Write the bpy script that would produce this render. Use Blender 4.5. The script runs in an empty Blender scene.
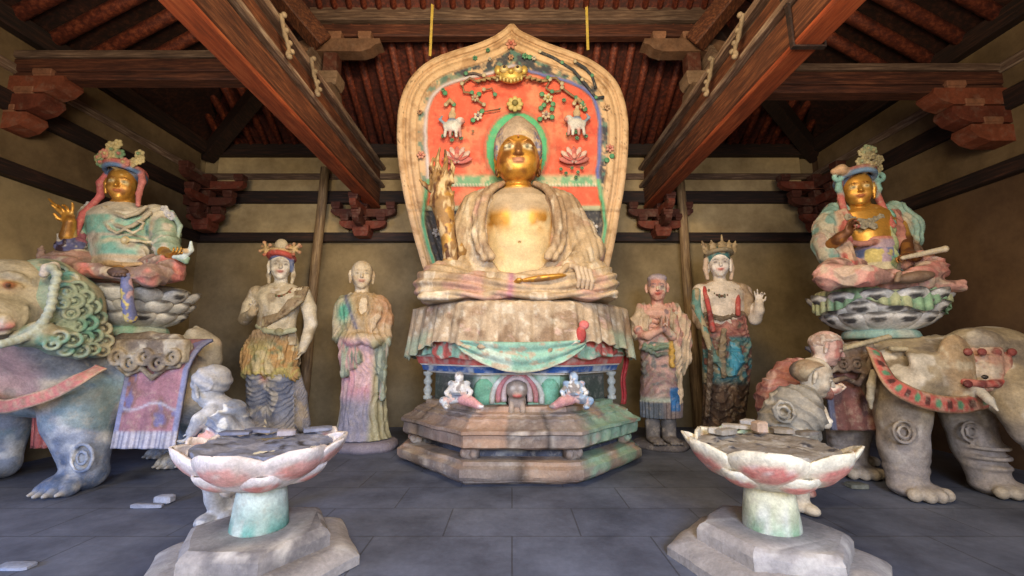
import bpy, math, random
import numpy as np
from mathutils import Vector, Matrix
R = math.radians
PI = math.pi
scene = bpy.context.scene
col = scene.collection

# ---------------------------------------------------------------- camera
CAMZ, FPX, TILT = 1.2, 430.0, R(8.2)
cam_data = bpy.data.cameras.new('camera')
cam_data.lens = FPX / 1024 * 36.0
cam_data.sensor_width = 36.0
cam_data.clip_start = 0.05
cam = bpy.data.objects.new('camera', cam_data)
col.objects.link(cam)
cam.location = (0, 0, CAMZ)
cam.rotation_euler = (PI / 2 + TILT, 0, 0)
scene.camera = cam

# ---------------------------------------------------------------- exposure
vs = scene.view_settings
vs.view_transform = 'Standard'
vs.look = 'None'
vs.gamma = 1.0
vs.exposure = 0.0
try:
    vs.use_curve_mapping = False
except Exception:
    pass

# ---------------------------------------------------------------- world and lights
world = bpy.data.worlds.new('world')
scene.world = world
world.use_nodes = True
bg = world.node_tree.nodes['Background']
bg.inputs[0].default_value = (0.75, 0.82, 1.0, 1)
bg.inputs[1].default_value = 0.05


def area(name, loc, target, size, size_y, power, color):
    d = bpy.data.lights.new(name, 'AREA')
    d.shape = 'RECTANGLE'
    d.size = size
    d.size_y = size_y
    d.energy = power
    d.color = color
    o = bpy.data.objects.new(name, d)
    col.objects.link(o)
    o.location = loc
    o.rotation_euler = (Vector(target) - Vector(loc)).to_track_quat('-Z', 'Y').to_euler()
    return o


# daylight through the open middle doors behind the camera, low blue sky light
# and warm fill lights added to brighten the Buddha and the seated statues
area('door_daylight', (0.0, -2.3, 2.0), (0.0, 5.4, 1.7), 4.0, 2.8, 270, (1.0, 0.85, 0.64))
area('sky_daylight', (-4.6, 0.0, 1.2), (-2.4, 3.6, 0.0), 1.0, 1.2, 52, (0.34, 0.52, 1.0))
area('floor_daylight', (1.0, -1.9, 2.2), (0.3, 2.8, 0.0), 1.8, 1.0, 105, (0.45, 0.62, 1.0))
area('altar_fill', (0.1, 1.5, 4.2), (0.05, 5.3, 3.2), 1.4, 0.5, 160, (1.0, 0.78, 0.48))
area('left_fill', (-2.3, 1.2, 2.9), (-4.2, 4.6, 2.4), 0.7, 0.5, 50, (1.0, 0.84, 0.60))
area('right_fill', (2.3, 1.2, 2.9), (3.9, 4.2, 2.3), 0.7, 0.5, 30, (1.0, 0.82, 0.55))
for _o in col.objects:
    if _o.type == 'LIGHT' and _o.name in ('sky_daylight', 'floor_daylight'):
        _o.data.spread = R(100)

# ---------------------------------------------------------------- helpers


def lin(c):
    c = np.asarray(c, float) / 255.0
    return np.where(c <= 0.04045, c / 12.92, ((c + 0.055) / 1.055) ** 2.4)


def at(px, py, Y):
    """the point at depth Y that the camera sees at pixel (px, py)"""
    u = (px - 512) / FPX
    v = (288 - py) / FPX
    dy = math.cos(TILT) - v * math.sin(TILT)
    dz = math.sin(TILT) + v * math.cos(TILT)
    return np.array([u / dy * Y, Y, CAMZ + dz / dy * Y])


class Frame:
    """turns measurements on the photograph into metres around depth Y0"""

    def __init__(s, Y0):
        s.Y = Y0
        s.s = Y0 / FPX

    def __call__(s, px, py, d=0.0):
        return at(px, py, s.Y + d)


def rotm(x=0, y=0, z=0):
    return np.array(Matrix.Rotation(R(z), 3, 'Z') @ Matrix.Rotation(R(y), 3, 'Y') @ Matrix.Rotation(R(x), 3, 'X'))


def _hash(ix, iy, iz):
    h = (ix * 374761393 + iy * 668265263 + iz * 2147483647) & 0xFFFFFFFF
    h = ((h ^ (h >> 13)) * 1274126177) & 0xFFFFFFFF
    return ((h ^ (h >> 16)) & 0xFFFF) / 65535.0


def vnoise(P, scale=1.0, seed=0):
    Q = np.asarray(P) * scale + seed * 17.13 + 1000.0
    I = np.floor(Q).astype(np.int64)
    f = Q - I
    f = f * f * (3 - 2 * f)
    o = 0
    for a in (0, 1):
        for b in (0, 1):
            for c in (0, 1):
                w = (f[:, 0] if a else 1 - f[:, 0]) * (f[:, 1] if b else 1 - f[:, 1]) * (f[:, 2] if c else 1 - f[:, 2])
                o = o + w * _hash(I[:, 0] + a, I[:, 1] + b, I[:, 2] + c)
    return o


def fbm(P, scale=1.0, seed=0, n=3):
    o, a, t = 0, 1.0, 0
    for i in range(n):
        o = o + a * vnoise(P, scale * 2 ** i, seed + i)
        t += a
        a *= 0.5
    return o / t


def smooth(x, a, b):
    t = np.clip((x - a) / (b - a), 0, 1)
    return t * t * (3 - 2 * t)


def empty(name, loc, label=None, cat=None, group=None, kind=None):
    o = bpy.data.objects.new(name, None)
    col.objects.link(o)
    o.location = Vector(loc)
    o.empty_display_size = 0.1
    tag(o, label, cat, group, kind)
    return o


def tag(o, label=None, cat=None, group=None, kind=None):
    if label:
        o['label'] = label
    if cat:
        o['category'] = cat
    if group:
        o['group'] = group
    if kind:
        o['kind'] = kind
    return o


def wloc(o):
    v = np.zeros(3)
    while o is not None:
        v += np.array(o.location)
        o = o.parent
    return v


def link(name, me, parent=None, mats=(), origin=None):
    """mesh given in world coordinates -> object whose origin is the thing's base"""
    o = bpy.data.objects.new(name, me)
    col.objects.link(o)
    for m in mats:
        me.materials.append(m)
    if parent is not None:
        base = wloc(parent)
        o.parent = parent
        me.transform(Matrix.Translation(Vector(-base)))
    elif origin is not None:
        me.transform(Matrix.Translation(-Vector(origin)))
        o.location = Vector(origin)
    return o


def make_mesh(name, V, F, C=None, smooth_=True):
    me = bpy.data.meshes.new(name)
    V = np.asarray(V, float)
    if isinstance(F, np.ndarray):
        nf, k = F.shape
        me.vertices.add(len(V))
        me.vertices.foreach_set('co', V.ravel())
        me.loops.add(nf * k)
        me.loops.foreach_set('vertex_index', F.ravel().astype(np.int32))
        me.polygons.add(nf)
        me.polygons.foreach_set('loop_start', np.arange(0, nf * k, k, dtype=np.int32))
        me.update(calc_edges=True)
        me.validate()
    else:
        me.from_pydata([tuple(v) for v in V], [], [tuple(f) for f in F])
    if C is not None:
        a = me.color_attributes.new('Col', 'FLOAT_COLOR', 'POINT')
        C = np.asarray(C, float)
        a.data.foreach_set('color', C.ravel())
    if smooth_:
        me.polygons.foreach_set('use_smooth', np.ones(len(me.polygons), bool))
    me.update()
    return me


def rgba(c, n):
    """colour spec -> n x 4 linear array, the 4th channel is gilding"""
    c = tuple(c)
    g = c[3] if len(c) > 3 else 0.0
    return np.tile(np.append(lin(c[:3]), g), (n, 1))


def evcol(c, P):
    if callable(c):
        a = np.asarray(c(P), float)
        return a
    return rgba(c, len(P))


def mixc(A, B, t):
    t = np.asarray(t).reshape(-1, 1)
    return A * (1 - t) + B * t


def patch(P, base, *layers):
    """base colour, then layers (colour, weight 0..1 per point)"""
    o = rgba(base, len(P))
    for c, w in layers:
        o = mixc(o, evcol(c, P), np.clip(w, 0, 1))
    return o


# ---------------------------------------------------------------- clay modelling (signed distance + surface nets)
class Clay:
    def __init__(s, vox=0.012):
        s.ops = []
        s.vox = vox

    def add(s, fn, lo, hi, c, k=0.02, op='u'):
        s.ops.append((fn, np.array(lo, float), np.array(hi, float), c, k, op))
        return s

    def ell(s, c, r, colr, rot=None, k=0.02, op='u'):
        c = np.array(c, float)
        r = np.array(r, float) * np.ones(3)
        M = np.eye(3) if rot is None else rot

        def fn(P):
            q = (P - c) @ M
            k0 = np.sqrt(((q / r) ** 2).sum(1)) + 1e-9
            k1 = np.sqrt(((q / r ** 2) ** 2).sum(1)) + 1e-9
            return k0 * (k0 - 1) / k1
        e = np.sqrt((M ** 2) @ (r ** 2))
        return s.add(fn, c - e, c + e, colr, k, op)

    def cap(s, a, b, ra, rb, colr, k=0.02, op='u', flat=None):
        a = np.array(a, float)
        b = np.array(b, float)
        ab = b - a
        L = max(ab @ ab, 1e-9)

        def fn(P):
            t = np.clip(((P - a) @ ab) / L, 0, 1)
            d = P - (a + t[:, None] * ab)
            return np.sqrt((d ** 2).sum(1)) - (ra + (rb - ra) * t)
        m = max(ra, rb)
        return s.add(fn, np.minimum(a, b) - m, np.maximum(a, b) + m, colr, k, op)

    def chain(s, pts, rad, colr, k=0.02, op='u'):
        if not hasattr(rad, '__len__'):
            rad = [rad] * len(pts)
        for i in range(len(pts) - 1):
            s.cap(pts[i], pts[i + 1], rad[i], rad[i + 1], colr, k, op)
        return s

    def box(s, c, h, colr, rot=None, rnd=0.01, k=0.01, op='u'):
        c = np.array(c, float)
        h = np.array(h, float)
        M = np.eye(3) if rot is None else rot

        def fn(P):
            q = np.abs((P - c) @ M) - (h - rnd)
            return np.sqrt((np.maximum(q, 0) ** 2).sum(1)) + np.minimum(q.max(1), 0) - rnd
        e = np.abs(M) @ h
        return s.add(fn, c - e, c + e, colr, k, op)

    def tor(s, c, Rr, r, colr, rot=None, k=0.01, op='u', sc=(1, 1)):
        """ring round the local z axis, sc stretches it in local x and y"""
        c = np.array(c, float)
        M = np.eye(3) if rot is None else rot

        def fn(P):
            q = (P - c) @ M
            qx, qy = q[:, 0] / sc[0], q[:, 1] / sc[1]
            d = np.sqrt(qx ** 2 + qy ** 2) - Rr
            return np.sqrt(d ** 2 + q[:, 2] ** 2) - r
        e = (Rr + r) * max(sc) * np.ones(3)
        return s.add(fn, c - e, c + e, colr, k, op)

    def loft(s, rings, colr, k=0.02, op='u', fold=None, rnd=0.0):
        """rings: (z, cx, cy, rx, ry) from low to high; fold(theta, z, t) scales the radius"""
        rg = np.array(sorted(rings), float)
        z0, z1 = rg[0, 0], rg[-1, 0]

        def fn(P):
            z = P[:, 2]
            zi = np.clip(z, z0, z1)
            cx, cy, rx, ry = (np.interp(zi, rg[:, 0], rg[:, i]) for i in (1, 2, 3, 4))
            x = (P[:, 0] - cx) / rx
            y = (P[:, 1] - cy) / ry
            rr = np.sqrt(x * x + y * y) + 1e-9
            m = 1.0
            if fold is not None:
                m = fold(np.arctan2(y, x), zi)
            d = (rr - m) * np.minimum(rx, ry)
            dz = np.maximum(z0 - z, z - z1)
            return np.where(dz > 0, np.sqrt(np.maximum(d, 0) ** 2 + dz ** 2), np.maximum(d, dz)) - rnd
        rxm = rg[:, 3].max() * 1.15
        rym = rg[:, 4].max() * 1.15
        lo = [(rg[:, 1] - rg[:, 3] * 1.2).min(), (rg[:, 2] - rg[:, 4] * 1.2).min(), z0 - rnd]
        hi = [(rg[:, 1] + rg[:, 3] * 1.2).max(), (rg[:, 2] + rg[:, 4] * 1.2).max(), z1 + rnd]
        return s.add(fn, lo, hi, colr, k, op)

    def hit(s, px, py, y0=2.2, y1=6.0, sink=0.0):
        """first point of the modelled surface on the sight line through a pixel, and the outward normal"""
        Y = np.arange(y0, y1, 0.006)
        b = at(px, py, 1.0) - [0, 0, CAMZ]
        P = np.array([0, 0, CAMZ]) + Y[:, None] * b
        D = np.full(len(Y), 1.0)
        for fn, a, c, _, k, op in s.ops:
            d = fn(P)
            D = np.minimum(D, d) if op == 'u' else np.maximum(D, -d)
        i = np.nonzero(D < 0)[0]
        if not len(i):
            return None
        return P[i[0]] + b / np.linalg.norm(b) * sink

    def build(s, name, mat, parent=None, disp=None, tint=None, origin=None, sigma=None, cut=None):
        vox = s.vox
        adds = [o for o in s.ops if o[5] == 'u']
        lo = np.min([o[1] for o in adds], 0) - 3 * vox
        hi = np.max([o[2] for o in adds], 0) + 3 * vox
        n = np.ceil((hi - lo) / vox).astype(int) + 1
        D = np.full(n, 1.0, np.float32)
        ax = [lo[i] + vox * np.arange(n[i]) for i in range(3)]
        for fn, a, b, c, k, op in s.ops:
            pad = k + 3 * vox
            i0 = np.clip(np.floor((a - pad - lo) / vox).astype(int), 0, n - 1)
            i1 = np.clip(np.ceil((b + pad - lo) / vox).astype(int) + 1, 1, n)
            if (i1 <= i0).any():
                continue
            g = np.meshgrid(*[ax[i][i0[i]:i1[i]] for i in range(3)], indexing='ij')
            P = np.stack([q.ravel() for q in g], 1)
            d = fn(P).reshape(g[0].shape).astype(np.float32)
            sl = tuple(slice(i0[i], i1[i]) for i in range(3))
            A = D[sl]
            if op == 'u':
                h = np.clip(k - np.abs(A - d), 0, None) / k
                D[sl] = np.minimum(A, d) - h * h * k * 0.25
            else:
                h = np.clip(k - np.abs(A + d), 0, None) / k
                D[sl] = np.maximum(A, -d) + h * h * k * 0.25
        D[0] = D[-1] = 1
        D[:, 0] = D[:, -1] = 1
        D[:, :, 0] = D[:, :, -1] = 1
        ins = D < 0
        cs = [ins[a:n[0] - 1 + a, b:n[1] - 1 + b, c:n[2] - 1 + c] for a in (0, 1) for b in (0, 1) for c in (0, 1)]
        cnt = sum(x.astype(np.int8) for x in cs)
        act = (cnt > 0) & (cnt < 8)
        idx = np.argwhere(act)
        if len(idx) == 0:
            raise ValueError('empty clay ' + name)
        vid = np.full(act.shape, -1, np.int64)
        vid[act] = np.arange(len(idx))
        V = np.zeros((len(idx), 3))
        W = np.zeros(len(idx))
        off = np.array([(a, b, c) for a in (0, 1) for b in (0, 1) for c in (0, 1)])
        vals = [D[idx[:, 0] + o[0], idx[:, 1] + o[1], idx[:, 2] + o[2]] for o in off]
        for i in range(8):
            for j in range(i + 1, 8):
                if np.abs(off[i] - off[j]).sum() == 1:
                    a, b = vals[i], vals[j]
                    m = (a < 0) != (b < 0)
                    t = np.where(m, a / np.where(m, a - b, 1), 0)
                    V += m[:, None] * (off[i] + t[:, None] * (off[j] - off[i]))
                    W += m
        V = (idx + V / W[:, None]) * vox + lo
        quads = []
        for axis in range(3):
            o1, o2 = [(1, 2), (2, 0), (0, 1)][axis]
            sl0 = [slice(1, -1)] * 3
            sl1 = [slice(1, -1)] * 3
            sl0[axis] = slice(0, -1)
            sl1[axis] = slice(1, None)
            a = ins[tuple(sl0)]
            b = ins[tuple(sl1)]
            for flip, m in ((0, a & ~b), (1, ~a & b)):
                q = np.argwhere(m)
                if not len(q):
                    continue
                base = q + 1
                base[:, axis] -= 1
                e1 = np.zeros(3, int)
                e1[o1] = 1
                e2 = np.zeros(3, int)
                e2[o2] = 1
                c = [base - e1 - e2, base - e2, base, base - e1]
                f = np.stack([vid[tuple(x.T)] for x in c], 1)
                if flip:
                    f = f[:, ::-1]
                quads.append(f)
        F = np.concatenate(quads)
        F = F[(F >= 0).all(1)]
        # light relaxation of the clay surface
        E = np.concatenate([F[:, [0, 1]], F[:, [1, 2]], F[:, [2, 3]], F[:, [3, 0]]])
        A = np.zeros_like(V)
        np.add.at(A, E[:, 0], V[E[:, 1]])
        cn = np.zeros(len(V))
        np.add.at(cn, E[:, 0], 1)
        V = V * 0.5 + 0.5 * A / np.maximum(cn, 1)[:, None]
        P = V
        if disp is not None:
            N = normals(V, F)
            V = V + N * disp(P, N)[:, None]
        # colours: soft nearest primitive
        sg = sigma or vox * 0.8
        acc = np.zeros((len(P), 4))
        ws = np.zeros(len(P))
        dmin = np.full(len(P), 9.0)
        ds = []
        for fn, a, b, c, k, op in adds:
            m = ((P > a - k - 4 * vox) & (P < b + k + 4 * vox)).all(1)
            ii = np.nonzero(m)[0]
            if not len(ii):
                continue
            d = fn(P[ii])
            dmin[ii] = np.minimum(dmin[ii], d)
            ds.append((ii, d, c))
        for ii, d, c in ds:
            w = np.exp(-np.clip((d - dmin[ii]) / sg, 0, 30))
            jj = w > 0.01
            if jj.any():
                acc[ii[jj]] += w[jj][:, None] * evcol(c, P[ii[jj]])
                ws[ii[jj]] += w[jj]
        C = acc / np.maximum(ws, 1e-9)[:, None]
        if tint is not None:
            C = tint(P, C)
        me = make_mesh(name, V, F, C)
        return link(name, me, parent, [mat], origin)


def normals(V, F):
    n = np.cross(V[F[:, 2]] - V[F[:, 0]], V[F[:, 3]] - V[F[:, 1]]) if F.shape[1] == 4 else np.cross(V[F[:, 1]] - V[F[:, 0]], V[F[:, 2]] - V[F[:, 0]])
    N = np.zeros_like(V)
    for i in range(F.shape[1]):
        np.add.at(N, F[:, i], n)
    return N / (np.linalg.norm(N, axis=1)[:, None] + 1e-12)


# ---------------------------------------------------------------- plain polygon modelling
class Poly:
    """collects faces of one mesh"""

    def __init__(s):
        s.V, s.F, s.C = [], [], []

    def addm(s, V, F, c=(128, 128, 128)):
        n = len(s.V)
        V = np.asarray(V, float)
        s.V += [tuple(v) for v in V]
        s.F += [tuple(int(i) + n for i in f) for f in F]
        s.C += list(map(tuple, evcol(c, V)))
        return s

    def box(s, c, h, colr=(128, 128, 128), rot=None, bev=0.0, taper=1.0):
        c = np.array(c, float)
        h = np.array(h, float)
        M = np.eye(3) if rot is None else rot
        b = min(bev, min(h) * 0.6)
        if b <= 0:
            V = [[x * (taper if z > 0 else 1), y * (taper if z > 0 else 1), z] for x in (-1, 1) for y in (-1, 1) for z in (-1, 1)]
            V = np.array(V) * h
            F = [(0, 1, 3, 2), (4, 6, 7, 5), (0, 4, 5, 1), (2, 3, 7, 6), (0, 2, 6, 4), (1, 5, 7, 3)]
        else:
            V, ids = [], {}
            for sx in (-1, 1):
                for sy in (-1, 1):
                    for sz in (-1, 1):
                        for a in range(3):
                            p = [sx * h[0], sy * h[1], sz * h[2]]
                            for q in range(3):
                                if q != a:
                                    p[q] -= (sx, sy, sz)[q] * b
                            if sz > 0:
                                p[0] *= taper
                                p[1] *= taper
                            ids[(sx, sy, sz, a)] = len(V)
                            V.append(p)
            F = []
            for a in range(3):
                o1, o2 = [(1, 2), (2, 0), (0, 1)][a]
                for sg in (-1, 1):
                    q = []
                    for u, v in ((-1, -1), (1, -1), (1, 1), (-1, 1)):
                        k = [0, 0, 0]
                        k[a], k[o1], k[o2] = sg, u, v
                        q.append(ids[(k[0], k[1], k[2], a)])
                    F.append(q if sg > 0 else q[::-1])
                for u in (-1, 1):
                    for v in (-1, 1):
                        k = [0, 0, 0]
                        k[o1], k[o2] = u, v
                        k0, k1 = list(k), list(k)
                        k0[a], k1[a] = -1, 1
                        q = [ids[(*k0, o1)], ids[(*k1, o1)], ids[(*k1, o2)], ids[(*k0, o2)]]
                        F.append(q if u * v < 0 else q[::-1])
            for sx in (-1, 1):
                for sy in (-1, 1):
                    for sz in (-1, 1):
                        q = [ids[(sx, sy, sz, a)] for a in range(3)]
                        F.append(q if sx * sy * sz > 0 else q[::-1])
            V = np.array(V)
        return s.addm(V @ M.T + c, F, colr)

    def beam(s, a, b, w, h, colr=(128, 128, 128), bev=0.012, up=(0, 0, 1)):
        a = np.array(a, float)
        b = np.array(b, float)
        y = (b - a)
        L = np.linalg.norm(y)
        y /= L
        x = np.cross(y, up)
        x /= np.linalg.norm(x)
        z = np.cross(x, y)
        M = np.stack([x, y, z], 1)
        return s.box((a + b) / 2, (w / 2, L / 2, h / 2), colr, M, bev)

    def tube(s, pts, rad, colr=(128, 128, 128), n=10, caps=True, squash=1.0):
        pts = [np.array(p, float) for p in pts]
        if not hasattr(rad, '__len__'):
            rad = [rad] * len(pts)
        V, F = [], []
        ref = np.array([0.13, 0.21, 0.97])
        for i, p in enumerate(pts):
            t = pts[min(i + 1, len(pts) - 1)] - pts[max(i - 1, 0)]
            t = t / (np.linalg.norm(t) + 1e-9)
            if abs(t @ ref) > 0.95:
                ref = np.array([0.9, 0.3, 0.1])
            x = np.cross(t, ref)
            x /= np.linalg.norm(x)
            y = np.cross(t, x)
            for k in range(n):
                a = 2 * PI * k / n
                V.append(p + rad[i] * (math.cos(a) * x + squash * math.sin(a) * y))
        for i in range(len(pts) - 1):
            for k in range(n):
                F.append((i * n + k, i * n + (k + 1) % n, (i + 1) * n + (k + 1) % n, (i + 1) * n + k))
        if caps:
            F.append(tuple(range(n))[::-1])
            F.append(tuple((len(pts) - 1) * n + k for k in range(n)))
        return s.addm(V, F, colr)

    def prism(s, outline, axis, lo, hi, colr=(128, 128, 128)):
        """outline of 2-D points extruded along axis 0/1/2 from lo to hi"""
        n = len(outline)
        V = []
        for q in (lo, hi):
            for a, b in outline:
                p = {0: (q, a, b), 1: (a, q, b), 2: (a, b, q)}[axis]
                V.append(p)
        F = [tuple(range(n))[::-1], tuple(range(n, 2 * n))]
        for i in range(n):
            j = (i + 1) % n
            F.append((i, j, n + j, n + i))
        return s.addm(V, F, colr)

    def lathe(s, prof, c=(0, 0, 0), n=32, colr=(128, 128, 128), flute=None, rot0=0.0, close=True):
        c = np.array(c, float)
        V, F = [], []
        for r, z in prof:
            for k in range(n):
                a = 2 * PI * k / n + rot0
                rr = r * (flute(a, z) if flute else 1)
                V.append(c + [rr * math.cos(a), rr * math.sin(a), z])
        m = len(prof)
        for i in range(m - 1):
            for k in range(n):
                F.append((i * n + k, i * n + (k + 1) % n, (i + 1) * n + (k + 1) % n, (i + 1) * n + k))
        if close:
            F.append(tuple(range(n))[::-1])
            F.append(tuple((m - 1) * n + k for k in range(n)))
        return s.addm(V, F, colr)

    def sheet(s, fn, nu, nv, thick, colr=(128, 128, 128)):
        """closed shell round the surface fn(u, v), u and v in 0..1"""
        U, W = np.meshgrid(np.linspace(0, 1, nu + 1), np.linspace(0, 1, nv + 1), indexing='ij')
        S = np.array([fn(u, v) for u, v in zip(U.ravel(), W.ravel())])
        G = S.reshape(nu + 1, nv + 1, 3)
        du = np.gradient(G, axis=0)
        dv = np.gradient(G, axis=1)
        N = np.cross(du, dv)
        N /= (np.linalg.norm(N, axis=2)[:, :, None] + 1e-9)
        e = np.ones((nu + 1, nv + 1, 1))
        A = (G + N * thick / 2 * e).reshape(-1, 3)
        B = (G - N * thick / 2 * e).reshape(-1, 3)
        V = np.concatenate([A, B])
        k = len(A)
        w = nv + 1
        F = []
        for i in range(nu):
            for j in range(nv):
                a = i * w + j
                F.append((a, a + w, a + w + 1, a + 1))
                F.append((k + a, k + a + 1, k + a + w + 1, k + a + w))
        for j in range(nv):
            F.append((j, j + 1, k + j + 1, k + j))
            b = nu * w + j
            F.append((b, k + b, k + b + 1, b + 1))
        for i in range(nu):
            b = i * w
            F.append((b, k + b, k + b + w, b + w))
            b = i * w + nv
            F.append((b, b + w, k + b + w, k + b))
        UV = np.stack([U.ravel(), W.ravel()], 1)
        C = colr(np.concatenate([UV, UV])) if callable(colr) else rgba(colr, len(V))
        n = len(s.V)
        s.V += [tuple(v) for v in V]
        s.F += [tuple(i + n for i in f) for f in F]
        s.C += list(map(tuple, C))
        return s

    def build(s, name, mat, parent=None, origin=None, smooth_=False, auto=None):
        me = make_mesh(name, s.V, s.F, s.C, smooth_)
        if auto is not None:
            try:
                me.polygons.foreach_set('use_smooth', np.ones(len(me.polygons), bool))
                me.set_sharp_from_angle(angle=R(auto))
            except Exception:
                pass
        return link(name, me, parent, [mat] if mat else [], origin)


def copy_tree(o, parent=None):
    c = o.copy()
    col.objects.link(c)
    c.parent = parent
    for ch in [x for x in bpy.data.objects if x.parent is o]:
        copy_tree(ch, c)
    return c


def ribbon(p, pts, w, thick, colr, out=(0, -1, 0), n=60, push=0.02, twist=None):
    """flat band along a smooth path, its width across the path in the plane facing out"""
    pts = np.array(pts, float)
    out = np.array(out, float)

    def cr(t):
        t = min(max(t, 0), 1) * (len(pts) - 1)
        i = min(int(t), len(pts) - 2)
        f = t - i
        p0, p1, p2, p3 = pts[max(i - 1, 0)], pts[i], pts[i + 1], pts[min(i + 2, len(pts) - 1)]
        return 0.5 * ((2 * p1) + (-p0 + p2) * f + (2 * p0 - 5 * p1 + 4 * p2 - p3) * f * f + (-p0 + 3 * p1 - 3 * p2 + p3) * f ** 3)

    def fn(u, v):
        c = cr(u)
        t = cr(u + .01) - cr(u - .01)
        s_ = np.cross(t, out)
        s_ /= np.linalg.norm(s_) + 1e-9
        return c + s_ * (v - .5) * w + out * (push + .012 * (1 - (2 * v - 1) ** 2))
    p.sheet(fn, n, 6, thick, colr)


# ---------------------------------------------------------------- materials
def nodes(name):
    m = bpy.data.materials.new(name)
    m.use_nodes = True
    nt = m.node_tree
    return m, nt, nt.nodes, nt.links, nt.nodes['Principled BSDF']


def mathn(nt, op, a, b=None, clamp=False):
    n = nt.nodes.new('ShaderNodeMath')
    n.operation = op
    n.use_clamp = clamp
    for i, x in enumerate((a, b)):
        if x is None:
            continue
        if isinstance(x, (int, float)):
            n.inputs[i].default_value = x
        else:
            nt.links.new(x, n.inputs[i])
    return n.outputs[0]


def noise(nt, scale, detail=4, rough=0.6, vec=None, stretch=None, geo=False):
    t = nt.nodes.new('ShaderNodeTexNoise')
    t.inputs['Scale'].default_value = scale
    t.inputs['Detail'].default_value = detail
    t.inputs['Roughness'].default_value = rough
    if vec is None:
        tc = nt.nodes.new('ShaderNodeTexCoord')
        vec = tc.outputs['Object']
    if stretch is not None:
        mp = nt.nodes.new('ShaderNodeMapping')
        mp.inputs['Scale'].default_value = stretch
        nt.links.new(vec, mp.inputs[0])
        vec = mp.outputs[0]
    nt.links.new(vec, t.inputs['Vector'])
    return t.outputs['Fac']


def ramp(nt, fac, stops):
    r = nt.nodes.new('ShaderNodeValToRGB')
    e = r.color_ramp.elements
    while len(e) < len(stops):
        e.new(0.5)
    for el, (p, c) in zip(e, stops):
        el.position = p
        el.color = (*c, 1) if len(c) == 3 else c
    nt.links.new(fac, r.inputs[0])
    return r.outputs[0]


def mixrgb(nt, mode, fac, a, b):
    n = nt.nodes.new('ShaderNodeMix')
    n.data_type = 'RGBA'
    n.blend_type = mode
    for i, x in ((0, fac), (6, a), (7, b)):
        if isinstance(x, (int, float)):
            n.inputs[i].default_value = x
        elif isinstance(x, tuple):
            n.inputs[i].default_value = (*x, 1) if len(x) == 3 else x
        else:
            nt.links.new(x, n.inputs[i])
    return n.outputs[2]


def painted(name, rough=0.72, var=0.45, bump=0.4, dust=(196, 178, 150), dust_amt=0.25, scale=9.0, spec=0.3):
    """old painted clay: pigment from the mesh colours, patches of dust, worn gilding"""
    m, nt, N, L, B = nodes(name)
    at_ = N.new('ShaderNodeAttribute')
    at_.attribute_name = 'Col'
    n1 = noise(nt, scale, 6, 0.65)
    n2 = noise(nt, scale * 6, 4, 0.7)
    v = ramp(nt, n1, [(0.25, (1 - var,) * 3), (0.7, (1 + var * 0.25,) * 3)])
    v2 = ramp(nt, n2, [(0.3, (1 - var * 0.6,) * 3), (0.65, (1.05,) * 3)])
    c = mixrgb(nt, 'MULTIPLY', 1.0, at_.outputs['Color'], v)
    c = mixrgb(nt, 'MULTIPLY', 1.0, c, v2)
    n3 = noise(nt, scale * 1.7, 5, 0.7)
    f = ramp(nt, n3, [(0.52, (0, 0, 0)), (0.66, (1, 1, 1))])
    f = mathn(nt, 'MULTIPLY', f, dust_amt)
    inv = mathn(nt, 'SUBTRACT', 1.0, at_.outputs['Alpha'], True)
    f = mathn(nt, 'MULTIPLY', f, inv)
    c = mixrgb(nt, 'MIX', f, c, tuple(lin(dust)))
    hs = N.new('ShaderNodeHueSaturation')
    hs.inputs['Saturation'].default_value = 0.95
    hs.inputs['Value'].default_value = 1.0
    L.new(c, hs.inputs['Color'])
    L.new(hs.outputs[0], B.inputs['Base Color'])
    g = mathn(nt, 'MULTIPLY', at_.outputs['Alpha'], 0.6, True)
    L.new(g, B.inputs['Metallic'])
    rr = mathn(nt, 'MULTIPLY', at_.outputs['Alpha'], -(rough - 0.38))
    rr = mathn(nt, 'ADD', rr, rough)
    L.new(rr, B.inputs['Roughness'])
    B.inputs['Specular IOR Level'].default_value = spec
    bp = N.new('ShaderNodeBump')
    bp.inputs['Strength'].default_value = bump
    bp.inputs['Distance'].default_value = 0.012
    hh = mathn(nt, 'ADD', n2, n1)
    L.new(hh, bp.inputs['Height'])
    L.new(bp.outputs[0], B.inputs['Normal'])
    return m


def wood(name, c0, c1, c2, stretch, scale=3.0, rough=0.7, bump=0.4):
    m, nt, N, L, B = nodes(name)
    n1 = noise(nt, scale, 8, 0.7, stretch=stretch)
    n2 = noise(nt, 1.3, 4, 0.6)
    c = ramp(nt, n1, [(0.3, tuple(lin(c0))), (0.5, tuple(lin(c1))), (0.68, tuple(lin(c2)))])
    v = ramp(nt, n2, [(0.3, (0.6, 0.6, 0.6)), (0.7, (1.15, 1.1, 1.05))])
    c = mixrgb(nt, 'MULTIPLY', 1.0, c, v)
    L.new(c, B.inputs['Base Color'])
    B.inputs['Roughness'].default_value = rough
    bp = N.new('ShaderNodeBump')
    bp.inputs['Strength'].default_value = bump
    bp.inputs['Distance'].default_value = 0.01
    L.new(n1, bp.inputs['Height'])
    L.new(bp.outputs[0], B.inputs['Normal'])
    return m


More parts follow.
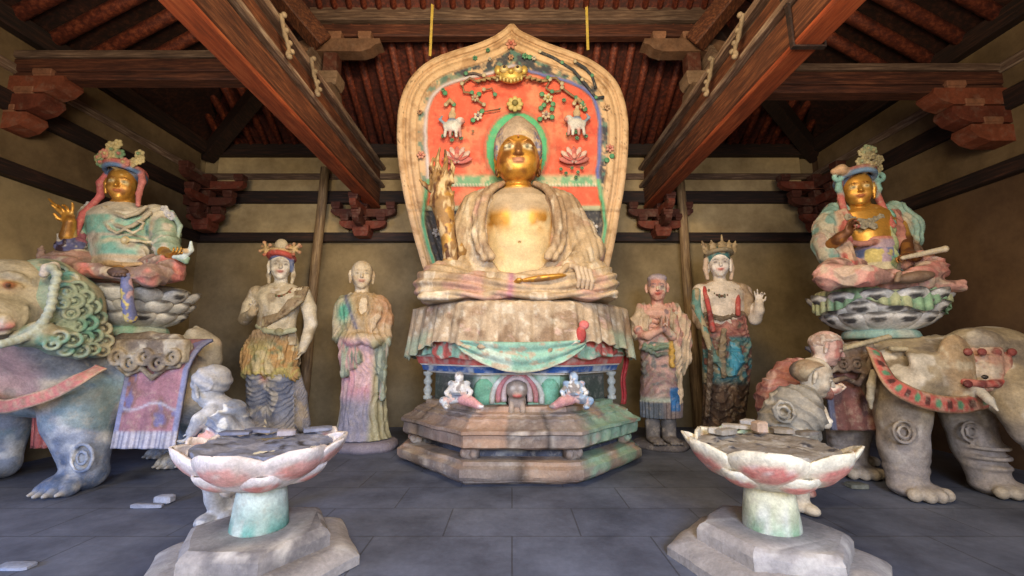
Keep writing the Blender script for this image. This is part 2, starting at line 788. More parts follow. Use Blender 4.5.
def plaster(name, c0, c1, scale=1.2, streak=None):
    m, nt, N, L, B = nodes(name)
    n1 = noise(nt, scale, 7, 0.62, stretch=streak)
    n2 = noise(nt, 14, 5, 0.7)
    c = ramp(nt, n1, [(0.3, tuple(lin(c0))), (0.7, tuple(lin(c1)))])
    v = ramp(nt, n2, [(0.3, (0.86,) * 3), (0.7, (1.05,) * 3)])
    c = mixrgb(nt, 'MULTIPLY', 1.0, c, v)
    L.new(c, B.inputs['Base Color'])
    B.inputs['Roughness'].default_value = 0.9
    B.inputs['Specular IOR Level'].default_value = 0.15
    bp = N.new('ShaderNodeBump')
    bp.inputs['Strength'].default_value = 0.25
    bp.inputs['Distance'].default_value = 0.01
    L.new(n2, bp.inputs['Height'])
    L.new(bp.outputs[0], B.inputs['Normal'])
    return m


CLAY = painted('painted_clay')
GILT = painted('gilded_clay', rough=0.6, var=0.3, bump=0.15, dust_amt=0.12)
DUSTY = painted('dusty_painted_clay', rough=0.85, var=0.4, bump=0.35, dust=(150, 148, 150), dust_amt=0.35)
STONE = painted('worn_stone', rough=0.85, var=0.35, bump=0.35, dust=(176, 168, 156), dust_amt=0.3, scale=7)
PAINTWOOD = painted('weathered_timber_paint', rough=0.7, var=0.5, bump=0.3, dust=(150, 128, 108), dust_amt=0.22, scale=5)
WOODX = wood('red_timber_along_x', (34, 17, 11), (76, 38, 24), (120, 72, 48), (1.0, 14, 14))
WOODY = wood('red_timber_along_y', (38, 20, 12), (88, 48, 28), (136, 86, 54), (14, 1.0, 14))
WOODZ = wood('post_timber', (84, 64, 46), (142, 116, 84), (182, 156, 118), (14, 14, 1.0))
REDY = wood('bright_red_timber', (92, 40, 18), (148, 66, 30), (172, 96, 54), (12, 0.8, 12))
GREYX = wood('grey_timber_along_x', (60, 44, 36), (98, 76, 62), (146, 122, 102), (1.0, 16, 16))
GREYY = wood('grey_timber_along_y', (72, 54, 42), (124, 100, 82), (178, 158, 136), (16, 1.0, 16))
DARKX = wood('dark_timber_along_x', (14, 9, 8), (36, 20, 15), (70, 42, 30), (1.0, 14, 14))
DARKY = wood('dark_timber_along_y', (14, 9, 8), (36, 20, 15), (70, 42, 30), (14, 1.0, 14))
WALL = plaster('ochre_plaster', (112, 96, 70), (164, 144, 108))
WALLR = plaster('dimmed_plaster', (76, 56, 42), (108, 84, 60))  # darker copy of the wall plaster; the right wall's weaker light put into colour
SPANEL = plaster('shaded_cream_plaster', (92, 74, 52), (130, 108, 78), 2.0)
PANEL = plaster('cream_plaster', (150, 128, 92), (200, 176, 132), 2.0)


def _ball(s, c, r, colr=(128, 128, 128), rot=None, n=10, m=7):
    c = np.array(c, float)
    r = np.array(r, float) * np.ones(3)
    M = np.eye(3) if rot is None else rot
    V = [[0, 0, -1]]
    for i in range(1, m):
        a = PI * i / m
        for k in range(n):
            b = 2 * PI * k / n
            V.append([math.sin(a) * math.cos(b), math.sin(a) * math.sin(b), -math.cos(a)])
    V.append([0, 0, 1])
    F = [(0, 1 + (k + 1) % n, 1 + k) for k in range(n)]
    for i in range(m - 2):
        for k in range(n):
            a, b = 1 + i * n + k, 1 + i * n + (k + 1) % n
            F.append((a, b, b + n, a + n))
    e = len(V) - 1
    F += [(e, 1 + (m - 2) * n + k, 1 + (m - 2) * n + (k + 1) % n) for k in range(n)]
    return s.addm((np.array(V) * r) @ M.T + c, F, colr)


Poly.ball = _ball
# ================================================================ the hall
XL, XR, YB = -5.25, 5.15, 7.0


def zb(py, Y=YB):
    return at(512, py, Y)[2]


def floor_mat():
    m, nt, N, L, B = nodes('stone_slab_floor')
    tc = N.new('ShaderNodeTexCoord')
    br = N.new('ShaderNodeTexBrick')
    br.inputs['Scale'].default_value = 1.0
    br.inputs['Brick Width'].default_value = 0.9
    br.inputs['Row Height'].default_value = 0.5
    br.inputs['Mortar Size'].default_value = 0.006
    br.inputs['Mortar Smooth'].default_value = 0.4
    br.inputs['Color1'].default_value = (*lin((90, 96, 112)), 1)
    br.inputs['Color2'].default_value = (*lin((98, 103, 117)), 1)
    br.inputs['Mortar'].default_value = (*lin((76, 78, 86)), 1)
    L.new(tc.outputs['Object'], br.inputs['Vector'])
    n1 = noise(nt, 1.1, 7, 0.65)
    n2 = noise(nt, 22, 5, 0.7)
    v = ramp(nt, n1, [(0.34, (0.45, 0.45, 0.47)), (0.62, (1.2, 1.19, 1.18))])
    v2 = ramp(nt, n2, [(0.3, (0.85,) * 3), (0.7, (1.08,) * 3)])
    c = mixrgb(nt, 'MULTIPLY', 1.0, br.outputs['Color'], v)
    c = mixrgb(nt, 'MULTIPLY', 1.0, c, v2)
    L.new(c, B.inputs['Base Color'])
    B.inputs['Roughness'].default_value = 0.62
    B.inputs['Specular IOR Level'].default_value = 0.4
    bp = N.new('ShaderNodeBump')
    bp.inputs['Strength'].default_value = 0.5
    bp.inputs['Distance'].default_value = 0.008
    h = mathn(nt, 'MULTIPLY', br.outputs['Fac'], -1.0)
    h = mathn(nt, 'ADD', h, mathn(nt, 'MULTIPLY', n2, 0.4))
    h = mathn(nt, 'ADD', h, mathn(nt, 'MULTIPLY', n1, 1.2))
    L.new(h, bp.inputs['Height'])
    L.new(bp.outputs[0], B.inputs['Normal'])
    return m


FLOOR = floor_mat()
p = Poly()
p.box(((XL + XR) / 2, 2.4, -0.1), ((XR - XL) / 2 + 0.3, 5.0, 0.1))
tag(p.build('floor', FLOOR), kind='structure')

Z_LOW, Z_TOP = zb(242), zb(152)
p = Poly()
p.box(((XL + XR) / 2, YB + 0.1, Z_TOP / 2), ((XR - XL) / 2 + 0.2, 0.1, Z_TOP / 2))
tag(p.build('wall_back', WALL), kind='structure')
p = Poly()
p.box((XL - 0.1, 2.4, Z_TOP / 2), (0.1, 4.8, Z_TOP / 2))
tag(p.build('wall_left', WALL), kind='structure')
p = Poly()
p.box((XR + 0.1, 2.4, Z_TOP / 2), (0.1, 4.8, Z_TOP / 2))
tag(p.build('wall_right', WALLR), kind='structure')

# front wall with the wide door opening the daylight comes through
p = Poly()
p.box((XL + 1.05, -2.5, 1.9), (1.05, 0.1, 1.9))
p.box((XR - 1.05, -2.5, 1.9), (1.05, 0.1, 1.9))
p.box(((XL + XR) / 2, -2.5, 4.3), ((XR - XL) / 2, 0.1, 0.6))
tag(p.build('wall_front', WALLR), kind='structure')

# timbers and plaster cushions of the back and side walls
rows = [(234, 243, 'beam', 0.10), (193, 205, 'beam', 0.10), (175, 181, 'grey', 0.07), (148, 159, 'beam', 0.16)]
tn = [0]


def trim(poly, mat, **kw):
    tn[0] += 1
    o = poly.build('trim_%d' % tn[0], mat, **kw)
    return tag(o, kind='structure')


for y0, y1, kind, dep in rows:
    z1, z0 = zb(y0), zb(y1)
    p = Poly()
    p.box(((XL + XR) / 2, YB - dep / 2, (z0 + z1) / 2), ((XR - XL) / 2, dep / 2 + 0.01, (z1 - z0) / 2), bev=0.01)
    trim(p, DARKX if kind == 'beam' else GREYX)
    p = Poly()
    p.box((XL + dep / 2, 3.2, (z0 + z1) / 2), (dep / 2 + 0.01, 3.75, (z1 - z0) / 2), bev=0.01)
    trim(p, DARKY if kind == 'beam' else GREYY)
    p = Poly()
    p.box((XR - dep / 2, 3.2, (z0 + z1) / 2), (dep / 2 + 0.01, 3.75, (z1 - z0) / 2), bev=0.01)
    trim(p, DARKY if kind == 'beam' else GREYY)

# cream cushions between the bracket sets (shouldered outline)


def cushion(a, b, z0, z1, axis, pos, d=0.05):
    w = b - a
    m = (z1 - z0)
    o = [(a, z0), (b, z0), (b, z0 + m * 0.35), (b - 0.10, z0 + m * 0.5), (b - 0.16, z0 + m * 0.86), (b - 0.30, z1),
         (a + 0.30, z1), (a + 0.16, z0 + m * 0.86), (a + 0.10, z0 + m * 0.5), (a, z0 + m * 0.35)]
    p = Poly()
    if axis == 1:
        p.prism(o, 1, pos - d, pos)
    else:
        p.prism(o, 0, min(pos, pos + d), max(pos, pos + d))
    return p


zc0, zc1 = zb(234), zb(205)
for a, b in ((XL + 0.15, -2.72), (-2.2, 2.2), (2.72, XR - 0.15)):
    trim(cushion(a, b, zc0, zc1, 1, YB), PANEL)
for a, b in ((XL + 0.25, -2.65), (-2.25, 2.25), (2.65, XR - 0.25)):
    p = Poly()
    p.box(((a + b) / 2, YB - 0.02, (zb(193) + zb(181)) / 2), ((b - a) / 2, 0.03, (zb(181) - zb(193)) / 2))
    trim(p, PANEL)
    p = Poly()
    p.box(((a + b) / 2, YB - 0.02, (zb(175) + zb(159)) / 2), ((b - a) / 2, 0.03, (zb(159) - zb(175)) / 2))
    trim(p, PANEL)
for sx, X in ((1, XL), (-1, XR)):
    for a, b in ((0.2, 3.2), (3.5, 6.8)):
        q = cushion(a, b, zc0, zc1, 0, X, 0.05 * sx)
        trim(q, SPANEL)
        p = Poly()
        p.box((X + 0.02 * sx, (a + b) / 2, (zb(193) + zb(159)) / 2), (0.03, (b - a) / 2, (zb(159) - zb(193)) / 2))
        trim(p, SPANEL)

# roof boards over the bays: back slope, side slopes, front slope
ZE = zb(150)


def slab(pts, mat, name='ceiling', t=0.05):
    pts = [np.array(q, float) for q in pts]
    n = np.cross(pts[1] - pts[0], pts[2] - pts[0])
    n /= np.linalg.norm(n)
    if n[2] < 0:
        n = -n
    V = pts + [q + n * t for q in pts]
    k = len(pts)
    F = [tuple(range(k)), tuple(range(k, 2 * k))[::-1]] + [(i, k + i, k + (i + 1) % k, (i + 1) % k) for i in range(k)]
    p = Poly()
    p.addm(V, F)
    return tag(p.build(name, mat), kind='structure')


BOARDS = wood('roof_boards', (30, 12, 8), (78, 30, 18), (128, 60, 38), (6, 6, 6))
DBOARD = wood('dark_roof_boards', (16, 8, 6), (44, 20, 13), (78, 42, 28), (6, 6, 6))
PY, PZ = 5.30, 5.72          # the back purlin line
QY, QZ = 3.0, 7.7
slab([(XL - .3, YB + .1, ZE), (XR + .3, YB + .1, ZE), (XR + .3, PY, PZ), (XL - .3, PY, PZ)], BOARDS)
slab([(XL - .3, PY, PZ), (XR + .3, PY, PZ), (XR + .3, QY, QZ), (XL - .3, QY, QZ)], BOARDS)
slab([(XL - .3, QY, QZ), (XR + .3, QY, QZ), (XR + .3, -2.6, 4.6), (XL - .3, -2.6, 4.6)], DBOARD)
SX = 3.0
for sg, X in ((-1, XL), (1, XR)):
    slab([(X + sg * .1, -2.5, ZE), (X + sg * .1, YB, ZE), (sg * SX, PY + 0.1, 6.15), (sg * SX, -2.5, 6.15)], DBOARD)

# round rafters of the back slope, one log each
RAFT = wood('rafter_timber', (44, 16, 10), (104, 42, 24), (160, 84, 52), (10, 10, 10), scale=2.0)
p = Poly()
a0 = np.array([0, YB - 0.02, ZE - 0.02])
b0 = np.array([0, PY - 0.0, PZ - 0.04])
p.tube([a0, b0], 0.055, n=10)
raft = p.build('rafter', RAFT, origin=a0, smooth_=True)
tag(raft, 'round red-brown log rafter of the back slope above the back wall', 'rafter', 'rafters of the back roof slope')
xs = [x for x in np.arange(-4.9, 4.95, 0.245)]
for i, x in enumerate(xs):
    o = raft if i == 0 else copy_tree(raft)
    o.location = (x, a0[1], a0[2])
# upper slope rafters, above the purlin
p = Poly()
a1 = np.array([0, PY - 0.02, PZ + 0.05])
b1 = np.array([0, QY + 0.6, QZ - 0.58])
p.tube([a1, b1], 0.05, n=10)
raft = p.build('rafter', RAFT, origin=a1, smooth_=True)
tag(raft, 'round red-brown log rafter of the upper slope above the purlin', 'rafter', 'rafters above the purlin')
for i, x in enumerate(np.arange(-2.6, 2.65, 0.2)):
    o = raft if i == 0 else copy_tree(raft)
    o.location = (x, a1[1], a1[2])
# side slope rafters, running outward over the side bays
for sg, X in ((-1, XL), (1, XR)):
    a2 = np.array([X, 0, ZE - 0.06])
    b2 = np.array([sg * (SX - 0.1), 0, 6.05])
    p = Poly()
    p.tube([a2, b2], 0.075, n=10)
    o0 = p.build('rafter', RAFT, origin=a2, smooth_=True)
    side = 'left' if sg < 0 else 'right'
    tag(o0, 'thick log rafter sloping down outward over the %s bay' % side, 'rafter', 'rafters over the %s bay' % side)
    for i, y in enumerate(np.arange(2.2, 5.3, 0.36)):
        o = o0 if i == 0 else copy_tree(o0)
        o.location = (a2[0], y, a2[2])

# back purlin with its board, side bay purlins


def thing_beam(name, a, b, w, h, mat, label, cat, bev=0.015, group=None):
    p = Poly()
    p.beam(a, b, w, h, bev=bev)
    o = p.build(name, mat, origin=a)
    return tag(o, label, cat, group)


BX = 2.42
p0 = at(512, 36, PY)[2]
p1 = at(512, 14, PY)[2]
pm = (p0 + p1) / 2
thing_beam('purlin', (-2.75, PY, pm + 0.12), (2.75, PY, pm + 0.12), 0.16, 0.20, GREYX,
           'weathered grey purlin crossing above the top of the large halo, upper of two', 'roof beam')
thing_beam('purlin', (-2.75, PY + 0.03, pm - 0.10), (2.75, PY + 0.03, pm - 0.10), 0.14, 0.18, WOODX,
           'brown tie board directly under the grey purlin above the halo', 'roof beam')
for sg, side in ((-1, 'left'), (1, 'right')):
    DY_ = 4.2
    zt, zm, zl, zb2 = (at(110 if sg < 0 else 900, v + (0 if sg < 0 else 13), DY_ - .1)[2] for v in (50, 57, 70, 78))
    ex = sg * 5.2
    root = empty('tie_beam', (sg * 2.45, DY_, zb2), 'pale topped dark red tie beam spanning the %s bay from the ceiling beam to the side wall' % side, 'roof beam')
    for nm_, a_, b_, w_, mt in (('top_board', zm, zt, .22, GREYX), ('timber', zl, zm - .003, .18, WOODX), ('lower_timber', zb2, zl - .003, .16, WOODX)):
        p = Poly()
        p.box((sg * (2.45 + 5.26) / 2, DY_, (a_ + b_) / 2), ((5.26 - 2.45) / 2, w_ / 2, (b_ - a_) / 2), bev=0.012)
        p.build(nm_, mt, root)
    # hip rafter to the back corner
    thing_beam('hip_rafter', (sg * 5.2, 6.95, ZE - 0.14), (sg * 2.6, PY - 0.2, 5.45), 0.2, 0.24, DARKY,
               'dark diagonal hip rafter running into the back %s corner' % side, 'roof beam')

# two great beams, front to back
for sg, side in ((-1, 'left'), (1, 'right')):
    root = empty('ceiling_beam', (sg * BX, 6.9, 3.55),
                 'massive red stacked ceiling beam running front to back on the %s of the seated Buddha' % side, 'ceiling beam')
    def bm(name, x, z0, z1, w, mat, y0=-2.4, y1=6.95, bev=0.02):
        p = Poly()
        p.box((x, (y0 + y1) / 2, (z0 + z1) / 2), (w / 2, (y1 - y0) / 2, (z1 - z0) / 2), bev=bev)
        return p.build(name, mat, root)
    bm('main_timber', sg * (BX - .11), 3.55, 3.60, 0.215, REDY)
    bm('side_timber', sg * (BX - .11), 3.602, 3.90, 0.20, WOODY)
    bm('edge_board', sg * (BX - 0.13), 3.902, 3.955, 0.30, GREYY)
    bm('upper_timber', sg * (BX - 0.08), 3.957, 4.21, 0.22, WOODY)
    bm('cap_board', sg * (BX - 0.11), 4.212, 4.28, 0.34, GREYY)
    for kk, (y_, xx) in enumerate(((3.55, .30), (4.15, .30))):
        p = Poly()
        xo = sg * (BX - .30)
        pts = [np.array([xo + sg * .02 * math.sin(t * 5), y_ + .16 * math.sin(t * 2.4), 4.26 - .34 * t]) for t in np.linspace(0, 1, 9)]
        p.tube(pts, [.018, .022, .018, .026, .018, .022, .018, .026, .01], (150, 128, 98), 8)
        for q in pts[::2]:
            p.ball(q + [-sg * .015, .02, 0], .028, (156, 134, 104))
        p.build('carved_scroll', PAINTWOOD, root, smooth_=True)
    # tall boards that close the gap under the purlin
    p = Poly()
    p.prism([(4.6, 4.28), (6.9, 4.28), (6.9, 4.45), (PY + .1, 5.25), (PY - .1, 5.25)], 0, sg * 2.62 - .03, sg * 2.62 + .03)
    p.build('gap_boards', GREYY, root)
    # iron strap with a hanging end
    if sg > 0:
        p = Poly()
        y = 3.05
        o = [(-0.13, 3.53), (0.13, 3.53), (0.14, 3.87), (0.19, 4.0), (0.19, 4.02), (0.16, 4.02), (0.118, 3.885), (0.115, 3.545),
             (-0.115, 3.545), (-0.118, 3.885), (-0.16, 4.02), (-0.19, 4.02), (-0.19, 4.0), (-0.14, 3.87)]
        p.prism([(x + sg * (BX - .11), z) for x, z in o], 1, y - 0.02, y + 0.02, (60, 52, 46))
        p.build('iron_strap', DARKY, root)


def bracket_arm(p, c, L, axis, h=0.13, w=0.1, colr=(128, 128, 128)):
    """boat shaped bracket arm with rounded lower ends"""
    pts = []
    for t in np.linspace(0, 1, 7):
        a = t * PI / 2
        pts.append((-L / 2 + 0.14 * (1 - math.sin(a)), -h / 2 + h * 0.85 * (1 - math.cos(a)) * 0 + h * 0.7 * (1 - t) ** 2))
    pts = pts[::1]
    left = [(-L / 2, h / 2), (-L / 2, h * 0.1), (-L / 2 + 0.04, -h * 0.2), (-L / 2 + 0.10, -h * 0.4), (-L / 2 + 0.18, -h / 2)]
    right = [(-x, z) for x, z in left[::-1]]
    o = left + right
    if axis == 0:
        p.prism([(c[0] + x, c[2] + z) for x, z in o], 1, c[1] - w / 2, c[1] + w / 2, colr)
    else:
        p.prism([(c[1] + x, c[2] + z) for x, z in o], 0, c[0] - w / 2, c[0] + w / 2, colr)


def block(p, c, w=0.16, h=0.12, colr=(128, 128, 128)):
    c = np.array(c, float)
    p.box((c[0], c[1], c[2] + h * 0.2), (w / 2, w / 2, h * 0.3), colr, bev=0.006)
    p.box((c[0], c[1], c[2] - h * 0.3), (w / 2 * 0.8, w / 2 * 0.8, h * 0.2), colr, bev=0.004, taper=1.2)


def bracket_set(loc, label, tiers=2, L=0.8, axes=(0, 1), cols=None, step=0.25):
    cols = cols or ((120, 52, 30), (90, 44, 30))
    root = empty('bracket_set', loc, label, 'roof bracket')
    x, y, z = loc
    p = Poly()
    block(p, (x, y, z + 0.09), 0.26, 0.18, cols[0])
    p.build('base_block', PAINTWOOD, root)
    for t in range(tiers):
        zz = z + 0.2 + t * step
        for ax in axes:
            p = Poly()
            bracket_arm(p, (x, y, zz + 0.01 * ax), L + 0.3 * t, ax, colr=cols[(t + ax) % 2])
            p.build('bracket_arm', PAINTWOOD, root)
            for e in (-1, 0, 1):
                if e == 0 and ax == 1:
                    continue
                p = Poly()
                q = [x, y, zz + 0.125]
                q[ax] += e * (L + 0.3 * t - 0.16) / 2
                block(p, q, 0.15, 0.11, cols[1])
                p.build('bearing_block', PAINTWOOD, root)
    return root


# bracket sets on the back wall where the great beams land, and in the corners
for sg, side in ((-1, 'left'), (1, 'right')):
    bracket_set((sg * BX, YB - 0.22, zb(242) + 0.02), 'dark red bracket set under the wall end of the %s ceiling beam' % side, 2, 0.75, (0, 1), step=0.2)
    bracket_set((sg * 4.85, YB - 0.42, zb(238)), 'red corner bracket set where the back wall meets the %s wall' % side, 3, 0.55, (0, 1), step=0.27)
    # bracket carrying the purlin above the great beam
    root = empty('purlin_support', (sg * BX, PY, 4.28), 'stacked carved blocks on the %s ceiling beam holding up the purlin' % side, 'roof bracket')
    p = Poly()
    o = [(-0.55, 4.285), (0.55, 4.285), (0.5, 4.38), (0.38, 4.42), (0.34, 4.52), (0.2, 4.56), (0.16, 4.64), (-0.16, 4.64), (-0.2, 4.56), (-0.34, 4.52), (-0.38, 4.42), (-0.5, 4.38)]
    p.prism([(PY + a, b) for a, b in o], 0, sg * BX - 0.08, sg * BX + 0.08, (132, 104, 80))
    p.build('camel_hump', PAINTWOOD, root)
    p = Poly()
    block(p, (sg * BX, PY, 4.74), 0.26, 0.18, (150, 120, 92))
    p.build('base_block', PAINTWOOD, root)
    zz = at(512, 52, PY)[2]
    p = Poly()
    p.box((sg * BX, PY, (4.83 + zz) / 2), (0.09, 0.09, (zz - 4.83) / 2 + 0.02), (96, 50, 34), bev=0.01)
    p.build('short_post', PAINTWOOD, root)
    # carved arm that reaches toward the middle
    p = Poly()
    L = 1.0
    o = [(-0.5, 0.09), (-0.5, -0.09), (0.42, -0.10), (0.54, -0.06), (0.60, 0.0), (0.68, 0.02), (0.66, 0.09)]
    p.prism([(sg * BX - sg * a, zz + 0.02 + b) for a, b in o], 1, PY - 0.12, PY + 0.06, (128, 92, 66))
    p.build('bracket_arm', PAINTWOOD, root)
    for e in (0.05, 0.45):
        p = Poly()
        block(p, (sg * BX - sg * e, PY - 0.02, zz + 0.17), 0.18, 0.12, (150, 104, 74))
        p.build('bearing_block', PAINTWOOD, root)
    # slanting strut
    a = at(323 if sg < 0 else 694, 44, PY - 0.15)
    b = at(252 if sg < 0 else 762, -40, 4.5)
    thing_beam('slanting_strut', a, b, 0.22, 0.24, WOODY, 'red slanting strut rising outward from the purlin end on the %s' % side, 'roof strut')

# carved side bay brackets near the picture edges
for sg, side in ((-1, 'left'), (1, 'right')):
    c = at(14 if sg < 0 else 985, 104 if sg < 0 else 116, 4.2)
    root = empty('bracket_set', (c[0], c[1], c[2] - 0.3), 'big carved bracket arm stack under the purlin near the %s edge' % side, 'roof bracket')
    for t in range(3):
        z = c[2] - 0.24 + 0.2 * t
        L = 0.30 + 0.16 * t
        p = Poly()
        o = [(-0.5, 0.09), (-0.5, -0.09), (L - 0.2, -0.09), (L - 0.08, -0.05), (L, 0.03), (L - 0.02, 0.09)]
        p.prism([(c[0] - sg * a, z + b) for a, b in o], 1, c[1] - 0.11, c[1] + 0.09, (134, 66, 38) if t % 2 == 0 else (110, 50, 30))
        p.build('bracket_arm', PAINTWOOD, root)
        p = Poly()
        block(p, (c[0] - sg * (L - 0.25), c[1] - 0.02, z + 0.12), 0.2, 0.1, (150, 96, 66))
        p.build('bearing_block', PAINTWOOD, root)

# leaning posts
for nm, a, b, lab in (('left', (325, 168, 6.75), (300, 428, 6.85), 'weathered round post leaning beside the left crowned statue'),
                      ('right', (679, 172, 6.75), (699, 428, 6.85), 'weathered round post between the praying monk and the right crowned statue')):
    A, B_ = at(*a), at(*b)
    t = (0 - B_[2]) / (A[2] - B_[2])
    B_ = B_ + (A - B_) * t
    B_[2] = 0
    p = Poly()
    mid = [B_ + (A - B_) * q + np.array([0.01 * math.sin(q * 9), 0, 0]) for q in np.linspace(0, 1, 8)]
    p.tube(mid, [0.085 - 0.015 * q for q in np.linspace(0, 1, 8)], n=14)
    tag(p.build('support_post', WOODZ, origin=B_, smooth_=True), lab, 'post')
# ================================================================ octagonal throne
TX, TY = at(519, 350, 5.4)[0], 5.4


def octa(p, prof, colr, n=8, c=None, flute=None):
    """prof: (apothem, z)"""
    k = 1 / math.cos(PI / 8) if n == 8 else 1
    return p.lathe([(a * k, z) for a, z in prof], c if c is not None else (TX, TY, 0), n, colr, flute, rot0=R(22.5))


throne = empty('throne', (TX, TY, 0), 'large octagonal tiered throne under the seated golden-faced Buddha', 'altar throne')


def stone_col(P):
    n = fbm(P, 3.0, 5)
    n2 = fbm(P, 9, 8)
    ang = np.arctan2(P[:, 0] - TX, -(P[:, 1] - TY))
    cell = np.floor(ang * 3.6 + np.floor(P[:, 2] / .31) * .37)
    tone = _hash(cell.astype(np.int64), np.floor(P[:, 2] / .31).astype(np.int64), 3 * np.ones(len(P), np.int64))
    joint = 1 - smooth(np.abs((ang * 3.6 + np.floor(P[:, 2] / .31) * .37) % 1 - .5) * -1 + .5, .0, .035)
    return patch(P, (166, 144, 124), ((122, 106, 96), smooth(n, .45, .65)), ((190, 176, 160), smooth(n2, .62, .75)), ((196, 150, 118), .5 * smooth(tone, .6, .7)), ((116, 112, 114), .5 * (1 - smooth(tone, .25, .35))),
                 ((150, 120, 100), 0.6 * smooth(fbm(P, 2.2, 9), .55, .7)),
                 ((132, 172, 142), 0.8 * smooth(P[:, 0] + 0.3 * fbm(P, 4, 3), 0.75, 0.95) * smooth(fbm(P, 6, 31), .4, .55)), ((60, 52, 48), joint * .7))


def subdivided_octa(prof, colr, name, dents=0.012, n_per=14, seed=0, sx=1.0, flute=None):
    """octagonal moulding whose faces are finely cut so edges look chipped"""
    k = 1 / math.cos(PI / 8)
    V, F = [], []
    # subdivide profile
    pr = []
    for (a0, z0), (a1, z1) in zip(prof[:-1], prof[1:]):
        m = max(1, int(math.hypot(a1 - a0, z1 - z0) / 0.03))
        for i in range(m):
            t = i / m
            pr.append((a0 + (a1 - a0) * t, z0 + (z1 - z0) * t))
    pr.append(prof[-1])
    N = 8 * n_per
    for a, z in pr:
        for j in range(8):
            A = R(22.5 + 45 * j)
            B = R(22.5 + 45 * (j + 1))
            for i in range(n_per):
                t = i / n_per
                x = a * k * ((1 - t) * math.cos(A) + t * math.cos(B))
                y = a * k * ((1 - t) * math.sin(A) + t * math.sin(B))
                V.append((TX + x * sx, TY + y, z))
    V = np.array(V)
    if flute:
        V = flute(V)
    nn = fbm(V, 5, seed, 4) - 0.5
    d = (V - [TX, TY, 0])[:, :2]
    d /= np.linalg.norm(d, axis=1)[:, None] + 1e-9
    V[:, :2] += d * (nn * dents * 4)[:, None]
    V[:, 2] += (fbm(V, 4, seed + 7) - 0.5) * dents
    for i in range(len(pr) - 1):
        for j in range(N):
            F.append((i * N + j, i * N + (j + 1) % N, (i + 1) * N + (j + 1) % N, (i + 1) * N + j))
    F.append(tuple(range(N))[::-1])
    F.append(tuple((len(pr) - 1) * N + j for j in range(N)))
    p = Poly()
    p.addm(V, F, colr)
    return p.build(name, STONE, throne, auto=35)


def plinth_flute(V):
    V = V.copy()
    ang = np.arctan2(V[:, 0] - TX, -(V[:, 1] - TY))
    w = smooth(V[:, 2], .49, .50) * (1 - smooth(V[:, 2], .575, .60))
    V[:, 2] += w * 0.014 * np.abs(np.sin(ang * 32))
    w2 = smooth(V[:, 2], .33, .34) * (1 - smooth(V[:, 2], .42, .43)) * smooth(V[:, 0], TX - .1, TX + .1)
    r = 1 + w2 * 0.012 * np.sin(ang * 46)
    V[:, 0] = TX + (V[:, 0] - TX) * r
    V[:, 1] = TY + (V[:, 1] - TY) * r
    return V


subdivided_octa([(1.30, 0.0), (1.34, 0.03), (1.33, 0.05), (1.40, 0.06), (1.42, 0.09), (1.42, 0.155), (1.37, 0.175), (1.36, 0.205), (1.2, 0.21)], stone_col, 'bottom_plinth', 0.02, seed=1, sx=0.925)
subdivided_octa([(1.17, 0.19), (1.17, 0.315)], lambda P: patch(P, (74, 78, 92), ((52, 54, 64), smooth(fbm(P, 4, 2), .4, .6)), ((128, 128, 126), smooth(fbm(P, 6, 12), .6, .7))), 'recessed_tier', 0.006, seed=2, sx=0.925)
subdivided_octa([(1.2, 0.305), (1.34, 0.31), (1.37, 0.33), (1.37, 0.43), (1.40, 0.445), (1.40, 0.475), (1.33, 0.49), (1.27, 0.53), (1.27, 0.55), (1.20, 0.57), (1.20, 0.59), (1.13, 0.61), (1.13, 0.655), (0.9, 0.66)], stone_col, 'middle_plinth', 0.014, 26, seed=3, sx=0.925, flute=plinth_flute)
# carved corner blocks and cloud panels in the recess
for j in range(8):
    a = R(22.5 + 45 * j)
    if math.sin(a) > 0.5:
        continue
    c = np.array([TX + 1.33 * 0.925 * math.cos(a), TY + 1.33 * math.sin(a), 0.26])
    p = Poly()
    M = rotm(z=math.degrees(a))
    p.box(c, (0.06, 0.075, 0.058), stone_col, M, bev=0.02)
    for k in (-1, 1):
        p.ball(c + M @ np.array([0.04, k * 0.05, 0]), (0.04, 0.045, 0.045), stone_col)
    p.build('corner_block', STONE, throne, smooth_=True)
# waist: painted core
p = Poly()


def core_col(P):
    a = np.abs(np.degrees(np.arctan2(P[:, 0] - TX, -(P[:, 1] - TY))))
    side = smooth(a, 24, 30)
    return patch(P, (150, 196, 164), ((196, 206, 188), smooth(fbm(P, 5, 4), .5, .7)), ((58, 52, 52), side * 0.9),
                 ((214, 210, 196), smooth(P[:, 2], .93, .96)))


V = subdivided_octa([(0.96, 0.64), (0.96, 1.0)], core_col, 'waist_core', 0.004, 16, seed=5)
